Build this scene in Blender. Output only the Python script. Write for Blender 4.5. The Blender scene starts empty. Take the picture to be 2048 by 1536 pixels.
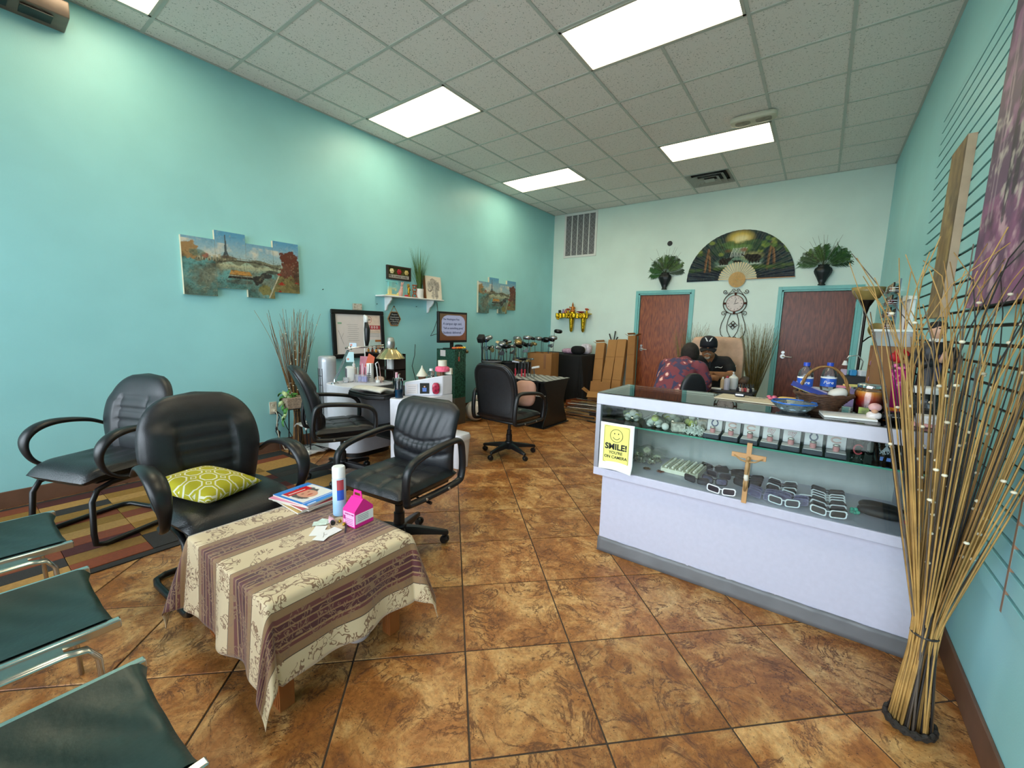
import bpy, bmesh, math, random
import numpy as np
from mathutils import Vector, Matrix, Euler
random.seed(7)
R = math.radians
PI = math.pi
SC = bpy.context.scene
COL = SC.collection
# ---------------------------------------------------------------- camera
F_PX, YAW, PITCH, ROLL, CAM_H = 838.77, -.6297, -.1361, .025, 1.38
_fw = Vector((math.sin(YAW)*math.cos(PITCH), math.cos(YAW)*math.cos(PITCH), math.sin(PITCH)))
_r0 = Vector((math.cos(YAW), -math.sin(YAW), 0)); _u0 = _r0.cross(_fw)
_rt = _r0*math.cos(ROLL)+_u0*math.sin(ROLL); _up = _u0*math.cos(ROLL)-_r0*math.sin(ROLL)
cam = bpy.data.objects.new('camera', bpy.data.cameras.new('camera')); COL.objects.link(cam)
cam.data.sensor_width = 36; cam.data.lens = F_PX/2048*36; cam.data.clip_start = .02
cam.matrix_world = Matrix(((_rt.x, _up.x, -_fw.x, 0), (_rt.y, _up.y, -_fw.y, 0), (_rt.z, _up.z, -_fw.z, CAM_H), (0, 0, 0, 1)))
SC.camera = cam
# ---------------------------------------------------------------- light
W = bpy.data.worlds.new('daylight'); SC.world = W; W.use_nodes = True
W.node_tree.nodes['Background'].inputs[0].default_value = (.80, .89, 1.0, 1)
W.node_tree.nodes['Background'].inputs[1].default_value = 7.5
PANEL_STRENGTH = 7.2
PANEL_COLOR = (1.0, .86, .58)
vs = SC.view_settings; vs.view_transform = 'Standard'; vs.look = 'None'; vs.gamma = 1; vs.use_curve_mapping = False
vs.exposure = .40
XL, XR, YB, YF, ZC = -4.59, .567, 7.625, -1.05, 3.612
_pl = bpy.data.lights.new('window_portal', 'AREA'); _pl.shape = 'RECTANGLE'; _pl.size = XR-XL; _pl.size_y = 2.7
_pl.cycles.is_portal = True
_po = bpy.data.objects.new('window_portal', _pl); COL.objects.link(_po); _po.location = ((XL+XR)/2, YF-.06, 1.5); _po.rotation_euler = (R(90), 0, 0)
# ---------------------------------------------------------------- pixel helper (a pixel is a direction; depth comes from the surface it lies on)
def ray(x, y): return _fw*F_PX+_rt*(x-1024)-_up*(y-768)
def pz(x, y, z=0.): d = ray(x, y); return Vector((0, 0, CAM_H))+d*((z-CAM_H)/d.z)
def px_(x, y, v): d = ray(x, y); return Vector((0, 0, CAM_H))+d*(v/d.x)
def py_(x, y, v): d = ray(x, y); return Vector((0, 0, CAM_H))+d*(v/d.y)
# ---------------------------------------------------------------- materials
MATS = {}
def lin(c):
    if isinstance(c, str):
        c = [int(c[i:i+2], 16)/255 for i in (0, 2, 4)]
        return tuple(v/12.92 if v <= .04045 else ((v+.055)/1.055)**2.4 for v in c)
    return tuple(c)
def new_mat(name):
    m = bpy.data.materials.new(name); m.use_nodes = True
    return m, m.node_tree, m.node_tree.nodes['Principled BSDF']
def mat(name, col='808080', rough=.5, metal=0., var=.08, scale=18., bump=0., bscale=60., spec=.5, coat=0., stretch=None, emit=0., alpha=1., trans=0., sheen=0.):
    if name in MATS: return MATS[name]
    m, t, b = new_mat(name); c = lin(col); L = t.links
    tc = t.nodes.new('ShaderNodeTexCoord'); mp = t.nodes.new('ShaderNodeMapping'); L.new(tc.outputs['Object'], mp.inputs[0])
    if stretch: mp.inputs['Scale'].default_value = stretch
    n = t.nodes.new('ShaderNodeTexNoise'); n.inputs['Scale'].default_value = scale; n.inputs['Detail'].default_value = 3; L.new(mp.outputs[0], n.inputs[0])
    r = t.nodes.new('ShaderNodeValToRGB'); e = r.color_ramp.elements
    e[0].position = .3; e[1].position = .7
    e[0].color = (*[max(0, v*(1-var)) for v in c], 1); e[1].color = (*[min(1, v*(1+var)) for v in c], 1)
    L.new(n.outputs['Fac'], r.inputs[0]); L.new(r.outputs[0], b.inputs['Base Color'])
    b.inputs['Roughness'].default_value = rough; b.inputs['Metallic'].default_value = metal
    b.inputs['Specular IOR Level'].default_value = spec; b.inputs['Coat Weight'].default_value = coat
    b.inputs['Alpha'].default_value = alpha; b.inputs['Transmission Weight'].default_value = trans
    b.inputs['Sheen Weight'].default_value = sheen
    if emit: L.new(r.outputs[0], b.inputs['Emission Color']); b.inputs['Emission Strength'].default_value = emit
    if bump:
        n2 = t.nodes.new('ShaderNodeTexNoise'); n2.inputs['Scale'].default_value = bscale; n2.inputs['Detail'].default_value = 4; L.new(mp.outputs[0], n2.inputs[0])
        bp = t.nodes.new('ShaderNodeBump'); bp.inputs['Strength'].default_value = bump; bp.inputs['Distance'].default_value = .01
        L.new(n2.outputs['Fac'], bp.inputs['Height']); L.new(bp.outputs[0], b.inputs['Normal'])
    MATS[name] = m
    return m
def painted(name, rough=.5, coat=0., spec=.4, emit=0.):
    """colours come from the mesh's own colour attribute (flat print on a surface)"""
    if name in MATS: return MATS[name]
    m, t, b = new_mat(name); a = t.nodes.new('ShaderNodeVertexColor'); a.layer_name = 'paint'
    t.links.new(a.outputs[0], b.inputs['Base Color']); b.inputs['Roughness'].default_value = rough
    b.inputs['Coat Weight'].default_value = coat; b.inputs['Specular IOR Level'].default_value = spec
    if emit:
        t.links.new(a.outputs[0], b.inputs['Emission Color']); b.inputs['Emission Strength'].default_value = emit
    MATS[name] = m; return m
def glass(name, tint=(.95, .985, .97), rough=.02, ior=1.45, cover=0.):
    """thin pane or wall of clear glass or plastic: transparent, with a Fresnel reflection"""
    if name in MATS: return MATS[name]
    m = bpy.data.materials.new(name); m.use_nodes = True; t = m.node_tree; t.nodes.clear(); L = t.links
    o = t.nodes.new('ShaderNodeOutputMaterial'); mx = t.nodes.new('ShaderNodeMixShader'); fr = t.nodes.new('ShaderNodeFresnel'); fr.inputs[0].default_value = ior
    tr = t.nodes.new('ShaderNodeBsdfTransparent'); tr.inputs[0].default_value = (*tint, 1)
    gl = t.nodes.new('ShaderNodeBsdfGlossy'); gl.inputs['Roughness'].default_value = rough
    last = tr.outputs[0]
    if cover:
        df = t.nodes.new('ShaderNodeBsdfDiffuse'); df.inputs[0].default_value = (*tint, 1)
        m2 = t.nodes.new('ShaderNodeMixShader'); m2.inputs[0].default_value = cover; L.new(last, m2.inputs[1]); L.new(df.outputs[0], m2.inputs[2]); last = m2.outputs[0]
    L.new(fr.outputs[0], mx.inputs[0]); L.new(last, mx.inputs[1]); L.new(gl.outputs[0], mx.inputs[2]); L.new(mx.outputs[0], o.inputs[0])
    MATS[name] = m; return m
# ---------------------------------------------------------------- mesh builder
class MB:
    def __init__(s): s.v = []; s.f = []; s.M = Matrix.Identity(4)
    def add(s, vs, fs):
        o = len(s.v); M = s.M
        s.v += [tuple(M @ Vector(p)) for p in vs]; s.f += [tuple(i+o for i in f) for f in fs]; return s
    def box(s, c, d, r=None):
        x, y, z = d[0]/2, d[1]/2, d[2]/2
        P = [Vector(p) for p in ((-x, -y, -z), (x, -y, -z), (x, y, -z), (-x, y, -z), (-x, -y, z), (x, -y, z), (x, y, z), (-x, y, z))]
        if r: m = Euler(r).to_matrix(); P = [m @ p for p in P]
        c = Vector(c)
        return s.add([p+c for p in P], [(3, 2, 1, 0), (4, 5, 6, 7), (0, 1, 5, 4), (1, 2, 6, 5), (2, 3, 7, 6), (3, 0, 4, 7)])
    def bb(s, lo, hi): return s.box([(a+b)/2 for a, b in zip(lo, hi)], [b-a for a, b in zip(lo, hi)])
    def loft(s, rings, closed=True, cap=True, ring_closed=False):
        n = len(rings[0]); vs = [p for r in rings for p in r]; fs = []
        m = len(rings); kk = n if closed else n-1
        for i in range(m if ring_closed else m-1):
            for j in range(kk):
                a, b = i*n+j, i*n+(j+1) % n; c, d = ((i+1) % m)*n+(j+1) % n, ((i+1) % m)*n+j
                fs.append((a, b, c, d))
        if cap and not ring_closed and closed: fs.append(tuple(range(n))[::-1]); fs.append(tuple((m-1)*n+j for j in range(n)))
        return s.add(vs, fs)
    def tube(s, pts, r, n=8, closed=False, cap=True, flat=None):
        pts = [Vector(p) for p in pts]; m = len(pts); rs = r if hasattr(r, '__len__') else [r]*m
        rings = []; up = None
        for i, p in enumerate(pts):
            a = pts[i-1] if (i > 0 or closed) else p; b = pts[(i+1) % m] if (i < m-1 or closed) else p
            t = (b-a)
            if t.length < 1e-9: t = Vector((0, 0, 1))
            t.normalize()
            if up is None:
                up = Vector((0, 0, 1)) if abs(t.z) < .9 else Vector((0, 1, 0))
            up = (up-t*up.dot(t))
            if up.length < 1e-6: up = t.orthogonal()
            up.normalize(); sd = t.cross(up)
            fa, fb = (flat or (1, 1))
            rings.append([p+(sd*math.cos(2*PI*k/n)*fa+up*math.sin(2*PI*k/n)*fb)*rs[i] for k in range(n)])
        return s.loft(rings, cap=cap, ring_closed=closed)
    def cyl(s, a, b, r0, r1=None, n=16): return s.tube([a, b], [r0, r0 if r1 is None else r1], n)
    def lathe(s, prof, n=24, o=(0, 0, 0), sx=1., sy=1., cap=True):
        o = Vector(o)
        return s.loft([[o+Vector((r*sx*math.cos(2*PI*k/n), r*sy*math.sin(2*PI*k/n), z)) for k in range(n)] for r, z in prof], cap=cap)
    def ball(s, c, r, n=12, m=8, d=(1, 1, 1)):
        return s.lathe([(max(1e-4, math.sin(PI*i/m))*r, -math.cos(PI*i/m)*r*d[2]) for i in range(m+1)], n, c, d[0], d[1], cap=False)
    def prism(s, poly, d0, d1, ax='xz'):
        """polygon in plane ax, extruded along the third axis from d0 to d1"""
        def P(a, b, d): return {'xz': (a, d, b), 'yz': (d, a, b), 'xy': (a, b, d)}[ax]
        n = len(poly)
        return s.add([P(a, b, d0) for a, b in poly]+[P(a, b, d1) for a, b in poly],
                     [tuple(range(n)), tuple(range(2*n-1, n-1, -1))]+[(i, i+n, (i+1) % n+n, (i+1) % n) for i in range(n)])
    def grid(s, P, nu, nv):
        vs = [P(i/nu, j/nv) for j in range(nv+1) for i in range(nu+1)]
        return s.add(vs, [(j*(nu+1)+i, j*(nu+1)+i+1, (j+1)*(nu+1)+i+1, (j+1)*(nu+1)+i) for j in range(nv) for i in range(nu)])
    def quad(s, a, b, c, d): return s.add([a, b, c, d], [(0, 1, 2, 3)])
    def pillow(s, c, d, r=None, p=.5, n=16, m=10):
        """rounded-box cushion (superellipsoid) with half sizes d"""
        c = Vector(c); mt = Euler(r).to_matrix() if r else Matrix.Identity(3)
        sg = lambda v, q: math.copysign(abs(v)**q, v)
        rings = []
        for i in range(m+1):
            t = -PI/2+PI*i/m
            rings.append([c+mt @ Vector((d[0]*sg(math.cos(t), p)*sg(math.cos(2*PI*k/n), p), d[1]*sg(math.cos(t), p)*sg(math.sin(2*PI*k/n), p), d[2]*sg(math.sin(t), p))) for k in range(n)])
        return s.loft(rings, cap=False)
    def mesh(s, name):
        me = bpy.data.meshes.new(name); me.from_pydata([tuple(p) for p in s.v], [], s.f); return me
    def obj(s, name, m, parent=None, smooth=30, bevel=0., sub=0, solid=0., seg=2, loc=None, rz=0., weld=False):
        me = s.mesh(name)
        bm = bmesh.new(); bm.from_mesh(me)
        if weld: bmesh.ops.remove_doubles(bm, verts=bm.verts, dist=1e-5)
        bmesh.ops.recalc_face_normals(bm, faces=bm.faces); bm.to_mesh(me); bm.free()
        me.materials.append(m)
        o = bpy.data.objects.new(name, me); COL.objects.link(o)
        if parent: o.parent = parent
        if loc: o.location = loc
        if rz: o.rotation_euler[2] = rz
        if solid: q = o.modifiers.new('solid', 'SOLIDIFY'); q.thickness = solid; q.offset = 0
        if bevel: q = o.modifiers.new('bevel', 'BEVEL'); q.width = bevel; q.segments = seg; q.limit_method = 'ANGLE'; q.angle_limit = R(40)
        if sub: q = o.modifiers.new('sub', 'SUBSURF'); q.levels = sub; q.render_levels = sub
        if smooth:
            me.polygons.foreach_set('use_smooth', [True]*len(me.polygons))
            if not sub and smooth < 180: me.set_sharp_from_angle(angle=R(smooth+10))
        return o
def tag(o, label=None, cat=None, group=None, kind=None):
    if label: o['label'] = label
    if cat: o['category'] = cat
    if group: o['group'] = group
    if kind: o['kind'] = kind
    return o
def thing(name, label, cat, loc=(0, 0, 0), rz=0., group=None, rot=None):
    o = bpy.data.objects.new(name, None); COL.objects.link(o); o.location = loc; o.rotation_euler = rot or (0, 0, rz); o.empty_display_size = .1
    return tag(o, label, cat, group)
def struct(o): o['kind'] = 'structure'; return o
def dup(root, loc=None, rz=None, label=None, group=None):
    r = root.copy(); COL.objects.link(r)
    if loc is not None: r.location = loc
    if rz is not None: r.rotation_euler[2] = rz
    if label: r['label'] = label
    if group: r['group'] = group
    for ch in list(root.children):
        c = ch.copy(); COL.objects.link(c); c.parent = r
        for g in list(ch.children):
            d = g.copy(); COL.objects.link(d); d.parent = c
    return r
def dup_part(o, parent, loc=None, rot=None):
    c = o.copy(); COL.objects.link(c); c.parent = parent
    if loc is not None: c.location = loc
    if rot is not None: c.rotation_euler = rot
    return c
def text(s, size, name='lettering', mt=None, parent=None, M=None, ext=.0006, align='CENTER', bold=0., space=1., shear=0.):
    cu = bpy.data.curves.new('t', 'FONT'); cu.body = s; cu.size = size; cu.align_x = align; cu.align_y = 'CENTER'; cu.extrude = ext; cu.offset = bold; cu.space_line = space; cu.shear = shear; cu.resolution_u = 3
    o = bpy.data.objects.new('t', cu); COL.objects.link(o)
    bpy.context.view_layer.update()
    me = bpy.data.meshes.new_from_object(o.evaluated_get(bpy.context.evaluated_depsgraph_get()))
    bpy.data.objects.remove(o); bpy.data.curves.remove(cu)
    if M is not None: me.transform(M)
    me.materials.clear(); me.materials.append(mt); me.name = name
    r = bpy.data.objects.new(name, me); COL.objects.link(r); r.parent = parent
    return r
def frame_M(origin, right, up):
    """matrix that puts an x/y drawing at origin with its x along right and y along up"""
    r = Vector(right).normalized(); u = Vector(up); u = (u-r*u.dot(r)).normalized(); n = r.cross(u); o = Vector(origin)
    return Matrix(((r.x, u.x, n.x, o.x), (r.y, u.y, n.y, o.y), (r.z, u.z, n.z, o.z), (0, 0, 0, 1)))
# ---------------------------------------------------------------- painter: colour arrays for flat print
class Art:
    def __init__(s, nx, ny, asp, bg):
        s.nx, s.ny = nx, ny
        u, v = np.meshgrid(np.linspace(0, asp, nx+1), np.linspace(0, 1, ny+1)); s.u, s.v = u, v; s.asp = asp
        s.c = np.zeros((ny+1, nx+1, 3)); s.c[:] = lin(bg)
        s.rng = np.random.default_rng(3)
    def put(s, m, col, a=1.):
        m = np.clip(m*a, 0, 1)[..., None]; s.c = s.c*(1-m)+np.array(lin(col))*m; return s
    def noise(s, k, seed=0, oct=4):
        r = np.random.default_rng(seed); out = np.zeros_like(s.u); amp = 1.; tot = 0
        for o in range(oct):
            kk = k*2**o; gx, gy = int(s.asp*kk)+3, int(kk)+3; g = r.random((gy, gx))
            x, y = s.u*kk, s.v*kk; i, j = x.astype(int), y.astype(int); fx, fy = x-i, y-j
            fx = fx*fx*(3-2*fx); fy = fy*fy*(3-2*fy)
            out += amp*((g[j, i]*(1-fx)+g[j, i+1]*fx)*(1-fy)+(g[j+1, i]*(1-fx)+g[j+1, i+1]*fx)*fy); tot += amp; amp *= .55
        return out/tot
    def ell(s, x, y, a, b, col, al=1., soft=.01, seed=None, rough=0., rot=0.):
        dx, dy = s.u-x, s.v-y; c, q = math.cos(rot), math.sin(rot)
        d = np.sqrt(((dx*c+dy*q)/a)**2+((dy*c-dx*q)/b)**2)
        if seed is not None: d = d+(s.noise(14, seed)-.5)*rough
        return s.put(np.clip((1-d)/max(soft/min(a, b), 1e-3)+.5, 0, 1), col, al)
    def rect(s, x0, y0, x1, y1, col, al=1.): return s.put(((s.u >= x0) & (s.u <= x1) & (s.v >= y0) & (s.v <= y1)).astype(float), col, al)
    def poly(s, pts, col, al=1.):
        m = np.zeros(s.u.shape, bool); n = len(pts)
        for i in range(n):
            (x0, y0), (x1, y1) = pts[i], pts[(i+1) % n]
            if y0 == y1: continue
            cnd = ((s.v >= min(y0, y1)) & (s.v < max(y0, y1))); m ^= cnd & (s.u < x0+(s.v-y0)*(x1-x0)/(y1-y0))
        return s.put(m.astype(float), col, al)
    def line(s, pts, w, col, al=1.):
        for (x0, y0), (x1, y1) in zip(pts[:-1], pts[1:]):
            dx, dy = x1-x0, y1-y0; L = dx*dx+dy*dy+1e-12
            t = np.clip(((s.u-x0)*dx+(s.v-y0)*dy)/L, 0, 1)
            d = np.hypot(s.u-x0-t*dx, s.v-y0-t*dy); s.put((d < w/2).astype(float), col, al)
        return s
    def sub(s, x0, x1, y0, y1, P, name, m, parent=None):
        """mesh of the part u in x0..x1 (fractions), v in y0..y1; P(u01,v01) gives the place"""
        i0, i1 = round(x0*s.nx), round(x1*s.nx); j0, j1 = round(y0*s.ny), round(y1*s.ny)
        nu, nv = i1-i0, j1-j0
        mb = MB().grid(P, nu, nv); me = mb.mesh(name)
        a = me.color_attributes.new('paint', 'FLOAT_COLOR', 'POINT')
        c = np.ones(((nu+1)*(nv+1), 4), np.float32); c[:, :3] = s.c[j0:j1+1, i0:i1+1].reshape(-1, 3); a.data.foreach_set('color', c.ravel())
        me.materials.append(m); o = bpy.data.objects.new(name, me); COL.objects.link(o); o.parent = parent
        return o
# ================================================================ the setting
def wall_paint(name, col):
    m, t, b = new_mat(name); L = t.links
    n = t.nodes.new('ShaderNodeTexNoise'); n.inputs['Scale'].default_value = 2.2; n.inputs['Detail'].default_value = 5
    tc = t.nodes.new('ShaderNodeTexCoord'); L.new(tc.outputs['Object'], n.inputs[0])
    c = lin(col); r = t.nodes.new('ShaderNodeValToRGB'); e = r.color_ramp.elements; e[0].position = .35; e[1].position = .65
    e[0].color = (*[v*.97 for v in c], 1); e[1].color = (*[v*1.03 for v in c], 1); L.new(n.outputs[0], r.inputs[0]); L.new(r.outputs[0], b.inputs['Base Color'])
    n2 = t.nodes.new('ShaderNodeTexNoise'); n2.inputs['Scale'].default_value = 160; L.new(tc.outputs['Object'], n2.inputs[0])
    bp = t.nodes.new('ShaderNodeBump'); bp.inputs['Strength'].default_value = .08; bp.inputs['Distance'].default_value = .004; L.new(n2.outputs[0], bp.inputs['Height']); L.new(bp.outputs[0], b.inputs['Normal'])
    b.inputs['Roughness'].default_value = .42; b.inputs['Specular IOR Level'].default_value = .4
    MATS[name] = m; return m
M_TEAL = wall_paint('teal_wall_paint', '9CDADF'); M_MINT = wall_paint('mint_wall_paint', 'DDF0E9')
M_TRIM = mat('teal_door_frame_paint', '7CC4C4', .4, var=.03)
def tile_mat():
    m, t, b = new_mat('travertine_floor_tile'); L = t.links; N = t.nodes.new
    tc = N('ShaderNodeTexCoord'); oi = N('ShaderNodeObjectInfo'); mp = N('ShaderNodeVectorMath'); mp.operation = 'ADD'
    sc = N('ShaderNodeVectorMath'); sc.operation = 'SCALE'; sc.inputs['Scale'].default_value = 40; cx = N('ShaderNodeCombineXYZ')
    for k in range(3): L.new(oi.outputs['Random'], cx.inputs[k])
    L.new(cx.outputs[0], sc.inputs[0]); L.new(tc.outputs['Object'], mp.inputs[0]); L.new(sc.outputs[0], mp.inputs[1])
    n1 = N('ShaderNodeTexNoise'); n1.inputs['Scale'].default_value = 4.6; n1.inputs['Detail'].default_value = 12; n1.inputs['Roughness'].default_value = .70; n1.inputs['Distortion'].default_value = .6; L.new(mp.outputs[0], n1.inputs[0])
    r = N('ShaderNodeValToRGB'); e = r.color_ramp.elements; e[0].position = .30; e[0].color = (*lin('74421E'), 1); e[1].position = .72; e[1].color = (*lin('D4AE76'), 1)
    x = e.new(.46); x.color = (*lin('9E6430'), 1); x = e.new(.56); x.color = (*lin('BA8850'), 1); L.new(n1.outputs[0], r.inputs[0])
    # veins: thin ridge where a distorted noise crosses its middle
    n2 = N('ShaderNodeTexNoise'); n2.inputs['Scale'].default_value = 5.0; n2.inputs['Detail'].default_value = 9; n2.inputs['Roughness'].default_value = .68; n2.inputs['Distortion'].default_value = 1.0; L.new(mp.outputs[0], n2.inputs[0])
    s1 = N('ShaderNodeMath'); s1.operation = 'SUBTRACT'; s1.inputs[1].default_value = .5; L.new(n2.outputs[0], s1.inputs[0])
    s2 = N('ShaderNodeMath'); s2.operation = 'ABSOLUTE'; L.new(s1.outputs[0], s2.inputs[0])
    vr = N('ShaderNodeValToRGB'); q = vr.color_ramp.elements; q[0].position = 0; q[0].color = (1, 1, 1, 1); q[1].position = .026; q[1].color = (0, 0, 0, 1); L.new(s2.outputs[0], vr.inputs[0])
    n3 = N('ShaderNodeTexNoise'); n3.inputs['Scale'].default_value = 6; L.new(mp.outputs[0], n3.inputs[0])
    gate = N('ShaderNodeMath'); gate.operation = 'MULTIPLY'; r3 = N('ShaderNodeValToRGB'); r3.color_ramp.elements[0].position = .40; r3.color_ramp.elements[1].position = .55; L.new(n3.outputs[0], r3.inputs[0])
    L.new(vr.outputs[0], gate.inputs[0]); L.new(r3.outputs[0], gate.inputs[1])
    mx = N('ShaderNodeMix'); mx.data_type = 'RGBA'; L.new(gate.outputs[0], mx.inputs[0]); L.new(r.outputs[0], mx.inputs[6]); mx.inputs[7].default_value = (*lin('5A3218'), 1)
    # finer second set of veins and a sandy grain
    n4 = N('ShaderNodeTexNoise'); n4.inputs['Scale'].default_value = 11; n4.inputs['Detail'].default_value = 8; n4.inputs['Roughness'].default_value = .7; n4.inputs['Distortion'].default_value = 1.6; L.new(mp.outputs[0], n4.inputs[0])
    s4 = N('ShaderNodeMath'); s4.operation = 'SUBTRACT'; s4.inputs[1].default_value = .5; L.new(n4.outputs[0], s4.inputs[0]); s5 = N('ShaderNodeMath'); s5.operation = 'ABSOLUTE'; L.new(s4.outputs[0], s5.inputs[0])
    v4 = N('ShaderNodeMapRange'); v4.inputs[1].default_value = 0; v4.inputs[2].default_value = .022; v4.inputs[3].default_value = .75; v4.inputs[4].default_value = 0; L.new(s5.outputs[0], v4.inputs[0]); g4 = N('ShaderNodeMath'); g4.operation = 'MULTIPLY'; L.new(v4.outputs[0], g4.inputs[0]); r5 = N('ShaderNodeMapRange'); r5.inputs[1].default_value = .5; r5.inputs[2].default_value = .62; L.new(n1.outputs[0], r5.inputs[0]); i5 = N('ShaderNodeMath'); i5.operation = 'SUBTRACT'; i5.inputs[0].default_value = 1; L.new(r5.outputs[0], i5.inputs[1]); L.new(i5.outputs[0], g4.inputs[1])
    m4 = N('ShaderNodeMix'); m4.data_type = 'RGBA'; L.new(g4.outputs[0], m4.inputs[0]); L.new(mx.outputs[2], m4.inputs[6]); m4.inputs[7].default_value = (*lin('6A3E1E'), 1)
    gn = N('ShaderNodeTexNoise'); gn.inputs['Scale'].default_value = 55; gn.inputs['Detail'].default_value = 5; gn.inputs['Roughness'].default_value = .75; L.new(mp.outputs[0], gn.inputs[0]); gr = N('ShaderNodeMapRange'); gr.inputs[1].default_value = .3; gr.inputs[2].default_value = .7; gr.inputs[3].default_value = .82; gr.inputs[4].default_value = 1.36; L.new(gn.outputs[0], gr.inputs[0])
    gm = N('ShaderNodeVectorMath'); gm.operation = 'SCALE'; L.new(m4.outputs[2], gm.inputs[0]); L.new(gr.outputs[0], gm.inputs['Scale'])
    # pits
    vo = N('ShaderNodeTexNoise'); vo.inputs['Scale'].default_value = 130; vo.inputs['Detail'].default_value = 2; L.new(mp.outputs[0], vo.inputs[0])
    pr = N('ShaderNodeValToRGB'); pr.color_ramp.elements[0].position = .29; pr.color_ramp.elements[0].color = (1, 1, 1, 1); pr.color_ramp.elements[1].position = .33; pr.color_ramp.elements[1].color = (0, 0, 0, 1); L.new(vo.outputs[0], pr.inputs[0])
    m2 = N('ShaderNodeMix'); m2.data_type = 'RGBA'; L.new(pr.outputs[0], m2.inputs[0]); L.new(gm.outputs[0], m2.inputs[6]); m2.inputs[7].default_value = (*lin('4A2A14'), 1)
    hs = N('ShaderNodeHueSaturation'); mv = N('ShaderNodeMapRange'); mv.inputs[3].default_value = .84; mv.inputs[4].default_value = 1.12; L.new(oi.outputs['Random'], mv.inputs[0]); L.new(mv.outputs[0], hs.inputs['Value']); L.new(m2.outputs[2], hs.inputs['Color'])
    L.new(hs.outputs[0], b.inputs['Base Color']); b.inputs['Roughness'].default_value = .38
    bp = N('ShaderNodeBump'); bp.inputs['Strength'].default_value = .25; bp.inputs['Distance'].default_value = .003; ad = N('ShaderNodeMath'); ad.operation = 'ADD'; L.new(pr.outputs[0], ad.inputs[0]); L.new(gate.outputs[0], ad.inputs[1])
    bp.invert = True; L.new(ad.outputs[0], bp.inputs['Height']); L.new(bp.outputs[0], b.inputs['Normal'])
    return m
M_TILE = tile_mat(); M_GROUT = mat('dark_grout', '4E4036', .8, var=.15)
def clip(poly, x0, x1, y0, y1):
    for ax, lim, sg in ((0, x0, 1), (0, x1, -1), (1, y0, 1), (1, y1, -1)):
        out = []
        for i in range(len(poly)):
            a, b = poly[i-1], poly[i]; da, db = (a[ax]-lim)*sg, (b[ax]-lim)*sg
            if (da >= 0) != (db >= 0): t = da/(da-db); out.append((a[0]+(b[0]-a[0])*t, a[1]+(b[1]-a[1])*t))
            if db >= 0: out.append(b)
        poly = out
        if not poly: return []
    return poly
floor = struct(MB().bb((XL-.1, YF-.1, -.1), (XR+.1, YB+.1, -.004)).obj('floor', M_GROUT, smooth=0)); tag(floor, 'brown travertine tile floor laid on the diagonal')
S_T, PH = .4590, -.7759
def fl_pt(a, b): return (a*math.cos(PH)+b*math.sin(PH), -a*math.sin(PH)+b*math.cos(PH))
g = .0035
for i in range(-16, 16):
    for j in range(-22, 24):
        a0, b0 = .067+S_T*i, 3.925-S_T*j
        poly = clip([fl_pt(a0+g, b0+g), fl_pt(a0+S_T-g, b0+g), fl_pt(a0+S_T-g, b0+S_T-g), fl_pt(a0+g, b0+S_T-g)], XL, XR, YF, YB)
        if len(poly) < 3: continue
        cx = sum(p[0] for p in poly)/len(poly); cy = sum(p[1] for p in poly)/len(poly)
        MB().prism([(x-cx, y-cy) for x, y in poly], -.005, random.uniform(-.0005, .0), 'xy').obj('tile', M_TILE, floor, smooth=0, bevel=.0015, seg=1, loc=(cx, cy, 0))
# walls
D1, D2 = (-2.80, -1.795), (-.597, .417); DH = 2.075
struct(MB().bb((XL-.12, YF-.1, 0), (XL, YB, ZC+.16)).obj('wall_left', M_TEAL, smooth=0))['label'] = 'teal painted wall with the canvases and white shelf'
wr = struct(MB().bb((XR, YF-.1, 0), (XR+.12, YB, ZC+.16)).obj('wall_right', M_TEAL, smooth=0)); wr['label'] = 'teal painted wall carrying the grooved slat panels'
wb = MB()
for lo, hi in (((XL, 0), (D1[0], DH)), ((D1[1], 0), (D2[0], DH)), ((D2[1], 0), (XR, DH)), ((XL, DH), (XR, ZC+.16))):
    wb.bb((lo[0], YB, lo[1]), (hi[0], YB+.14, hi[1]))
wb.bb((XL, YB+.14, 0), (XR, YB+.2, ZC+.16))
struct(wb.obj('wall_back', M_MINT, smooth=0))['label'] = 'pale mint painted end wall with two wooden doors'
wf = MB(); WX = [XL, XL+1.29, XL+2.58, XL+3.87, XR]
wf.bb((XL, YF-.1, 0), (XR, YF, .12)).bb((XL, YF-.1, 2.86), (XR, YF, ZC+.16))
struct(wf.obj('wall_front', M_TEAL, smooth=0))['label'] = 'shopfront wall around the street windows'
M_ALU = mat('bronze_window_frame', '3A3632', .4, .7); M_PANE = glass('window_pane', (.97, .99, .985))
for k in range(4):
    x0, x1 = WX[k], WX[k+1]
    f = MB()
    for a, b in (((x0, .12), (x0+.03, 2.86)), ((x1-.03, .12), (x1, 2.86)), ((x0, .12), (x1, .16)), ((x0, 2.82), (x1, 2.86)), ((x0, 2.12), (x1, 2.16))): f.bb((a[0], YF-.08, a[1]), (b[0], YF-.03, b[1]))
    w = struct(f.obj('window_%d' % (k+1), M_ALU, smooth=0)); w['label'] = 'tall shopfront window, pane %s from the left wall' % ('first', 'second', 'third', 'fourth')[k]
    MB().bb((x0+.03, YF-.056, .16), (x1-.03, YF-.05, 2.12)).obj('pane', M_PANE, w, smooth=0)
    MB().bb((x0+.03, YF-.056, 2.16), (x1-.03, YF-.05, 2.82)).obj('pane', M_PANE, w, smooth=0)
struct(MB().bb((-30, -30, -.15), (30, YF-.1, -.1)).obj('pavement', mat('concrete_pavement', '9A9890', .9), smooth=0))['label'] = 'concrete pavement outside the shopfront'
M_BASE = mat('brown_baseboard_tile', '6E4E3C', .5, var=.15, scale=9)
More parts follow.
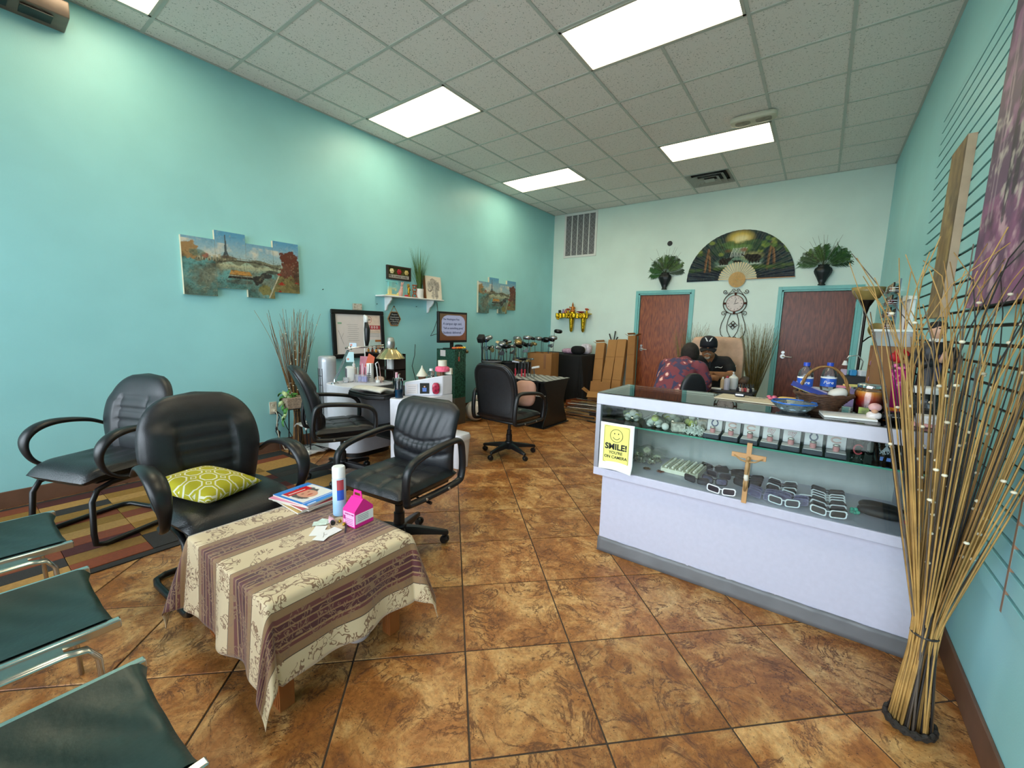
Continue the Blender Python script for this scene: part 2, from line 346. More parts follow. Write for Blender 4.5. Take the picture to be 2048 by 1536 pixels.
for nm, lo, hi in (('baseboard_left', (XL, YF, 0), (XL+.012, YB, .122)), ('baseboard_right', (XR-.012, YF, 0), (XR, YB, .122))):
    o = MB().bb(lo, hi); struct(o.obj(nm, M_BASE, smooth=0, bevel=.003))['label'] = 'brown tile baseboard along the %s teal wall' % ('left' if 'left' in nm else 'right')
o = MB()
for a, b in ((XL, D1[0]), (D1[1], D2[0]), (D2[1], XR)): o.bb((a, YB-.012, 0), (b, YB, .122))
struct(o.obj('baseboard_back', M_BASE, smooth=0))['label'] = 'brown tile baseboard along the mint end wall'
# ceiling
GX, GY, GS = -4.3042, 1.7988, .6096
M_CT = mat('mineral_fibre_ceiling_tile', 'B7B5AE', .9, var=.03, scale=3, bump=.25, bscale=220)
def ceiling_tile_mat():
    m, t, b = new_mat('speckled_ceiling_tile'); L = t.links; N = t.nodes.new
    tc = N('ShaderNodeTexCoord'); n = N('ShaderNodeTexNoise'); n.inputs['Scale'].default_value = 95; n.inputs['Detail'].default_value = 2; L.new(tc.outputs['Object'], n.inputs[0])
    r = N('ShaderNodeValToRGB'); e = r.color_ramp.elements; e[0].position = .30; e[0].color = (*lin('A09F99'), 1); e[1].position = .38; e[1].color = (*lin('F3ECE8'), 1); L.new(n.outputs[0], r.inputs[0]); L.new(r.outputs[0], b.inputs['Base Color']); b.inputs['Roughness'].default_value = .95
    bp = N('ShaderNodeBump'); bp.inputs['Strength'].default_value = .3; bp.inputs['Distance'].default_value = .003; L.new(n.outputs[0], bp.inputs['Height']); L.new(bp.outputs[0], b.inputs['Normal']); return m
M_CT = ceiling_tile_mat(); M_TB = mat('ceiling_grid_bar', 'C4C8C2', .5, var=.03)
ceil = struct(MB().bb((XL-.1, YF-.1, ZC+.06), (XR+.1, YB+.1, ZC+.16)).obj('ceiling', mat('ceiling_void', '8A8A86', .9), smooth=0)); ceil['label'] = 'dropped ceiling of speckled square tiles in a grey grid'
LIGHTS = [(0, 2), (4, 2), (4, 6), (0, 6), (0, -2), (4, -2)]
skip = {(i+d, j) for i, j in LIGHTS for d in (0, 1)} | {(4, 8)}
tcache = {}
for i in range(-1, 8):
    for j in range(-5, 11):
        if (i, j) in skip: continue
        x0, x1 = max(XL, GX+GS*i), min(XR, GX+GS*(i+1)); y0, y1 = max(YF, GY+GS*j), min(YB, GY+GS*(j+1))
        if x1-x0 < .02 or y1-y0 < .02: continue
        k = (round(x1-x0, 3), round(y1-y0, 3))
        if k not in tcache:
            o = MB().bb((-k[0]/2+.006, -k[1]/2+.006, .006), (k[0]/2-.006, k[1]/2-.006, .02)).obj('ceiling_tile', M_CT, ceil, smooth=0); tcache[k] = o
        else: o = dup_part(tcache[k], ceil)
        o.location = ((x0+x1)/2, (y0+y1)/2, ZC)
for i in range(0, 8):
    cuts = sorted((GY+GS*j, GY+GS*(j+1)) for a, j in LIGHTS if a+1 == i); y = YF
    for c0, c1 in cuts+[(YB, YB)]:
        MB().bb((GX+GS*i-.012, y, ZC), (GX+GS*i+.012, c0, ZC+.03)).obj('grid_bar', M_TB, ceil, smooth=0); y = c1
for j in range(-4, 10): MB().bb((XL, GY+GS*j-.012, ZC+.0005), (XR, GY+GS*j+.012, ZC+.03)).obj('grid_bar', M_TB, ceil, smooth=0)
for lo, hi in (((XL, YF), (XL+.02, YB)), ((XR-.02, YF), (XR, YB)), ((XL, YB-.02), (XR, YB))): MB().bb((*lo, ZC+.001), (*hi, ZC+.03)).obj('edge_bar', M_TB, ceil, smooth=0)
# ceiling lights
def panel_mat():
    m, t, b = new_mat('lit_prismatic_diffuser'); L = t.links; N = t.nodes.new
    tc = N('ShaderNodeTexCoord'); sp = N('ShaderNodeSeparateXYZ'); L.new(tc.outputs['Generated'], sp.inputs[0])
    # two tubes run along the fixture: the acrylic is brighter over them
    a = N('ShaderNodeMath'); a.operation = 'MULTIPLY'; a.inputs[1].default_value = 4*PI; L.new(sp.outputs[1], a.inputs[0])
    c = N('ShaderNodeMath'); c.operation = 'COSINE'; L.new(a.outputs[0], c.inputs[0])
    mr = N('ShaderNodeMapRange'); mr.inputs[1].default_value = -1; mr.inputs[2].default_value = 1; mr.inputs[3].default_value = PANEL_STRENGTH*1.15; mr.inputs[4].default_value = PANEL_STRENGTH*.85; L.new(c.outputs[0], mr.inputs[0])
    b.inputs['Base Color'].default_value = (*lin('F4E6C0'), 1); b.inputs['Emission Color'].default_value = (*PANEL_COLOR, 1); L.new(mr.outputs[0], b.inputs['Emission Strength']); b.inputs['Roughness'].default_value = .5
    return m
M_PANEL = panel_mat(); M_FIX = mat('white_fixture_frame', 'C9C6BC', .5, var=.02)
WHERE = ['nearest the left wall above the coffee table', 'in front of the counter at the top edge', 'above the counter beside the emergency lamp', 'far back by the left wall and the return grille', 'over the guest chairs in the top left corner', 'straight above the entrance']
for (i, j), w in zip(LIGHTS, WHERE):
    x0, x1, y0, y1 = GX+GS*i, GX+GS*(i+2), GY+GS*j, GY+GS*(j+1)
    t = thing('ceiling_light', 'lit rectangular ceiling light panel '+w, 'ceiling light', ((x0+x1)/2, (y0+y1)/2, ZC), group='fluorescent ceiling panels')
    hx, hy = GS-.012, GS/2-.012; f = MB()
    f.bb((-hx, -hy, -.004), (-hx+.02, hy, .03)).bb((hx-.02, -hy, -.004), (hx, hy, .03)).bb((-hx, -hy, -.004), (hx, -hy+.02, .03)).bb((-hx, hy-.02, -.004), (hx, hy, .03)).bb((-hx, -hy, .03), (hx, hy, .05))
    f.obj('frame', M_FIX, t, smooth=0)
    MB().bb((-hx+.02, -hy+.02, .004), (hx-.02, hy-.02, .01)).obj('diffuser', M_PANEL, t, smooth=0)
# air diffuser
t = thing('ceiling_air_vent', 'square louvred supply air vent in the ceiling before the end wall', 'air vent', (GX+GS*4.5, GY+GS*8.5, ZC))
M_VENT = mat('grey_vent_metal', 'A9ABA6', .45, .2); M_DARK = mat('dark_recess', '161616', .8)
MB().bb((-.29, -.29, .05), (.29, .29, .055)).obj('duct', M_DARK, t, smooth=0)
for k, (a, z) in enumerate(((.29, -.002), (.215, -.012), (.14, -.02), (.07, -.024))):
    b = a-.055 if k < 3 else 0; q = MB()
    if k < 3:
        q.loft([[(s*a, u*a, z) for s, u in ((-1, -1), (1, -1), (1, 1), (-1, 1))], [(s*b, u*b, z+.035) for s, u in ((-1, -1), (1, -1), (1, 1), (-1, 1))]], cap=False)
        q.obj('louvre', M_VENT, t, smooth=0, solid=.003)
    else: q.bb((-a, -a, z), (a, a, z+.004)).obj('centre_plate', M_VENT, t, smooth=0)
# emergency lamp
p = pz(1507, 237, ZC-.03)
t = thing('emergency_light', 'oval ivory emergency lamp with two heads on the ceiling', 'emergency light', (p.x, p.y, ZC-.001))
M_IV = mat('ivory_plastic', 'CFCBB8', .5, var=.03)
MB().pillow((0, 0, -.03), (.215, .085, .032), p=.45, n=24).obj('body', M_IV, t)
for s in (-1, 1):
    MB().pillow((s*.095, -.005, -.055), (.075, .055, .018), p=.6).obj('lamp_head', mat('textured_lens', '8F8878', .3, bump=.8, bscale=40, var=.3), t)
# doors
def oak(name, c0, c1, c2):
    m, t, b = new_mat(name); L = t.links; N = t.nodes.new
    tc = N('ShaderNodeTexCoord'); mp = N('ShaderNodeMapping'); mp.inputs['Scale'].default_value = (1, 1, .16); L.new(tc.outputs['Object'], mp.inputs[0])
    n = N('ShaderNodeTexNoise'); n.inputs['Scale'].default_value = 4.5; n.inputs['Detail'].default_value = 2; L.new(mp.outputs[0], n.inputs[0])
    w = N('ShaderNodeMath'); w.operation = 'MULTIPLY'; w.inputs[1].default_value = 90; L.new(n.outputs[0], w.inputs[0]); sn = N('ShaderNodeMath'); sn.operation = 'SINE'; L.new(w.outputs[0], sn.inputs[0])
    n2 = N('ShaderNodeTexNoise'); n2.inputs['Scale'].default_value = 60; n2.inputs['Detail'].default_value = 3; L.new(mp.outputs[0], n2.inputs[0])
    ad = N('ShaderNodeMath'); ad.operation = 'MULTIPLY_ADD'; ad.inputs[1].default_value = .13; L.new(sn.outputs[0], ad.inputs[0]); L.new(n2.outputs[0], ad.inputs[2])
    r = N('ShaderNodeValToRGB'); e = r.color_ramp.elements; e[0].position = .25; e[0].color = (*lin(c0), 1); e[1].position = .8; e[1].color = (*lin(c2), 1); x = e.new(.5); x.color = (*lin(c1), 1)
    L.new(ad.outputs[0], r.inputs[0]); L.new(r.outputs[0], b.inputs['Base Color']); b.inputs['Roughness'].default_value = .38; return m
M_OAK1 = oak('red_oak_door', '6E2F12', '8E451C', 'A65A2A'); M_OAK2 = oak('dark_red_oak_door', '5A2818', '743826', '8A4A34')
M_STEEL = mat('satin_steel', 'B8B8B4', .3, .9, var=.03); M_CHROME = mat('chrome', 'D2D4D6', .12, 1., var=.02)
for k, (D, mo, lab) in enumerate(((D1, M_OAK1, 'reddish oak door in a teal frame left of the clock'), (D2, M_OAK2, 'dark oak door in a teal frame right of the clock'))):
    d = struct(thing('door_%d' % (k+1), lab, None, (D[0], YB, 0))); w = D[1]-D[0]; f = MB()
    if 'category' in d: del d['category']
    for lo, hi in (((0, 0), (.05, DH)), ((w-.05, 0), (w, DH)), ((.05, DH-.05), (w-.05, DH))): f.bb((lo[0], -.018, lo[1]), (hi[0], .03, hi[1]))
    for lo, hi in (((.05, 0), (.075, DH-.05)), ((w-.075, 0), (w-.05, DH-.05)), ((.05, DH-.075), (w-.05, DH-.05))): f.bb((lo[0], -.004, lo[1]), (hi[0], .1, hi[1]))
    f.obj('frame', M_TRIM, d, smooth=0, bevel=.003)
    lf = MB().bb((.078, .035, .008), (w-.078, .078, DH-.078)).obj('leaf', mo, d, smooth=0, bevel=.002)
    h = MB(); h.cyl((.145, .035, 1.03), (.145, .022, 1.03), .033, n=24).cyl((.145, .022, 1.03), (.145, -.03, 1.03), .011).tube([(.145, -.03, 1.03), (.17, -.036, 1.03), (.265, -.034, 1.025)], [.011, .011, .008], 10)
    h.obj('handle', M_STEEL, lf); MB().cyl((.145, .037, 1.09), (.145, .015, 1.09), .022, n=20).obj('lock', M_STEEL, lf)
    for z in (.3, 1.05, 1.8): MB().cyl((w-.074, .03, z-.045), (w-.074, .03, z+.045), .007, n=8).obj('hinge', M_STEEL, d)
# slat panels on the right wall
M_SLAT = mat('teal_slat_panel', '93D4DA', .38, var=.03, scale=3); M_GROOVE = mat('raw_fibreboard_groove', '3A2416', .8, var=.2)
YS0, YS1 = 4.39, 1.925
struct(MB().bb((XR-.006, -.55, .517), (XR, YS0, 2.93)).obj('slat_backing', M_GROOVE, wr, smooth=0))
P = .0768
for k in range(32):
    z0 = .5165+P*k; z1 = min(z0+P-.013, 2.945)
    if z1-z0 < .01: continue
    for ya, yb in ((YS1+.002, YS0), (-.55, YS1-.002)):
        MB().prism([(XR-.019, z0), (XR-.006, z0), (XR-.006, z1), (XR-.019, z1)], ya, yb, 'xz').obj('slat', M_SLAT, wr, smooth=0, bevel=.0012, seg=1)
MB().bb((XR-.0195, YS1-.007, .517), (XR-.008, YS1+.007, 1.0)).obj('joint_strip', mat('worn_joint_strip', '9A7458', .6, var=.2), wr, smooth=0)
# ================================================================ seating
M_LEA = mat('black_leather', '17181C', .42, var=.25, scale=30, bump=.12, bscale=220, spec=.55)
M_LEA2 = mat('worn_black_leather', '1B1C1F', .36, var=.3, scale=14, bump=.18, bscale=140, spec=.6)
M_BLK = mat('black_plastic', '141416', .38, var=.1); M_BLKM = mat('black_painted_tube', '121214', .35, .2, var=.1)
M_SEAM = mat('black_thread_seam', '08080A', .7)
def pad(W, v0h, T, detail, lean=0., back=.5, nu=36, nv=36, p=4., cy=None):
    """upholstered back: outline half-width W(v), height v0h, front bulge T towards -y"""
    mb = MB(); rings = []
    def e(u, v): return max(0., (1-abs(u)**p)*(1-abs(2*v-1)**(p*1.6)))**.45
    for s in (1, -1):
        def P(a, b, s=s):
            u, v = 2*a-1, b; x = u*W(v); d = e(u, v)*T*(1 if s > 0 else -back)
            if s > 0: d += detail(u, v)*e(u, v)
            return (x, -d+(cy(v) if cy else 0)+lean*v*v0h+.10*x*x*-1., v*v0h)
        mb.grid(P, nu, nv)
    return mb
def groove(d, w): return math.exp(-(d/w)**2)
def sled_chair(name, label, loc, rz):
    t = thing(name, label, 'chair', loc, rz, 'black guest chairs on tube frames')
    # seat: waterfall cushion
    mb = MB()
    def S(a, b, s):
        u, v = 2*a-1, 2*b-1; ru = (1-abs(u)**5); rv = (1-abs(v)**5); d = max(0, ru*rv)**.4
        return (u*(.268-.03*abs(v)**3), v*.262, .437-.02*(v < -.5)*((-v-.5)*2)**2*1.6+s*.055*d-(.018*math.exp(-(u*u+v*v)*3) if s > 0 else 0)+(.004*math.sin(14*u)*math.exp(-((v-.2)/.3)**2) if s > 0 else 0))
    mb.grid(lambda a, b: S(a, b, 1), 28, 28); mb.grid(lambda a, b: S(a, b, -1), 28, 28)
    mb.obj('seat', M_LEA2, t, smooth=180, weld=True)
    MB().box((0, .02, .385), (.42, .40, .025)).obj('seat_pan', M_BLK, t, bevel=.01)
    W = lambda v: .275*((1-max(0, (v-.45)/.55)**2.6)**(1/2.6) if v < .9999 else 0)*(.80+.2*min(1, v/.45))+.012
    def det(u, v):
        c = 1 if abs(u) < .45 else 0; d = .020*min(1, max(0, (abs(u)-.42)/.08))*min(1, max(0, (.76-v)/.08))
        d -= .010*groove(abs(u)-(.45+.12*(v-.4)**2), .045)*(v < .74)
        for q in (.30, .44, .58): d -= .012*c*groove(v-q, .016)
        d -= .008*groove(v-(.73+.10*(1-u*u)*0-.05*abs(u)), .02)*(abs(u) < .62)
        return d
    b = pad(W, .56, .055, det, lean=.20, back=.7, cy=lambda v: -.03*math.sin(v*PI)).obj('backrest', M_LEA, t, smooth=180, weld=True); b.location = (0, .20, .42)
    tube_pts = []
    for s in (1, -1):
        # padded arm: broad band, narrow at the back, curling down in front to the seat rail
        pts = [(s*.295, .24, .60), (s*.305, .12, .665), (s*.315, -.03, .69), (s*.318, -.14, .672), (s*.318, -.205, .615), (s*.312, -.215, .54), (s*.305, -.18, .46), (s*.29, -.10, .405), (s*.27, .0, .39)]
        n = 7; cv = []
        for i in range(len(pts)-1):
            p0, p1, p2, p3 = (Vector(pts[max(0, i-1)]), Vector(pts[i]), Vector(pts[i+1]), Vector(pts[min(len(pts)-1, i+2)]))
            for k in range(n):
                q = k/n; cv.append(.5*((2*p1)+(p2-p0)*q+(2*p0-5*p1+4*p2-p3)*q*q+(3*p1-p0-3*p2+p3)*q**3))
        cv.append(Vector(pts[-1])); m = len(cv)
        rs = [.018+.019*math.sin(PI*min(1, i/m*1.25))**2 for i in range(m)]
        a = MB().tube(cv, rs, 12, flat=(1.15, .62)).obj('armrest', M_BLK, t, smooth=180)
        # sled tube
        pt = [(s*.22, .16, .375), (s*.235, -.12, .37), (s*.245, -.20, .35), (s*.25, -.235, .29), (s*.262, -.25, .10), (s*.262, -.245, .035), (s*.262, -.20, .0165), (s*.262, .18, .0165), (s*.25, .235, .0165), (s*.21, .26, .0165)]
        tube_pts = tube_pts+(pt if s == 1 else pt[::-1])
    MB().tube(tube_pts, .0155, 10).obj('sled_frame', M_BLKM, t, smooth=180)
    for s in (-1, 1): MB().tube([(s*.2, .12, .38), (s*.2, .235, .41), (s*.19, .285, .50), (s*.17, .305, .62)], .014, 8, flat=(1.4, .7)).obj('back_support', M_BLKM, t, smooth=180)
    return t
sled_chair('guest_chair', 'black leather guest chair against the teal wall, under the large canvases', (-3.66, .57, .012), R(22))
sled_chair('guest_chair', 'black leather guest chair with a yellow cushion on its seat', (-2.46, .82, 0.), R(92))
def task_chair(name, label, loc, rz, style, arm=.66, spin=0., seat_h=.47, back_h=.50, bw=.25, tilt=.16):
    t = thing(name, label, 'office chair', loc, rz, 'black wheeled office chairs'); dz = seat_h-.47
    mb = MB()
    def S(a, b, s):
        u, v = 2*a-1, 2*b-1; d = max(0, (1-abs(u)**6)*(1-abs(v)**6))**.4; z = seat_h-.01+s*.05*d-.03*max(0, -v-.55)
        if s > 0:
            for q in (-.33, .33): z -= .010*groove(u-q, .05)*d+.008*groove(v-q, .05)*d
            z -= .012*math.exp(-(u*u+v*v)*2)
        return (u*.255, v*.25, z)
    mb.grid(lambda a, b: S(a, b, 1), 30, 30); mb.grid(lambda a, b: S(a, b, -1), 30, 30); mb.obj('seat', M_LEA2, t, smooth=180, weld=True)
    MB().box((0, .0, seat_h-.055), (.44, .44, .03)).obj('seat_pan', M_BLK, t, bevel=.012)
    W = lambda v: (bw*((1-max(0, (v-.55)/.45)**3)**(1/3) if v < .9999 else 0)*(.88+.12*min(1, v/.5)) if style != 'gathered' else bw*(.93+.09*v)*((1-max(0, (v-.8)/.2)**3*.45)))+.012
    if style == 'gathered':
        def det(u, v):
            # upper panel gathered in vertical pleats; two curved bands below
            arch = .55-.13*(1-u*u); arch2 = .33-.10*(1-u*u); d = -.012*groove(v-arch, .016)-.012*groove(v-arch2, .016)
            if v > arch: d += .0038*math.sin(u*26+3*math.sin(v*5))*max(0, 1-abs(v-.68)/.3)
            elif v > arch2: d += .012*math.sin(PI*(v-arch2)/max(.02, arch-arch2))+.003*math.sin(u*38)
            else: d += .010*math.sin(PI*min(1, v/max(.02, arch2)))
            return d-.010*groove(abs(u)-.93, .03)
    elif style == 'quilted':
        def det(u, v):
            d = .008*math.sin(u*9+1)*math.sin(v*11)+.005*math.sin(u*21+v*13)
            for q in (.3, .62): d -= .014*groove(v-q, .03)
            return d
    else: det = lambda u, v: -.006*groove(abs(u)-.9, .05)
    b = pad(W, back_h, .05 if style != 'quilted' else .075, det, lean=tilt, back=.55 if style != 'plain' else .75, cy=lambda v: -.035*math.sin(v*PI)).obj('backrest', M_LEA, t, smooth=180, weld=True); b.location = (0, .225, seat_h-.02)
    # shell behind
    sh = MB(); sh.grid(lambda a, q: ((2*a-1)*W(q)*.93, .225+.024+tilt*q*back_h-.035*math.sin(q*PI)-.10*((2*a-1)*W(q))**2, seat_h-.02+(.02+.96*q)*back_h), 20, 20)
    sh.obj('back_shell', M_BLK, t, smooth=180, solid=.012)
    for s in (-1, 1):
        x = s*.275; z0 = seat_h-.06; pts = []
        ctl = [(-.17, z0), (.20, z0), (.27, z0+.05), (.262, arm-.07), (.225, arm+.005), (.10, arm+.012), (-.12, arm-.015), (-.205, arm-.06), (-.225, arm-.13), (-.215, z0+.03)]
        m = len(ctl)
        for i in range(m):
            p0, p1, p2, p3 = [Vector(ctl[(i+k) % m]) for k in (-1, 0, 1, 2)]
            for k in range(5):
                q = k/5; c = .5*((2*p1)+(p2-p0)*q+(2*p0-5*p1+4*p2-p3)*q*q+(3*p1-p0-3*p2+p3)*q**3); pts.append((x+s*.012*(c.y-z0)/(arm-z0), c.x, c.y))
        MB().tube(pts, .0185, 10, closed=True, flat=(1.35, 1.0)).obj('armrest', M_BLK, t, smooth=180)
        for yy in (-.08, .12): MB().cyl((x+s*.02, yy, z0), (x+s*.028, yy, z0), .008, n=10).obj('bolt', M_STEEL, t)
    st = MB(); st.box((0, .0, seat_h-.085), (.16, .2, .035)).obj('tilt_mechanism', M_BLK, t, bevel=.01)
    MB().lathe([(.033, .09), (.033, .22), (.026, .225), (.026, .27), (.016, .275), (.016, seat_h-.08)], 20).obj('gas_post', M_BLK, t)
    base = MB()
    for k in range(5):
        a = spin+2*PI*k/5; d = Vector((math.cos(a), math.sin(a), 0)); n = Vector((-d.y, d.x, 0)); rg = []
        for q, w, h, z in ((.0, .034, .06, .105), (.10, .028, .048, .10), (.22, .022, .036, .086), (.295, .018, .028, .075), (.305, .010, .018, .072)):
            c = d*q; rg.append([c+n*w+Vector((0, 0, z-h/2)), c+n*w*.8+Vector((0, 0, z+h/2)), c-n*w*.8+Vector((0, 0, z+h/2)), c-n*w+Vector((0, 0, z-h/2))])
        base.loft(rg)
    base.lathe([(.045, .06), (.045, .14), (.036, .15)], 18)
    base.obj('star_base', M_BLK, t, bevel=.006)
    for k in range(5):
        a = spin+2*PI*k/5; d = Vector((math.cos(a), math.sin(a), 0))*.29; ph = a+1.1+k*1.7; n = Vector((math.cos(ph), math.sin(ph), 0)); c = d+Vector((-n.y, n.x, 0))*.012
        cs = MB()
        for s in (-1, 1): cs.tube([c+n*s*.004+Vector((0, 0, .027)), c+n*s*.012+Vector((0, 0, .027)), c+n*s*.024+Vector((0, 0, .027))], [.026, .027, .021], 16)
        cs.box(c+Vector((0, 0, .034)), (.022, .022, .03)); cs.cyl(d+Vector((0, 0, .03)), d+Vector((0, 0, .075)), .007, n=8)
        cs.obj('caster', M_BLK, t)
    MB().tube([(.1, -.02, seat_h-.09), (.2, -.03, seat_h-.095), (.29, -.035, seat_h-.10)], [.006, .006, .01], 8).obj('lever', M_BLK, t)
    return t
task_chair('office_chair', 'black office chair with gathered leather back, behind the coffee table', (-2.01, 1.60, 0), R(6), 'gathered', arm=.665, spin=R(38), back_h=.46, seat_h=.46)
task_chair('office_chair', 'black quilted office chair pulled up to the nail desk', (-3.37, 2.06, .012), R(160), 'quilted', arm=.69, spin=R(10), back_h=.56, tilt=.27, bw=.235)
task_chair('office_chair', 'black office chair turned away, in front of the putter stand', (-2.63, 3.58, 0), R(178), 'plain', arm=.70, spin=R(-54), back_h=.58, seat_h=.46, bw=.265)
# waiting-room chairs, green vinyl between chrome rails
M_GRN = mat('dark_green_vinyl', '1F3634', .38, var=.22, scale=5, bump=.1, bscale=40, spec=.6); M_ALUR = mat('polished_aluminium_rail', 'C9CCC8', .2, .95, var=.03)
for k, (x0, lab) in enumerate(((-2.92, 'green vinyl waiting chair beside the rug, farthest from the camera'), (-2.155, 'green vinyl waiting chair, the middle one of the three'), (-1.435, 'green vinyl waiting chair nearest the camera in the corner'))):
    t = thing('waiting_chair', lab, 'chair', (x0, .26, 0), 0, 'green waiting chairs with chrome rails'); w = .456
    mb = MB()
    def S(a, b, s):
        u, v = 2*a-1, b; sag = .030*(1-u*u)*(.6+.4*math.sin(PI*min(1, v*1.2))); z = .428-sag+s*.016
        y = -v*.50-.035*(1-u*u)*(v < .02)
        if v < .06: z -= .03*(1-v/.06)**2*(s > 0)
        return (w/2+u*(w/2-.012), y, z+(.0025*math.sin(30*v+9*u)*(1-u*u) if s > 0 else 0))
    mb.grid(lambda a, b: S(a, b, 1), 24, 30); mb.grid(lambda a, b: S(a, b, -1), 24, 30); mb.obj('seat', M_GRN, t, smooth=180, weld=True)
    mb = MB(); mb.grid(lambda a, b: (w/2+(2*a-1)*(w/2-.012), -.505-.10*b-.03*(1-(2*a-1)**2), .50+.36*b), 16, 16); mb.obj('backrest', M_GRN, t, smooth=180, solid=.03)
    for x, s in ((0, -1), (w, 1)):
        MB().box((x, -.25, .425), (.026, .50, .028)).obj('seat_rail', M_ALUR, t, bevel=.004)
        MB().tube([(x, -.49, .44), (x, -.53, .52), (x, -.62, .88)], .014, 8, flat=(.8, 1.2)).obj('back_rail', M_ALUR, t, smooth=180)
        xx = x+s*.034; pts = [(xx, -.49, .005), (xx, -.49, .36), (xx, -.47, .395), (xx, -.43, .408), (xx, -.13, .408), (xx, -.085, .398), (xx, -.062, .36), (xx, -.05, .005)]
        MB().tube(pts, .02, 8, flat=(1.0, .42)).obj('leg_frame', M_ALUR, t, smooth=180)
        MB().box((xx-s*.02, -.28, .412), (.03, .30, .012)).obj('bracket', M_ALUR, t)
# ================================================================ rug
M_RUGS = {c: mat('rug_wool_'+n, c, .95, var=.12, scale=60, bump=.3, bscale=300) for n, c in (('rust', '7A3A1A'), ('sand', 'A67C3E'), ('charcoal', '2A2622'), ('maroon', '481812'), ('gold', '8A6420'), ('ochre', '7E5C22'), ('slate', '242A28'))}
rx0, rx1, ry0, ry1 = XL+.045, -3.045, -.42, 2.06
t = thing('area_rug', 'patchwork rug of rust, sand and charcoal blocks under the guest chair', 'rug', (rx0, ry0, 0))
MB().bb((0, 0, .0005), (rx1-rx0, ry1-ry0, .007)).obj('backing', M_RUGS['2A2622'], t, smooth=0)
cols = list(M_RUGS); rr = random.Random(5); bx = .055; nx_, ny_ = 11, 7
cw, ch = (rx1-rx0-2*bx)/nx_, (ry1-ry0-2*bx)/ny_; last = None
for j in range(ny_):
    i = 0
    while i < nx_:
        k = min(nx_-i, rr.choice((1, 1, 1, 2))); c = rr.choice([q for q in cols if q != last]); last = c
        off = .5*ch*((i % 3) == 1)*0
        MB().bb((bx+i*cw+.001, bx+j*ch+.001, .004), (bx+(i+k)*cw-.001, bx+(j+1)*ch-.001, .0115)).obj('block', M_RUGS[c], t, smooth=0, bevel=.002, seg=1)
        i += k
# ================================================================ coffee table and cloth
TX0, TX1, TY0, TY1, TZ = -2.09, -1.385, .565, 1.15, .455
t = thing('coffee_table', 'low wooden coffee table hidden under the brocade cloth', 'table', ((TX0+TX1)/2, (TY0+TY1)/2, 0))
hx, hy = (TX1-TX0)/2-.006, (TY1-TY0)/2-.006; M_OAKF = mat('honey_oak', '8A4F24', .4, var=.25, scale=10, stretch=(1, 1, .2))
MB().bb((-hx, -hy, TZ-.03), (hx, hy, TZ-.004)).obj('top', M_OAKF, t, bevel=.004)
for sx in (-1, 1):
    for sy in (-1, 1):
        lg = MB(); lg.bb((sx*(hx-.05)-.027, sy*(hy-.05)-.027, 0), (sx*(hx-.05)+.027, sy*(hy-.05)+.027, TZ-.03))
        for k in (-1, 0, 1): lg.box((sx*(hx-.05)+k*.016, sy*(hy-.05)-.028, .2), (.006, .004, .38))
        lg.obj('leg', M_OAKF, t, bevel=.004)
for sy in (-1, 1): MB().bb((-hx+.06, sy*(hy-.04)-.01, TZ-.09), (hx-.06, sy*(hy-.04)+.01, TZ-.03)).obj('apron', M_OAKF, t)
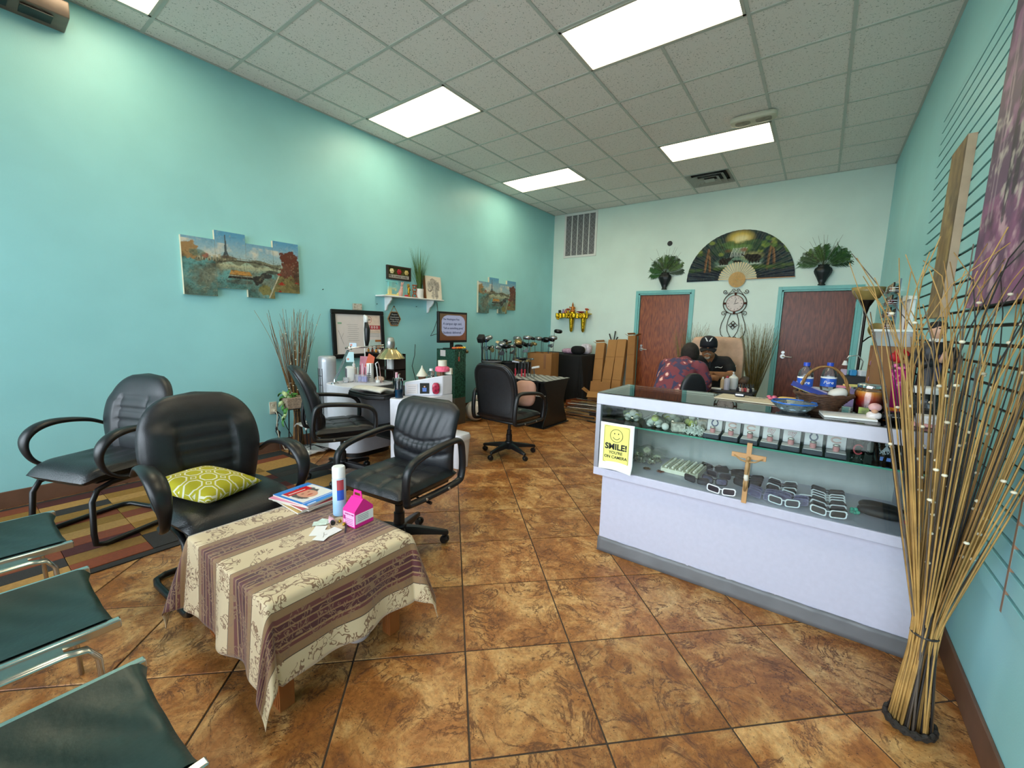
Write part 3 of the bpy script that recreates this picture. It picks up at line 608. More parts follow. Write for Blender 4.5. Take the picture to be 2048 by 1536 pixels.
def cloth_mat():
    m, t, b = new_mat('striped_brocade'); L = t.links; N = t.nodes.new
    at = N('ShaderNodeAttribute'); at.attribute_name = 'flatpos'; sp = N('ShaderNodeSeparateXYZ'); L.new(at.outputs['Vector'], sp.inputs[0])
    # stripes across x of the cloth laid flat: cream band / tan edge / maroon figured band / tan edge
    md = N('ShaderNodeMath'); md.operation = 'FRACT'; mu = N('ShaderNodeMath'); mu.operation = 'MULTIPLY_ADD'; mu.inputs[1].default_value = 1/.31; mu.inputs[2].default_value = .1355; L.new(sp.outputs[0], mu.inputs[0]); L.new(mu.outputs[0], md.inputs[0])
    r = N('ShaderNodeValToRGB'); r.color_ramp.interpolation = 'CONSTANT'; e = r.color_ramp.elements
    e[0].position = 0; e[0].color = (*lin('D2BC96'), 1); e[1].position = .40; e[1].color = (*lin('3A2A22'), 1)
    for p, c in ((.41, '8E6C48'), (.50, '65302C'), (.555, '9A7850'), (.575, '48161E'), (.64, '94724C'), (.66, '561F24'), (.73, '8E6A48'), (.75, '48161E'), (.82, '9A7850'), (.84, '65302C'), (.885, '8E6C48'), (.985, '3A2A22')):
        x = e.new(p); x.color = (*lin(c), 1)
    L.new(md.outputs[0], r.inputs[0])
    # woven figures: scrolls and leaves, tan on cream and tan on maroon
    mp = N('ShaderNodeMapping'); mp.inputs['Scale'].default_value = (10, 11, 1); L.new(at.outputs['Vector'], mp.inputs[0])
    n = N('ShaderNodeTexNoise'); n.inputs['Scale'].default_value = 1.6; n.inputs['Detail'].default_value = 1.5; n.inputs['Distortion'].default_value = 2.6; L.new(mp.outputs[0], n.inputs[0])
    n2 = N('ShaderNodeTexNoise'); n2.inputs['Scale'].default_value = 1.1; n2.inputs['Detail'].default_value = 0; L.new(mp.outputs[0], n2.inputs[0])
    s1 = N('ShaderNodeMath'); s1.operation = 'SUBTRACT'; s1.inputs[1].default_value = .5; L.new(n.outputs[0], s1.inputs[0]); s2 = N('ShaderNodeMath'); s2.operation = 'ABSOLUTE'; L.new(s1.outputs[0], s2.inputs[0])
    th = N('ShaderNodeMath'); th.operation = 'LESS_THAN'; th.inputs[1].default_value = .042; L.new(s2.outputs[0], th.inputs[0])
    g2 = N('ShaderNodeMath'); g2.operation = 'GREATER_THAN'; g2.inputs[1].default_value = .46; L.new(n2.outputs[0], g2.inputs[0]); an = N('ShaderNodeMath'); an.operation = 'MULTIPLY'; L.new(th.outputs[0], an.inputs[0]); L.new(g2.outputs[0], an.inputs[1])
    mx = N('ShaderNodeMix'); mx.data_type = 'RGBA'; L.new(an.outputs[0], mx.inputs[0]); L.new(r.outputs[0], mx.inputs[6]); mx.inputs[7].default_value = (*lin('86664A'), 1)
    L.new(mx.outputs[2], b.inputs['Base Color']); b.inputs['Roughness'].default_value = .55; b.inputs['Sheen Weight'].default_value = .25
    bp = N('ShaderNodeBump'); bp.inputs['Strength'].default_value = .2; bp.inputs['Distance'].default_value = .002; L.new(an.outputs[0], bp.inputs['Height']); L.new(bp.outputs[0], b.inputs['Normal']); return m
def drape(x0, x1, y0, y1, z, over, n=84, name='tablecloth', folds=.02):
    """square cloth over a box top: the overhang falls down; at corners it gathers into hanging points"""
    wx, wy = x1-x0, y1-y0; cx, cy = (x0+x1)/2, (y0+y1)/2; vs = []; fp = []
    ox0, ox1, oy0, oy1 = over
    for j in range(n+1):
        for i in range(n+1):
            a = -wx/2-ox0+(wx+ox0+ox1)*i/n; b = -wy/2-oy0+(wy+oy0+oy1)*j/n
            qx = min(max(a, -wx/2), wx/2); qy = min(max(b, -wy/2), wy/2); ex, ey = a-qx, b-qy; d = math.hypot(ex, ey)
            if d < 1e-6: X, Y, Zz = a, b, 0.
            elif abs(ex) > 1e-6 and abs(ey) > 1e-6:
                ang = math.atan2(abs(ey), abs(ex)); kf = .10 if (ex > 0 and ey < 0) else .27; R_ = .012+d*(.07+kf*math.sin(2*ang))*(1+.22*math.sin(6*ang)*min(1, d/.2))
                X = qx+math.copysign(math.cos(ang)*R_, ex); Y = qy+math.copysign(math.sin(ang)*R_, ey); Zz = -math.sqrt(max(0, d*d-(R_-.012)**2))*(.985 if kf > .2 else .94)
            else:
                w_ = folds*d/.3*(math.sin((a if abs(ey) > 0 else b)*19+1.2)+.6*math.sin((a if abs(ey) > 0 else b)*31+.3)); o = .012+.07*d+w_*min(1, d/.12)*.6
                X = qx+math.copysign(o, ex) if abs(ex) > 1e-6 else a; Y = qy+math.copysign(o, ey) if abs(ey) > 1e-6 else b; Zz = -d*.985
            if d > 1e-6: Zz += min(d, .012)*.6
            vs.append((cx+X, cy+Y, z+Zz)); fp.append((a, b, 0))
    mb = MB(); mb.v = vs; mb.f = [(j*(n+1)+i, j*(n+1)+i+1, (j+1)*(n+1)+i+1, (j+1)*(n+1)+i) for j in range(n) for i in range(n)]
    return mb, fp
mb, fp = drape(TX0, TX1, TY0, TY1, TZ, (.32, .31, .32, .31))
me_o = mb.obj('tablecloth', cloth_mat(), smooth=180); at = me_o.data.attributes.new('flatpos', 'FLOAT_VECTOR', 'POINT'); at.data.foreach_set('vector', np.array(fp, np.float32).ravel())
q = me_o.modifiers.new('solid', 'SOLIDIFY'); q.thickness = .002; q.offset = 1
tag(me_o, 'cream and maroon striped brocade tablecloth on the coffee table', 'tablecloth')
# ================================================================ glass display counter
CX0, CX1, CY0, CY1 = -1.045, .470, 2.300, 2.800
M_LAM = mat('white_laminate', 'BFBDCD', .45, var=.03, scale=40, bump=.04); M_KICK = mat('grey_vinyl_cove', '6E6E70', .45, var=.15, scale=5, bump=.3, bscale=8)
M_AL = mat('white_aluminium', 'BCBCC8', .35, .3, var=.03); M_ALG = mat('grey_aluminium', 'A9A9B2', .35, .5, var=.04)
M_CG = glass('case_glass', (.93, .975, .955)); M_SHELFG = glass('shelf_glass', (.82, .95, .90)); M_GEDGE = mat('green_glass_edge', '4FA08A', .2, var=.1)
t = thing('display_counter', 'white glass-topped display counter full of sunglasses and ring boxes', 'counter', (CX0, CY0, 0))
w, dp = CX1-CX0, CY1-CY0
MB().bb((.04, .05, .085), (w-.02, dp-.02, .50)).obj('base_cabinet', M_LAM, t, smooth=0, bevel=.002)
k = MB(); k.grid(lambda a, b: (.034+(w-.05)*a, .046+.004*math.sin(a*40)*b-.006*(1-b)+.003*math.sin(a*90)*b, .09*b), 60, 4); k.obj('kick_plate', M_KICK, t, smooth=180, solid=.003)
MB().bb((0.034, .05, 0), (.038, dp-.02, .09)).obj('kick_plate', M_KICK, t, smooth=0)
MB().bb((0, 0, .50), (w, dp, .547)).obj('deck', M_LAM, t, smooth=0, bevel=.003)
for x in (0, w-.028):
    for y in (0, dp-.028): MB().bb((x, y, .547), (x+.028, y+.028, .9345)).obj('corner_post', M_ALG, t, smooth=0, bevel=.002)
for lo, hi in (((0, 0), (w, .03)), ((0, dp-.03), (w, dp)), ((0, .03), (.03, dp-.03)), ((w-.03, .03), (w, dp-.03))): MB().bb((*lo, .935), (*hi, 1.0)).obj('top_rail', M_AL, t, smooth=0, bevel=.003)
MB().bb((.028, .01, .547), (w-.028, .015, .936)).obj('front_pane', M_CG, t, smooth=0); MB().bb((.008, .028, .547), (.013, dp-.028, .936)).obj('side_pane', M_CG, t, smooth=0); MB().bb((w-.013, .028, .547), (w-.008, dp-.028, .936)).obj('side_pane', M_CG, t, smooth=0)
MB().bb((.004, .004, 1.0), (w-.004, dp-.004, 1.006)).obj('top_pane', M_CG, t, smooth=0)
SHZ = .80
MB().bb((.05, .13, SHZ-.006), (w-.04, dp-.04, SHZ)).obj('glass_shelf', M_SHELFG, t, smooth=0); MB().bb((.05, .128, SHZ-.007), (w-.04, .1315, SHZ+.001)).obj('shelf_edge', M_GEDGE, t, smooth=0)
for x in (.09, w/2, w-.09):
    MB().bb((x-.012, dp-.05, .547), (x+.012, dp-.04, .935)).obj('shelf_standard', M_ALG, t, smooth=0)
    MB().prism([(dp-.05, SHZ-.008), (dp-.05, SHZ-.05), (.20, SHZ-.014), (.20, SHZ-.008)], x-.002, x+.002, 'yz').obj('shelf_bracket', M_BLKM, t, smooth=0)
for i in range(2): MB().bb((.03+i*(w/2-.05), dp-.022+i*.008, .547), (w/2+.03+i*(w/2-.065), dp-.017+i*.008, .935)).obj('sliding_door', mat('grey_sliding_door', 'B4B6B8', .25, var=.04), t, smooth=0)
# ---- paper sign on the glass
M_PAP = mat('white_paper', 'EDEDEA', .8, var=.02); M_YEL = mat('pale_yellow_print', 'E6DF78', .8, var=.03); M_INK = mat('black_ink', '23231F', .8); M_GINK = mat('grey_ink', '6A6A70', .85)
t = thing('camera_notice', 'yellow paper notice with a smiley face taped to the counter glass', 'sign', (-1.008, CY0-.002, .548)); sw, shh = .206, .288
def curl(x, z): return -.004-.022*max(0, (z < .05)*(1-z/.05))*(.3+.7*x/sw)-.004*math.sin(PI*x/sw)
q = MB(); q.grid(lambda a, b: (sw*a, curl(sw*a, shh*b), shh*b-.012*math.sin(PI*a)*(b < .5)*(1-2*b)*-1), 16, 22); q.obj('paper', M_PAP, t, smooth=180, solid=.0006)
q = MB(); q.grid(lambda a, b: (.024+(sw-.048)*a, curl(.024+(sw-.048)*a, .045+.23*b)-.0007, .045+.228*b), 10, 16); q.obj('yellow_field', M_YEL, t, smooth=180)
def rrect(x0, y0, x1, y1, r, n=5):
    o = []
    for cx, cy, a0 in ((x1-r, y1-r, 0), (x0+r, y1-r, 90), (x0+r, y0+r, 180), (x1-r, y0+r, 270)):
        for k in range(n+1): a = R(a0+90*k/n); o.append((cx+r*math.cos(a), cy+r*math.sin(a)))
    return o
q = MB()
q.tube([(x, curl(x, z)-.0012, z) for x, z in rrect(.028, .05, sw-.028, .268, .01)], .0008, 5, closed=True)
cx, cz, rr_ = sw/2, .215, .038
q.tube([(cx+rr_*math.cos(2*PI*k/40), curl(cx, cz)-.0012, cz+rr_*math.sin(2*PI*k/40)) for k in range(40)], .0014, 6, closed=True)
q.tube([(cx+.022*math.cos(R(205+k*13)), curl(cx, cz)-.0012, cz+.022*math.sin(R(205+k*13))) for k in range(11)], .0015, 6)
for s in (-1, 1): q.ball((cx+s*.012, curl(cx, cz)-.001, cz+.012), .003, 8, 6, (1, .3, 1.6))
q.obj('smiley', M_INK, t)
for s, zz, sz, bd in (('SMILE!', .147, .049, .0016), ("YOU'RE", .112, .024, .0003), ('ON CAMERA', .085, .024, .0003)):
    text(s, sz, 'lettering', M_INK, t, frame_M((sw/2, curl(sw/2, zz)-.0014, zz), (1, 0, 0), (0, 0, 1)), bold=bd)
# ---- wooden crucifix leaning on the glass
t = thing('crucifix', 'light wooden crucifix leaning against the counter glass', 'crucifix', (-.228, CY0-.02, .547), rot=(R(-3), 0, 0)); M_LW = mat('light_wood', 'B98A55', .5, var=.12, scale=20, stretch=(1, 1, .2))
MB().bb((-.011, -.008, 0), (.011, .004, .300)).obj('upright', M_LW, t, bevel=.001); MB().bb((-.074, -.0085, .222), (.074, .0035, .246)).obj('crossbar', M_LW, t, bevel=.001)
q = MB(); q.tube([(0, -.012, .06), (.002, -.018, .10), (-.003, -.014, .135), (0, -.018, .165), (0, -.02, .20), (0, -.017, .215)], [.003, .006, .0075, .008, .010, .004], 8); q.ball((.002, -.023, .226), .0085, 10, 8, (1, 1, 1.25))
for s in (-1, 1): q.tube([(0, -.017, .208), (s*.03, -.014, .212), (s*.062, -.011, .232)], [.005, .004, .0028], 6); q.tube([(s*.003, -.014, .14), (s*.006, -.022, .10), (s*.002, -.012, .062)], [.006, .005, .003], 6)
q.obj('figure', mat('cast_resin_figure', 'A88455', .5, var=.2), t, smooth=180); MB().tube([(0, -.016, .145), (0, -.017, .13), (.002, -.017, .116)], [.0095, .011, .009], 8).obj('loincloth', mat('pale_cloth_paint', 'D8D2C4', .6), t, smooth=180)
# ---- ring boxes
M_RB = mat('white_ring_box_lining', 'D9D6DA', .6, var=.03); M_RBO = mat('charcoal_ring_box', '3A3A46', .6); M_PK = mat('pink_foam', 'C98F8F', .8); M_SIL = mat('ring_silver', '8D8A82', .25, .9, var=.2)
M_NAVY = mat('navy_print', '2B3A66', .6); M_ORG = mat('orange_print', 'C4663F', .6); M_REDP = mat('red_print', 'B04048', .6)
def logo(kind, parent, M):
    q = MB(); q.M = M
    if kind == 'horseshoe':
        q.tube([(.0155*math.cos(R(-235+k*290/22))*(1.), .0165*math.sin(R(-235+k*290/22)), 0) for k in range(23)], .0032, 6, flat=(1, .3)); q.box((-.0105, .0145, 0), (.008, .004, .001)); q.box((.0105, .0145, 0), (.008, .004, .001))
        q.obj('emblem', M_NAVY, parent)
    elif kind == 'c':
        for off, m, r in ((0, M_ORG, .0030), (0, M_RB, .0014)):
            q = MB(); q.M = M @ Matrix.Translation((0, 0, .0006*(m is M_RB)))
            q.tube([(.020*math.cos(R(32+k*296/22)), .0125*math.sin(R(32+k*296/22)), 0) for k in range(23)], r, 6, flat=(1, .3)); q.obj('emblem', m, parent)
    else:
        text('ny', .036, 'emblem', M_REDP, parent, M @ Matrix.Translation((0, .004, .0004)), bold=.0016); text('ny', .036, 'emblem', M_RB, parent, M @ Matrix.Translation((0, .004, .0012)), bold=.0002)
bpx = [1432, 1469, 1504, 1541, 1581, 1622, 1670]; kinds = ['horseshoe', 'c', 'c', 'ny', 'ny', 'horseshoe', 'c']
labs = ['open ring box with a blue horseshoe emblem, at the golf ball end', 'open ring box with an orange C, next to the first horseshoe', 'open ring box with an orange C, left of the letters', 'open ring box with red letters, left one of the two', 'open ring box with red letters, right one of the two', 'open ring box with a dark horseshoe, second from the glass tumbler', 'open ring box with an orange C beside the glass tumbler']
for k, x in enumerate(bpx):
    pos = py_(x, 870+(x-1432)*.17, 2.49); X = -.433+k*.0905
    t = thing('ring_box', labs[k], 'ring box', (X, 2.445, SHZ+.0015), 0, 'ring boxes on the glass shelf'); a = .041
    MB().bb((-a, 0, 0), (a, .085, .024)).obj('base', M_RBO, t, smooth=0, bevel=.004); MB().bb((-a+.004, .003, .0245), (a-.004, .082, .027)).obj('cushion', M_RB, t, smooth=0)
    q = MB(); q.M = Matrix.Translation((0, .086, .024)) @ Matrix.Rotation(R(-10), 4, 'X'); q.bb((-a, 0, 0), (a, .02, .090)); lid = q.obj('lid', M_RBO, t, smooth=0, bevel=.004)
    q = MB(); q.M = Matrix.Translation((0, .086, .024)) @ Matrix.Rotation(R(-10), 4, 'X'); q.bb((-a+.004, -.002, .004), (a-.004, 0, .087)); q.obj('lid_lining', M_RB, lid, smooth=0)
    logo(kinds[k], lid, Matrix.Translation((0, .086, .024)) @ Matrix.Rotation(R(-10), 4, 'X') @ Matrix.Translation((0, -.0035, .047)) @ Matrix.Rotation(R(90), 4, 'X'))
    MB().lathe([(.012, .027), (.014, .040), (.012, .052)], 14, (0, .042, 0)).obj('ring_foam', M_PK, t)
    q = MB(); q.tube([(.0125*math.cos(2*PI*j/18), .042+.0125*math.sin(2*PI*j/18), .054) for j in range(18)], .0025, 6, closed=True); q.pillow((0, .034, .057), (.013, .008, .006), p=.6); q.obj('ring', M_SIL, t)
# ---- tumbler and mug
t = thing('glass_tumbler', 'clear glass tumbler with an orange C emblem, beside the black mug', 'glass', (.19, 2.50, SHZ+.0015))
MB().lathe([(.024, 0), (.026, .01), (.027, .09), (.031, .115), (.0295, .115), (.025, .09), (.024, .012), (.001, .011)], 24, cap=False).obj('glass_body', glass('clear_glass', (.93, .95, .95)), t, smooth=180)
q = MB(); q.tube([(.0285*math.sin(R(35*math.cos(R(35+k*290/20)))), -.0285*math.cos(R(35*math.cos(R(35+k*290/20)))), .055+.022*math.sin(R(35+k*290/20))) for k in range(21)], .003, 6); q.obj('emblem', M_REDP, t)
t = thing('black_mug', 'black mug printed with a silver trophy and XLVII', 'mug', (.29, 2.55, SHZ+.0015))
MB().lathe([(.038, 0), (.041, .004), (.042, .11), (.0395, .11), (.038, .01), (.001, .008)], 28, cap=False).obj('body', mat('glossy_black_ceramic', '0E0E10', .15), t, smooth=180)
MB().tube([(-.04, 0, .09), (-.06, 0, .092), (-.072, 0, .07), (-.07, 0, .04), (-.055, 0, .025), (-.04, 0, .028)], .0055, 8, flat=(1, 1.3)).obj('handle', mat('glossy_black_ceramic'), t, smooth=180)
q = MB(); q.ball((0, -.0425, .088), .008, 10, 8, (1, .3, 1)); q.prism([(-.003, .08), (.003, .08), (.014, .058), (-.014, .058)], -.0432, -.042, 'xz'); q.obj('trophy_print', mat('silver_print', 'A8AEB8', .4), t)
text('XLVII', .019, 'lettering', mat('silver_print'), t, frame_M((0, -.0435, .05), (1, 0, 0), (0, 0, 1)), bold=.0005)
q = MB(); q.prism([(-.018, .012), (-.008, .012), (-.006, .03), (-.018, .03)], -.0436, -.042, 'xz'); q.prism([(.004, .012), (.02, .012), (.018, .028), (.006, .028)], -.0436, -.042, 'xz'); q.obj('shield_print', mat('blue_print', '5878C0', .5), t)
for k, (x, y, h, c, lab) in enumerate(((.355, 2.60, .085, '2A2A2E', 'black mug at the right end of the shelf, behind the reeds'), (.40, 2.50, .06, '9A9AA2', 'small grey cup at the right end of the glass shelf'))):
    t = thing('cup', lab, 'cup', (x, y, SHZ+.0015)); MB().lathe([(.026, 0), (.030, .004), (.031, h), (.029, h), (.027, .01), (.001, .008)], 20, cap=False).obj('body', mat('glazed_'+c, c, .2), t, smooth=180)
    MB().tube([(.029, 0, h*.8), (.045, 0, h*.75), (.045, 0, h*.35), (.029, 0, h*.25)], .004, 8).obj('handle', mat('glazed_'+c), t, smooth=180)
# ---- golf balls in bags and sleeves on the shelf
M_BALL = mat('golf_ball', 'E6E8E4', .3, var=.03, bump=.5, bscale=900); M_BALLY = mat('yellow_golf_ball', 'CBD66A', .3, var=.03); M_NET = glass('clear_bag', (.94, .98, .96), .12, cover=.10)
def ball_at(x, y, z, m, lab): o = MB().ball((0, 0, 0), .0213, 14, 10).obj('golf_ball', m, smooth=180, loc=(x, y, z)); return tag(o, lab, 'golf ball', 'golf balls in the display counter')
rb = random.Random(2)
def bag(cx, cy, z, r, n, lab, my=.3):
    b = MB(); b.ball((0, 0, r*.62), r, 20, 12, (1.1, .85, .62)); b.lathe([(r*.25, r*1.1), (r*.08, r*1.28), (r*.3, r*1.5)], 12, cap=False)
    o = b.obj('clear_bag', M_NET, smooth=180, loc=(cx, cy, z)); tag(o, lab, 'bag', 'clear bags of golf balls')
    a0 = rb.random()*6
    for i in range(n):
        a = a0+2*PI*i/max(1, n-1); q = .0 if i == n-1 else .036*(r/.06)
        ball_at(cx+q*math.cos(a), cy+q*math.sin(a)*.75, z+.0215+(.03 if i == n-1 else 0)+.001, M_BALLY if rb.random() < my else M_BALL, 'golf ball inside a clear bag on the shelf')
bag(-.93, 2.60, SHZ+.001, .062, 5, 'clear bag of golf balls in the far left corner of the shelf')
bag(-.76, 2.52, SHZ+.001, .058, 5, 'clear bag of golf balls behind the notice, front of the shelf')
bag(-.70, 2.68, SHZ+.001, .062, 5, 'clear bag of yellowish golf balls at the back of the shelf', .5)
bag(-.585, 2.68, SHZ+.001, .045, 4, 'clear bag of golf balls at the back beside the box')
for k, (x, y, lab) in enumerate(((-.62, 2.50, 'small patterned golf ball carton at the front of the shelf'), (-.52, 2.68, 'small patterned golf ball carton at the back of the shelf'))):
    o = MB().box((0, 0, .024), (.07, .045, .047)).obj('ball_carton', mat('patterned_carton', 'B9B5AA', .6, var=.5, scale=60), smooth=0, loc=(x, y, SHZ+.001), rz=.5); tag(o, lab, 'carton')
ball_at(-.685, 2.475, SHZ+.0225, M_BALL, 'loose white golf ball at the front of the glass shelf')
# bags of tees: heaps nobody could count
def heap(name, n, cx, cy, z, rx, ry, h, m, lab, piece):
    q = MB()
    for i in range(n):
        a, r = rb.random()*6.3, math.sqrt(rb.random()); x, y = rx*r*math.cos(a), ry*r*math.sin(a); zz = h*(1-r*r)*rb.random()+.004
        q.M = Matrix.Translation((x, y, zz)) @ Euler((rb.random()*6, rb.random()*6, rb.random()*6)).to_matrix().to_4x4(); piece(q)
    o = q.obj(name, m, smooth=30, loc=(cx, cy, z)); return tag(o, lab, 'pile', None, 'stuff')
heap('white_tees', 150, -.52, 2.50, SHZ+.003, .065, .04, .045, mat('white_tee_plastic', 'D5DBD5', .3), 'heap of white golf tees in a bag on the shelf', lambda q: q.tube([(0, 0, -.018), (0, 0, .012), (0, 0, .018)], [.001, .0022, .005], 6))
heap('silver_trinkets', 110, -.56, 2.71, SHZ+.003, .05, .035, .06, mat('pale_trinket', 'BFC9C6', .3, .3), 'heap of pale trinkets in a bag at the back of the shelf', lambda q: q.box((0, 0, 0), (.012, .008, .003)))
DZ = .5485
heap('bagged_jewellery', 160, -.83, 2.62, DZ+.004, .10, .075, .05, mat('mixed_trinket', '8C8F80', .35, .4, var=.6, scale=40), 'heap of bagged jewellery on the counter deck behind the notice', lambda q: q.box((0, 0, 0), (.018, .011, .002)))
for k, (x, y, c) in enumerate(((-.77, 2.46, '6A5038'), (-.69, 2.46, '7A4838'))):
    o = MB().tube([(.022*math.cos(a*.5)*(.5+.5*math.sin(a*1.3)), .018*math.sin(a*.5), .004+.002*math.sin(a*3)) for a in range(0, 40)], .0022, 5).obj('beaded_bracelet', mat('bead_'+c, c, .4, var=.5, scale=150), smooth=180, loc=(x, y, DZ)); tag(o, ('dark beaded bracelet near the notice', 'reddish beaded bracelet in a coil near the earring tray')[k], 'bracelet')
for k in range(1):
    q = MB(); q.grid(lambda a, b: ((a-.5)*.24, (b-.5)*.19, .045+.035*math.sin(PI*a)*math.sin(PI*b)+.012*math.sin(9*a+k*2)*math.sin(8*b)), 14, 12)
    o = q.obj('plastic_bag', M_NET, smooth=180, loc=(-.83, 2.62, DZ+.012), rz=.2); tag(o, 'clear plastic bag over the jewellery heap behind the notice', 'bag', 'clear jewellery bags')
# ---- earring tray
t = thing('earring_tray', 'white tray with rows of pearl earrings on the counter deck', 'tray', (-.585, 2.585, DZ), R(-2)); M_TRAY = mat('ivory_tray', 'DAD6C2', .6, var=.03)
MB().bb((-.105, -.115, 0), (.105, .115, .024)).obj('tray_body', M_TRAY, t, smooth=0, bevel=.003)
for i in range(6): MB().box((-.10+.04*i, 0, .028), (.006, .22, .008)).obj('divider', M_TRAY, t, smooth=0)
pe = MB().ball((0, 0, .008), .0085, 10, 8).obj('earring', mat('pearl', 'D9D5C4', .2, var=.05), t, smooth=180); pe.location = (-.08, -.095, .024)
for i in range(5):
    for j in range(8):
        if i or j: dup_part(pe, t, (-.08+.04*i, -.095+.027*j, .024))
# ---- sunglasses
def sunglasses(label, loc, rz, frame, lens, wide=1., tall=1., wrap=0., tilt=0.):
    t = thing('sunglasses', label, 'sunglasses', loc, rz, 'sunglasses in the display counter', (tilt, 0, rz)); S = 1.
    fr = MB(); curve = lambda x: wrap*x*x*9
    for s in (-1, 1):
        out = rrect(-.030*wide, -.019*tall, .030*wide, .019*tall, .011); inn = rrect(-.0255*wide, -.0145*tall, .0255*wide, .0145*tall, .009); cx = s*.035*wide; n = len(out)
        A = lambda p, y: (cx+p[0], y+curve(cx+p[0]), .024*tall+p[1]+.004*s*p[0]/.03)
        fr.loft([[A(p, -.002) for p in out], [A(p, .0025) for p in out], [A(p, .0025) for p in inn], [A(p, -.002) for p in inn]], ring_closed=True)
        ls = MB().add([A((p[0]*1.01, p[1]*1.01), 0) for p in inn], [tuple(range(n))]); ls.obj('lens', lens, t, smooth=0)
    fr.tube([(-.008*wide, 0, .028*tall), (0, -.003, .031*tall), (.008*wide, 0, .028*tall)], .0025, 6)
    fr.obj('frame', frame, t)
    for s in (-1, 1):
        x = s*.065*wide; y_ = .006+.004*(s > 0); MB().tube([(x, .002+curve(x), .033*tall), (x*.98, y_+curve(x), .033*tall), (x*.5, y_+.004+wrap*.02, .030*tall), (-x*.75, y_+.006+wrap*.02, .018*tall)], [.0032, .003, .0026, .002], 6, flat=(1., .7)).obj('temple', frame, t, smooth=180)
    return t
F_B = mat('glossy_black_frame', '101014', .2); F_W = mat('white_frame', 'E4E6EA', .25, var=.02); F_C = mat('smoky_clear_frame', '8E88A8', .15, alpha=.55); F_P = mat('patterned_frame', '3A3A44', .2, var=.9, scale=90)
L_D = mat('dark_lens', '1C1A26', .06, spec=.7); L_B = mat('black_lens', '0C0C10', .06, spec=.7); L_V = mat('violet_lens', '5E587C', .06, spec=.7, alpha=.75)
def sg(px, py, fr, le, lab, rz=0., wide=1., tall=1., wrap=.0):
    p = pz(px, py, DZ); y = min(p.y, 2.66); sunglasses(lab, (p.x*(y/p.y) if y != p.y else p.x, y, DZ+.001), rz, fr, le, wide, tall, wrap)
sg(1392, 968, F_B, L_D, 'dark square sunglasses at the front left of the deck', R(-6)); sg(1436, 958, F_P, L_D, 'patterned sunglasses just behind the white front pair', R(-4)); sg(1428, 970, F_B, L_V, 'grey sunglasses squeezed between the dark and the white front pairs', R(-3))
sg(1441, 990, F_W, L_D, 'white sunglasses left of the crucifix at the front', R(-2), wide=1.04)
sg(1430, 912, F_B, L_B, 'large black wraparound sunglasses behind the front group, left pair', 0, 1.08, 1.1, .25); sg(1462, 925, F_B, L_B, 'large black wraparound sunglasses behind the front group, right pair', 0, 1.08, 1.1, .25)
def row(x, y0, y1, n, styles, labf, wide=1.):
    for k in range(n):
        y = y0+(y1-y0)*k/max(1, n-1); fr, le = styles[k % len(styles)]; sunglasses(labf(k, n), (x, y, DZ+.001), R(-2), fr, le, wide, .95, .1)
ordn = ['front', 'second', 'third', 'fourth', 'fifth', 'sixth', 'seventh', 'eighth', 'ninth', 'tenth']
row(-.245, 2.50, 2.64, 4, [(F_B, L_B)], lambda k, n: 'black sunglasses in the column behind the crucifix, %s from the front' % ordn[k])
row(-.09, 2.50, 2.65, 5, [(F_B, L_B), (F_W, L_B), (F_B, L_D)], lambda k, n: 'sunglasses in the middle dark column, %s from the front' % ordn[k])
row(-.16, 2.375, 2.45, 3, [(F_C, L_V)], lambda k, n: 'smoky violet sunglasses beside the crucifix, %s from the front' % ordn[k])
row(-.035, 2.40, 2.45, 2, [(F_C, L_V)], lambda k, n: 'smoky violet sunglasses behind the white front pairs, %s one' % ('near', 'far')[k])
sg(1566, 1013, F_W, L_D, 'round white sunglasses at the front centre, nearest the glass', R(-2)); sg(1592, 1002, F_W, L_D, 'white rectangular sunglasses just behind the round white pair', R(-2))
row(.105, 2.34, 2.66, 9, [(F_W, L_B), (F_B, L_B), (F_W, L_D), (F_B, L_D), (F_W, L_B), (F_W, L_D), (F_W, L_B), (F_B, L_B), (F_B, L_B)], lambda k, n: '%s sunglasses in the right-hand column, %s from the front' % (('white', 'black', 'white', 'black', 'white', 'white', 'white', 'black', 'black')[k], ordn[k]), 1.05)
for k, (x, y) in enumerate(((.30, 2.50), (.31, 2.58))):
    q = MB(); q.pillow((0, 0, .022), (.085, .035, .022), p=.75); o = q.obj('glasses_pouch', mat('black_pouch', '1A1B1F', .6, bump=.2, bscale=30), smooth=180, loc=(x, y, DZ), rz=R(-8)); tag(o, ('black spectacle pouch at the right, near one', 'black spectacle pouch at the right, far one')[k], 'pouch')
for k, (x, y) in enumerate(((.40, 2.50), (.42, 2.62))):
    t = thing('red_case', ('small red and clear box at the right end of the deck, near one', 'small red and clear box at the right end of the deck, far one')[k], 'box', (x, y, DZ)); MB().bb((-.03, -.02, 0), (.03, .02, .016)).obj('base', M_REDP, t, bevel=.002); MB().bb((-.03, -.02, .017), (.03, .02, .034)).obj('lid', glass('clear_lid', (.9, .9, .9), .05, cover=.2), t)
q = MB(); 
for i in range(5): q.ball((.012*math.cos(i*1.26), .006*i, .02+.012*math.sin(i*1.26)), .009, 8, 6)
tag(q.obj('green_brooch', mat('green_glass_stone', '3FA890', .1), smooth=180, loc=(.205, 2.44, DZ)), 'green stone brooch beside the right-hand sunglasses column', 'brooch')
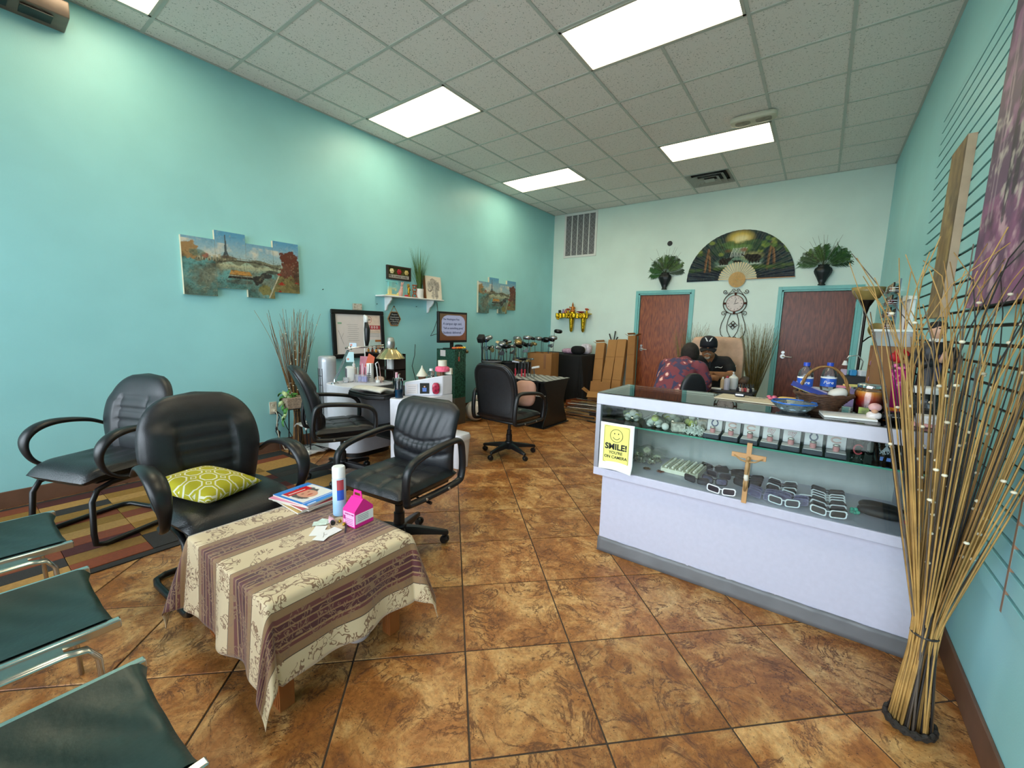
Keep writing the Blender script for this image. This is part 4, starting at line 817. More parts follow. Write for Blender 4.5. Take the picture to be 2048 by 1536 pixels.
# ================================================================ left wall: canvases
M_PAINT = painted('oil_paint_print', .45); M_EDGE = mat('cream_canvas_edge', 'D9D0B4', .7, var=.04)
def paris():
    A = Art(220, 130, 1.72, '5FA6CE'); u, v = A.u/1.72, A.v; U = 1.72
    A.put(np.clip(1.0-(v-.55)/.4, 0, 1), 'B9CFCB'); n = A.noise(5, 1); A.put(np.clip((n-.52)*5, 0, 1)*(v > .6)*(v < .82), 'E8E0CC', .85)
    A.put((v < .56).astype(float), '6FA9A6'); n = A.noise(9, 2); m = A.noise(4, 4)
    A.put(np.clip((n-.45)*4, 0, 1)*(v < .56), '3F6F6C', .7); A.put(np.clip((m-.5)*5, 0, 1)*(v < .5), '8A7452', .6); A.put(np.clip(1-np.abs(v-.5)/.1, 0, 1)*(u > .25)*(u < .85), 'D8D3A8', .75); A.put(np.clip((.3-v)*4, 0, 1)*(u < .6), '40584A', .55)
    A.put(((v > .53+.03*np.sin(u*40))*(v < .60+.02*np.sin(u*23))*(u < .82)).astype(float), '7A7A62', .9)
    for k in range(7): A.rect(U*(.07+.04*k), .535, U*(.095+.04*k), .60+.02*(k % 3), 'C9BE9C', .9); A.ell(U*(.082+.04*k), .545, .012, .02, '54513F')
    A.ell(U*.05, .66, .14, .13, 'A98658', 1, seed=5, rough=1.2); A.ell(U*.17, .60, .05, .04, 'A5604A', .9, seed=6, rough=1.); A.ell(U*.12, .63, .1, .05, '5C7A6A', .7, seed=7, rough=1)
    tw = U*.335; A.poly([(tw-.055, .60), (tw-.018, .70), (tw-.006, .95), (tw+.006, .95), (tw+.018, .70), (tw+.055, .60), (tw+.03, .60), (tw, .655), (tw-.03, .60)], '4E5A5E')
    A.ell(U*.36, .61, .11, .03, '6A5A48', .9, seed=8, rough=1.)
    A.line([(U*(.27+.6*k/24), .535+.075*math.sin(PI*k/24)*(1-.35*k/24)-.04*k/24) for k in range(25)], .022, '55503E'); A.line([(U*(.27+.6*k/24), .565+.075*math.sin(PI*k/24)*(1-.35*k/24)-.04*k/24) for k in range(25)], .008, '8A7E5E')
    A.poly([(U*.34, .30), (U*.56, .30), (U*.54, .36), (U*.36, .36)], '2E2A26'); A.poly([(U*.355, .36), (U*.55, .355), (U*.53, .42), (U*.37, .425)], 'C9924A'); A.rect(U*.35, .335, U*.55, .352, 'B9B29A'); A.ell(U*.45, .25, .2, .04, '5A4A3A', .6, seed=3, rough=.8)
    A.ell(U*.60, .30, .09, .07, '35322E', 1, seed=9, rough=1.1); A.ell(U*.68, .39, .09, .045, '3A3A38', 1, seed=10, rough=1.); A.ell(U*.74, .45, .12, .03, '46423A', .9, seed=11, rough=1)
    A.poly([(U*.70, 0), (U*.80, .40), (U*1.0, .45), (U*1.0, 0)], '8F8452'); A.put(np.clip((A.noise(12, 12)-.45)*4, 0, 1)*(u > .74)*(v < .42), '5E5632', .6)
    A.ell(U*.66, .15, .1, .09, '8A8248', .95, seed=13, rough=1.2); A.line([(U*.69, 0), (U*.80, .42)], .016, 'D8CDB0')
    A.ell(U*.92, .68, .16, .16, '6A3628', 1, seed=14, rough=1.3); A.ell(U*.90, .50, .16, .12, '743E2C', .95, seed=15, rough=1.3); A.ell(U*.98, .42, .07, .16, '5E3C2A', .9, seed=16, rough=1.2)
    for x, y, s in ((.80, .42, .035), (.82, .26, .05), (.80, .10, .06), (.97, .3, .03)): A.poly([(U*x-s*1.3, y), (U*x, y+s), (U*x+s*1.3, y), (U*x, y-s*.25)], 'A8301E')
    A.put((A.noise(40, 17)-.5)*.9*np.ones_like(u), '2C2A24', .6); A.put(np.clip((A.noise(34, 18)-.62)*4, 0, 1), 'DCCFA8', .35)
    A.c *= .86; A.put(np.clip((A.noise(9, 21)-.56)*5, 0, 1)*(A.v < .62), '2A2A24', .55); A.put(np.clip((A.noise(55, 22)-.58)*6, 0, 1)*(A.v < .66), '1E1C18', .5)
    return A
PARIS = paris(); Z0, ZH = 1.593, .593
def canvas_set(y0, ws, group, names):
    zz = [(1.593, 2.100), (1.674, 2.186), (1.602, 2.110), (1.672, 2.178)]; y = y0; tot = sum(ws); f = 0
    for k in range(4):
        z0, z1 = zz[k]; w = ws[k]; t = thing('wall_canvas', names[k], 'canvas', (XL+.001, y, z0), 0, group); d = .034
        MB().bb((0, .001, 0), (d-.001, w-.001, z1-z0)).obj('stretcher', M_EDGE, t, smooth=0)
        PARIS.sub(f/tot, (f+w)/tot, (z0-Z0)/ZH, (z1-Z0)/ZH, lambda a, b, w=w, z0=z0, z1=z1: (d, .001+(w-.002)*a, (z1-z0)*b), 'painted_face', M_PAINT, t)
        y += w; f += w
pos = ('first panel, with trees at the water', 'second panel, with the tower and boat', 'third panel, with the quay and moored boats', 'fourth panel, with autumn trees and red parasols')
canvas_set(1.326, (.257, .257, .252, .257), 'large river canvases near the guest chairs', ['river city canvas over the guest chairs, '+p for p in pos])
canvas_set(5.265, (.27, .258, .24, .262), 'river city canvases by the golf clubs', ['river city canvas above the golf clubs, '+p for p in pos])
# heater box high on the wall
t = thing('wall_heater_box', 'brown metal box mounted high on the teal wall, top left corner', 'air curtain', (XL, .75, 3.38)); M_TAUPE = mat('taupe_metal', '7A6A60', .4, .3)
MB().prism([(0, 0), (.20, .02), (.22, .055), (.22, .115), (.18, .135), (0, .135)], -1.35, 0, 'xz').obj('housing', M_TAUPE, t, bevel=.006); MB().box((.223, -.42, .085), (.003, .06, .006)).obj('badge', M_STEEL, t)
for k in range(6): MB().box((.11, -.15-.2*k, .006), (.12, .15, .006)).obj('grille', M_BLK, t)
# screws and small hooks
for y, z, lab in ((2.625, 1.741, 'small dark wall hook right of the large canvases'), (3.34, 1.62, 'tiny dark screw left of the chalkboard sign'), (3.985, 1.62, 'tiny dark screw under the white shelf')):
    q = MB().cyl((0, 0, 0), (.012, 0, 0), .004, n=8).tube([(.012, 0, .003), (.02, 0, .0), (.018, 0, .006)], .0025, 6); tag(q.obj('wall_screw', M_DARK, loc=(XL, y, z)), lab, 'screw')
# ---- white shelf
M_WHT = mat('white_gloss_paint', 'E6E6E4', .35, var=.02)
t = thing('wall_shelf', 'white wall shelf on two scrolled brackets holding letters and a plant', 'shelf', (XL, 3.32, 1.715))
MB().bb((0, 0, 0), (.165, 1.05, .018)).obj('board', M_WHT, t, bevel=.006)
for y in (.14, .86):
    prof = [(0, 0), (.135, 0), (.135, -.035), (.118, -.05), (.10, -.075), (.06, -.10), (.042, -.13), (.03, -.165), (.0, -.175)]
    MB().prism(prof, y, y+.02, 'xz').obj('bracket', M_WHT, t, bevel=.002)
SHF = 1.7335
t = thing('wooden_letter', 'turquoise and yellow wooden letter E on the white shelf', 'letter', (XL+.085, 3.52, SHF))
e = [(-.095, 0), (.095, 0), (.10, .045), (.085, .045), (.07, .022), (-.015, .022), (-.015, .085), (.04, .085), (.045, .068), (.06, .068), (.06, .118), (.045, .118), (.04, .103), (-.015, .103), (-.015, .172), (.06, .172), (.075, .145), (.09, .145), (.085, .19), (-.095, .19), (-.095, .175), (-.065, .17), (-.065, .02), (-.095, .015)]
def ombre(name, c0, c1):
    m, tt, b = new_mat(name); tc = tt.nodes.new('ShaderNodeTexCoord'); sp = tt.nodes.new('ShaderNodeSeparateXYZ'); r = tt.nodes.new('ShaderNodeValToRGB'); tt.links.new(tc.outputs['Generated'], sp.inputs[0]); tt.links.new(sp.outputs[2], r.inputs[0]); tt.links.new(r.outputs[0], b.inputs['Base Color']); e = r.color_ramp.elements; e[0].position = .3; e[0].color = (*lin(c0), 1); e[1].position = .65; e[1].color = (*lin(c1), 1); b.inputs['Roughness'].default_value = .45; return m
MB().prism(e, -.012, .012, 'yz').obj('letter_body', ombre('yellow_to_turquoise', 'E2CF8A', '7CC6C6'), t, bevel=.003)
M_PKR = mat('pale_pink_resin', 'C99C92', .5, var=.15); M_GLD = mat('gold_paint', 'B08A2E', .3, .8, var=.15); M_RST = mat('rust_paint', '9A4A22', .5, var=.2)
t = thing('rabbit_figure', 'pale pink long-eared figure standing beside the letter E', 'figurine', (XL+.09, 3.655, SHF))
q = MB(); q.tube([(0, -.012, 0), (0, -.008, .05), (0, .005, .085), (0, .015, .115)], [.03, .032, .024, .012], 10); q.ball((0, .012, .115), .02, 10, 8); q.tube([(0, .014, .128), (0, .03, .165), (0, .045, .195)], [.008, .010, .003], 8); q.tube([(0, .010, .128), (0, .010, .165), (0, .012, .19)], [.008, .010, .003], 8); q.obj('body', M_PKR, t, smooth=180)
MB().pillow((.02, .075, .014), (.022, .032, .014), p=.8).obj('red_cloth', mat('red_cloth', 'B03038', .7), t, smooth=180)
t = thing('gold_statuette', 'small gold standing statuette on the white shelf', 'figurine', (XL+.09, 3.785, SHF))
MB().lathe([(.03, 0), (.03, .01), (.02, .016), (.016, .03)], 14).obj('plinth', M_GLD, t); q = MB(); q.lathe([(.014, .03), (.019, .06), (.014, .085), (.020, .11), (.012, .128), (.008, .133)], 12); q.ball((0, 0, .145), .012, 10, 8, (1, 1, 1.2)); q.tube([(0, .018, .115), (.012, .024, .09), (.018, .006, .10)], .005, 6); q.tube([(0, -.018, .115), (0, -.026, .14), (0, -.022, .17)], .005, 6); q.lathe([(.014, .155), (.006, .168), (.002, .18)], 10); q.obj('body', M_GLD, t, smooth=180)
t = thing('carved_stand', 'rust and cream carved wooden ornament beside the plant pot', 'ornament', (XL+.09, 3.885, SHF))
q = MB(); 
for z, r in ((.02, .034), (.065, .022), (.10, .034), (.14, .026)): q.tube([(0, r*math.cos(2*PI*k/18), z+r*.75*math.sin(2*PI*k/18)+.006) for k in range(18)], .007, 6, closed=True)
q.box((0, 0, .005), (.05, .075, .01)); q.box((0, 0, .165), (.035, .06, .012)); q.obj('carving', M_RST, t)
t = thing('potted_grass', 'tall artificial grass in a white marbled pot on the shelf', 'plant', (XL+.085, 3.975, SHF))
MB().lathe([(.052, 0), (.054, .005), (.056, .125), (.05, .125), (.048, .105), (.001, .105)], 28, cap=False).obj('pot', mat('marbled_ceramic', 'DAD8D2', .3, var=.12, scale=9), t)
rg = random.Random(11); q = MB(); q2 = MB()
for k in range(170):
    a = rg.random()*2*PI; r0 = .035*math.sqrt(rg.random()); sp = rg.random()**.7*.17; h = rg.uniform(.30, .60)-.5*max(0, sp-.1); c, s_ = math.cos(a), math.sin(a)
    c *= .55; w = .0035; pts = []
    for i in range(6): f = i/5; pts.append(Vector((r0*c+sp*c*f**1.6, r0*s_+sp*s_*f**1.6, .10+h*f)))
    n = Vector((-s_, c, 0)).normalized() if (abs(s_)+abs(c)) > 0 else Vector((1, 0, 0))
    pts = [Vector((max(p.x, -.078), p.y, p.z)) for p in pts]
    g = q if rg.random() < .6 else q2
    g.loft([[p+n*w*(1-f/5.2), p-n*w*(1-f/5.2)] for f, p in enumerate(pts)], closed=False, cap=False)
for g, m, nm in ((q, mat('grass_green', '55752F', .5, var=.35, scale=8), 'grass_blades'), (q2, mat('grass_dark_green', '33501F', .5, var=.35, scale=8), 'grass_blades')): g.obj(nm, m, t, smooth=0)['kind'] = 'stuff'
def elephant_art():
    A = Art(70, 74, .95, 'DDD3C2'); A.rect(.06, .0, .89, 1, 'E4DACA')
    for x, y, a, b, c, s in ((.42, .70, .17, .2, '9A948E', 1), (.68, .60, .14, .2, '7E7874', 2), (.22, .62, .11, .17, 'B0AAA2', 3), (.47, .50, .13, .15, 'B8B2AA', 4), (.62, .25, .10, .25, '8A8480', 5), (.42, .20, .08, .2, 'A8A29A', 6)): A.ell(x, y, a, b, c, .75, .03, s, .7)
    A.line([(.42, .52), (.34, .40), (.25, .34), (.16, .36), (.13, .42)], .06, '8E8882', .8); A.line([(.28, .82), (.42, .9), (.58, .84)], .02, '5A5652', .7); A.ell(.40, .66, .02, .015, '2A2826'); A.ell(.58, .68, .02, .015, '2A2826'); A.put(np.clip((A.noise(14, 8)-.55)*6, 0, 1)*(np.hypot(A.u-.5, (A.v-.45)*.8) < .35), '4A4642', .5)
    return A
t = thing('elephant_board', 'cream panel with a grey elephant drawing, at the end of the shelf', 'picture', (XL+.09, 4.10, SHF), rot=(0, R(-6), 0)); MB().bb((-.055, 0, 0), (-.001, .30, .325)).obj('wooden_block', mat('cherry_wood', '8A5028', .5, var=.2), t, smooth=0)
elephant_art().sub(0, 1, 0, 1, lambda a, b: (0, .30*a, .325*b), 'drawing', M_PAINT, t)
# framed flower sign
t = thing('flower_sign', 'dark framed sign with cream and red paper flowers above the shelf', 'picture', (XL+.001, 3.49, 1.95)); M_DW = mat('dark_stained_wood', '2E211B', .45, var=.25, scale=12)
for lo, hi in (((0, 0), (.385, .02)), ((0, .155), (.385, .175)), ((0, .02), (.02, .155)), ((.365, .02), (.385, .155))): MB().bb((0, lo[0], lo[1]), (.032, hi[0], hi[1])).obj('frame_bar', M_DW, t, smooth=0)
MB().bb((0, .02, .02), (.008, .365, .155)).obj('board', mat('pale_board', 'C9C2B8', .7), t, smooth=0)
MB().bb((.0082, .02, .065), (.012, .365, .155)).obj('moss', mat('moss', '4E5220', .9, var=.5, scale=60, bump=1, bscale=120), t, smooth=0)
for y, m, r in ((.075, mat('cream_petal', 'E2D6A8', .6), .036), (.195, mat('red_petal', 'A81F2C', .6), .04), (.315, mat('tan_petal', 'C9B06A', .6), .036)):
    q = MB()
    for k in range(6): a = k*PI/3; q.pillow((.022, y+r*.55*math.cos(a), .105+r*.55*math.sin(a)), (.008, r*.42, r*.42), p=.9, n=10, m=6)
    q.ball((.03, y, .105), r*.3, 8, 6); q.obj('flower', m, t, smooth=180)
text('life is sweet today', .042, 'lettering', M_INK, t, frame_M((.0095, .19, .044), (0, 1, 0), (0, 0, 1)), shear=.2)
# chalkboard hexagon
t = thing('chalkboard_sign', 'hexagonal chalkboard sign with white handwriting hanging under the shelf', 'sign', (XL+.001, 3.605, 1.443)); hexo = [(-.055, .095), (.055, .095), (.11, 0), (.055, -.095), (-.055, -.095), (-.11, 0)]
MB().prism(hexo, .0, .010, 'yz').obj('wooden_rim', mat('tan_wood', 'B08A60', .6), t, bevel=.002); MB().prism([(a*.87, b*.87) for a, b in hexo], .0101, .012, 'yz').obj('slate', mat('chalkboard', '17181A', .7), t, smooth=0)
M_CHK = mat('chalk', 'D6D6D0', .9)
for s, z, w in (('Respect', .056, .03), ('Gentlemen', .022, .032), ('Please Keep', -.008, .030), ('in Mind the', -.037, .030), ('Camera', -.066, .03)): text(s, w, 'lettering', M_CHK, t, frame_M((.0125, 0, z), (0, 1, 0), (0, 0, 1)), shear=.25, bold=-.0004)
MB().tube([(.006, -.045, .095), (.004, -.004, .160)], .004, 6).tube([(.006, .045, .095), (.004, .004, .160)], .004, 6).obj('rope', mat('jute_rope', 'A08A68', .9), t); MB().cyl((-.001, 0, .163), (.014, 0, .163), .006, n=8).obj('hook', M_DARK, t)
# outlet
t = thing('wall_outlet', 'cream wall outlet with plugs above the baseboard', 'outlet', (XL, 2.028, .468)); MB().bb((0, -.037, -.065), (.007, .037, .065)).obj('plate', mat('cream_plastic', 'D6D0BE', .4), t, bevel=.003)
for z in (.028, -.028): MB().pillow((.008, 0, z), (.003, .017, .018), p=.6).obj('socket', mat('cream_plastic'), t)
for y in (-.006, .006): MB().box((.0115, y, .03), (.001, .0025, .009)).obj('slot', M_DARK, t)
M_CORDW = mat('ivory_cord', 'CFC6AE', .5); M_CORDB = mat('black_cord', '18181A', .5)
t = thing('ivory_power_cord', 'ivory power cord hanging from the wall outlet to the floor', 'cord', (XL, 2.03, 0)); MB().box((.026, .004, .44), (.03, .024, .026)).obj('plug', M_CORDW, t, bevel=.004)
MB().tube([(.04, .006, .435), (.06, .012, .40), (.05, .006, .28), (.055, .02, .15), (.08, .06, .02), (.16, .16, .012), (.28, .2, .012)], .005, 7).obj('cable', M_CORDW, t, smooth=180)
for k, (dy, lab) in enumerate(((.018, 'black cord with adapter hanging beside the ivory cord'), (.045, 'thin black cord slanting from the outlet to the floor rack'))):
    t = thing('black_power_cord', lab, 'cord', (XL, 2.03+dy, 0), 0, 'black cords at the outlet')
    if k == 0: MB().box((.03, .0, .415), (.03, .024, .03)).obj('plug', M_CORDB, t, bevel=.004)
    pts = [(.045, 0, .41), (.05, .02, .37), (.03, 0, .3), (.035, -.02, .22), (.03, .02, .12), (.05, .01, .03), (.1, -.005, .012)] if k == 0 else [(.02, -.02, .43), (.06, .01, .39), (.05, .06, .25), (.08, .12, .10), (.12, .16, .012), (.30, .22, .012)]
    MB().tube(pts, .004, 6).obj('cable', M_CORDB, t, smooth=180)
    if k == 0: MB().tube([(.035, 0, .30), (.05, -.02, .25), (.03, .02, .2), (.05, 0, .14), (.03, .01, .08)], .011, 7).obj('cable_bundle', M_CORDB, t, smooth=180)
# ---- reeds, planter and foil-covered rack in the corner by the desk
M_REED = [mat('reed_tan', '8A6436', .6, var=.3, scale=20), mat('reed_brown', '5C3F22', .6, var=.3, scale=20), mat('reed_dark', '2E2A26', .6, var=.2)]
M_BEAD = mat('cream_bead', 'E8DEC4', .35, var=.03)
def reeds(name, label, loc, n, H, tie_z, base_r, tie_r, top_r, seed, r=.0028, lim=None, beads=0, wide=1., curl_=.06, base=True, mats=None, group='bundles of dried reeds', bead_r=.007, hook=.0, twist=0.):
    t = thing(name, label, 'dried reeds', loc, 0, group); rg = random.Random(seed); ms = mats or M_REED; G = [MB() for _ in ms]; B = MB(); nb = 0
    for k in range(n):
        a = rg.random()*2*PI; rr_ = math.sqrt(rg.uniform(.15, 1)); c, s_ = math.cos(a), math.sin(a); a2 = a+PI*twist+rg.uniform(-.5, .5); c2, s2 = math.cos(a2), math.sin(a2)
        h = H*rg.uniform(.72, 1.0); tr = top_r*math.sqrt(rg.random())*1.05; ph = rg.uniform(0, 6.3); cu = curl_*rg.random()**2; pts = []
        for i in range(13):
            z = h*i/12
            if z < tie_z: f = z/tie_z; x, y = base_r*rr_*c*(1-f)+tie_r*rr_*c2*f, base_r*rr_*s_*(1-f)+tie_r*rr_*s2*f
            else: f = (z-tie_z)/(H-tie_z); R_ = tie_r*rr_+(tr-tie_r*rr_)*f; x, y = R_*c2, R_*s2
            g = max(0, z/H-.62)/.38; x += cu*g*g*math.cos(ph)*1.6+hook*g**3*math.cos(ph)*rg.uniform(.6, 1); y += cu*g*g*math.sin(ph)*1.6+hook*g**3*math.sin(ph); zz = z-hook*.5*g**3*(rg.random())
            x *= wide
            if lim: x = min(max(x, lim[0]-loc[0]), lim[1]-loc[0]); y = min(max(y, lim[2]-loc[1]), lim[3]-loc[1])
            pts.append((x, y, zz+.004))
        j = rg.randrange(len(ms)) if rg.random() < .55 else 0
        G[j].tube(pts, [r*(1.15-.7*i/12) for i in range(13)], 5)
        if rg.random() < beads:
            for _ in range(rg.choice((1, 1, 2))): i = rg.randrange(6, 12); B.ball(pts[i], bead_r, 8, 6, (1.25, 1.25, .85))
    for g, m in zip(G, ms):
        if g.v: g.obj('reed_stems', m, t, smooth=180)['kind'] = 'stuff'
    if B.v: B.obj('beads', M_BEAD, t, smooth=180)['kind'] = 'stuff'
    q = MB(); q.tube([((tie_r+.004)*1.05*math.cos(2*PI*k/16)*wide, (tie_r+.004)*1.05*math.sin(2*PI*k/16), tie_z) for k in range(16)], .004, 6, closed=True); q.obj('tie', M_REED[2], t)
    if base:
        q = MB()
        for d in range(2):
            q.tube([((base_r+.004)*math.cos(2*PI*k/30)*wide, (base_r+.004)*math.sin(2*PI*k/30), .012+.008*math.sin(k*PI*.5+d*PI)+.004) for k in range(30)], .009, 6, closed=True)
        q.obj('woven_rim', mat('dark_woven_rim', '2A241E', .8, bump=.6, bscale=80), t)
    return t
reeds('dried_reeds', 'tall bunch of brown reeds standing between the outlet and the nail desk', (XL+.155, 2.20, .012), 110, 1.50, .42, .07, .028, .27, 21, .0032, (XL+.004, -3.9, 1.7, 2.75), .35, .55, .1, False, bead_r=.006)
# ---- planter box
t = thing('planter_box', 'basketweave planter box with trailing variegated leaves before the reeds', 'planter', (XL+.255, 2.15, .49)); M_BASKET = mat('basketweave', 'A08C78', .7, var=.4, scale=70, bump=.8, bscale=70)
MB().loft([[(s*.06, u*.115, 0) for s, u in ((-1, -1), (1, -1), (1, 1), (-1, 1))], [(s*.07, u*.13, .115) for s, u in ((-1, -1), (1, -1), (1, 1), (-1, 1))]]).obj('box', M_BASKET, t, smooth=0, bevel=.004)
for s in (-1, 1): MB().tube([(0, s*.08, 0), (0, s*.09, -.25), (0, s*.10, -.487)], .006, 6).obj('stand_leg', M_BLKM, t)
MB().box((0, 0, -.004), (.12, .22, .008)).obj('stand_shelf', M_BLKM, t)
lf = MB(); n = 7
lf.grid(lambda a, b: ((2*a-1)*.022*math.sin(PI*min(1, .08+b*.95))**.8, b*.085, .018*math.sin(PI*b)-.012*abs(2*a-1)), 4, 7)
m1, m2 = mat('leaf_green', '3E7A30', .45, var=.35, scale=25), mat('variegated_leaf', '9DB07A', .45, var=.6, scale=40); rg = random.Random(4); l0 = None
for k in range(34):
    a = rg.uniform(-PI, PI); dx, dy = rg.uniform(-.05, .06), rg.uniform(-.13, .12); dz = .125+rg.uniform(-.01, .07); pitch = rg.uniform(-1.1, .6)
    if k > 24: dy = -.13+rg.uniform(-.03, .02); dx = .03+rg.uniform(-.04, .05); dz = .09-(k-25)*.022; a = PI+rg.uniform(-.8, .8); pitch = -1.2
    if l0 is None or k == 1: o = lf.obj('leaf', m1 if l0 is None else m2, t, smooth=180); l0, l1 = (o, None) if l0 is None else (l0, o)
    else: o = dup_part(l0 if rg.random() < .6 else l1, t)
    o.location = (dx, dy, dz); o.rotation_euler = (pitch, rg.uniform(-.5, .5), a); o.scale = [rg.uniform(.7, 1.15)]*3
t = thing('foil_rack', 'low wire rack with crumpled foil-covered shelves beside the nail desk', 'rack', (XL+.34, 2.36, 0)); M_FOIL = mat('crumpled_foil', 'CFCCC6', .3, .35, var=.1, bump=1., bscale=25)
for z, hx_, hy_, oy in ((.325, .11, .17, -.05), (.055, .14, .23, 0.)):
    q = MB(); rg = random.Random(int(z*100)); ph = [rg.uniform(0, 6) for _ in range(6)]
    q.grid(lambda a, b: ((2*a-1)*(hx_+.008*math.sin(17*b+ph[0])), oy+(2*b-1)*(hy_+.01*math.sin(13*a+ph[1])), z+.008*math.sin(19*a+ph[2])*math.sin(23*b+ph[3])-.03*max(0, abs(2*a-1)-.8)*4-.03*max(0, abs(2*b-1)-.85)*4), 26, 34); q.obj('shelf', M_FOIL, t, smooth=180, solid=.012)
for sx in (-1, 1):
    for sy in (-1, 1): MB().cyl((sx*.10, sy*.15-.03, 0), (sx*.09, sy*.13-.04, .33), .006, n=8).obj('leg', M_BLKM, t)
rg = random.Random(9)
for k in range(3):
    p0 = [(-.05+.06*k, -.2, .09), (.10+.02*k, -.16, .12), (.15, -.02+.03*k, .03), (.13, .14, .05+.04*k), (.16, .22, .02), (.08, .27, .012)]
    MB().tube(p0, .004, 6).obj('cord_loop', M_CORDB, t, smooth=180)
# ================================================================ nail desk against the left wall
M_DESK = mat('white_desk_laminate', 'DADAE2', .35, var=.03); M_BLKL = mat('black_desk_laminate', '0C0C0E', .5, var=.15); DKZ = .745
t = thing('nail_desk', 'white nail desk with rounded cabinets and a black padded centre', 'desk', (-3.5, 2.32, 0))
def cab(x0, x1, y0, y1, r, z0, z1): return [(x, y) for x, y in rrect(x0, y0, x1, y1, r, 8)]
MB().prism(cab(-.70, -.17, .02, .62, .16, 0, 0), .06, DKZ, 'xy').obj('cabinet', M_DESK, t, smooth=30, bevel=.006)
MB().prism(cab(-.64, -.22, .07, .58, .13, 0, 0), 0, .06, 'xy').obj('plinth', M_BLKL, t)
MB().prism([(.41, .06), (.45, .02), (.54, .05), (.61, .15), (.66, .32), (.66, .60), (.41, .60)], .06, DKZ-.03, 'xy').obj('cabinet', M_DESK, t, bevel=.006); MB().prism([(.45, .09), (.53, .10), (.58, .2), (.62, .34), (.62, .56), (.45, .56)], 0, .06, 'xy').obj('plinth', M_BLKL, t)
MB().bb((-.168, .10, .30), (.408, .54, .32)).obj('back_panel', M_BLKL, t, smooth=0); MB().bb((-.168, .54, .05), (.408, .56, .69)).obj('modesty_panel', M_BLKL, t, smooth=0)
MB().prism([(-.175, .03), (-.05, -.07), (.25, -.09), (.40, .0), (.41, .58), (-.175, .58)], DKZ-.05, DKZ-.012, 'xy').obj('work_top', M_BLKL, t, bevel=.01)
MB().prism([(-.16, .03), (-.05, -.065), (.25, -.085), (.40, .0), (.405, .22), (-.16, .22)], DKZ-.011, DKZ+.002, 'xy').obj('arm_mat', M_BLK, t, bevel=.006)
# riser with a slanting curved screen
def riser(a, b, out):
    x = .42+.29*a+.05*math.sin(PI*a); y = .20+.27*a; return x, y
MB().loft([[(.42, .21, DKZ-.03), (.655, .47, DKZ-.03), (.655, .60, DKZ-.03), (.40, .60, DKZ-.03)], [(.42, .21, .845), (.655, .47, .905), (.655, .60, .905), (.40, .60, .845)]]).obj('riser', M_DESK, t, bevel=.008)
# --- folded towel on the mat
q = MB()
def TW(a, b): y = -.055+.16*b; x = .02+.36*a; return (x, y+.05*(a-.5), .022+.020*math.sin(PI*min(1, b*1.15))+.008*math.sin(PI*a)+.004*math.sin(9*a)*b)
q.grid(TW, 20, 14); tag(q.obj('folded_towel', mat('cream_towel', 'CFC9BC', .95, var=.06, bump=.5, bscale=250), smooth=180, solid=.018, loc=(-3.5, 2.32, DKZ)), 'cream folded towel on the black mat of the nail desk', 'towel')
# --- desk lamp with gold reflector
L0 = Vector((-4.02, 2.40, DKZ+.001)); HY = 2.60
t = thing('desk_lamp', 'silver swing-arm desk lamp with a gold bell shade on the nail desk', 'desk lamp', L0)
MB().lathe([(.04, 0), (.04, .012), (.02, .02), (.014, .05)], 16).obj('base_clamp', M_CHROME, t)
e1 = Vector((.0, .16, .345)); hd = py_(781, 692, 2.92)-L0
for d in (-.012, .012): MB().tube([Vector((d, 0, .04)), e1+Vector((d, 0, 0))], .006, 8).obj('lower_arm', M_CHROME, t); MB().tube([e1+Vector((d, 0, .02)), hd+Vector((-.05, -.05, .0+d))], .005, 8).obj('upper_arm', M_CHROME, t)
MB().tube([e1+Vector((0, -.03, .02)), e1+Vector((.0, .03, .035)), e1+Vector((0, .04, 0))], .010, 8).obj('elbow_joint', M_CHROME, t)
q = MB(); q.lathe([(.046, .05), (.048, .01), (.04, -.025)], 18, hd); q.lathe([(.002, .10), (.034, .09), (.046, .05)], 18, hd); q.obj('lamp_neck', M_STEEL, t)
n = 48; q = MB(); prof = [(.04, -.02), (.07, -.04), (.115, -.085), (.145, -.125), (.152, -.135)]
q.loft([[hd+Vector((r*(1+.025*math.cos(12*2*PI*k/n)*(r > .04))*math.cos(2*PI*k/n), r*(1+.025*math.cos(12*2*PI*k/n)*(r > .04))*math.sin(2*PI*k/n), z)) for k in range(n)] for r, z in prof], cap=False); q.obj('shade', mat('gold_anodised', 'C9B98A', .25, .9, var=.08), t, smooth=180, solid=.002)
# --- tower fan heater standing by the wall
t = thing('tower_fan', 'silver tower fan heater standing left of the framed board', 'fan', (-4.33, 2.50, 0)); M_SILV = mat('silver_plastic', 'B4B8BE', .35, .4, var=.04)
MB().lathe([(.09, 0), (.10, .01), (.085, .03), (.07, .05)], 24).obj('foot', M_BLK, t); MB().lathe([(.082, .05), (.086, .2), (.092, .95), (.09, 1.0), (.075, 1.012), (.001, 1.014)], 28, cap=False).obj('body', M_SILV, t, smooth=40)
for k in range(5): MB().tube([(.093*math.cos(R(a)), .093*math.sin(R(a)), .40+.1*k) for a in range(-150, -60, 10)], .003, 5).obj('grille_bar', M_BLK, t)
for a in range(-145, -60, 20): MB().tube([(.092*math.cos(R(a)), .092*math.sin(R(a)), .38), (.094*math.cos(R(a)), .094*math.sin(R(a)), .88)], .0025, 5).obj('grille_bar', M_BLK, t)
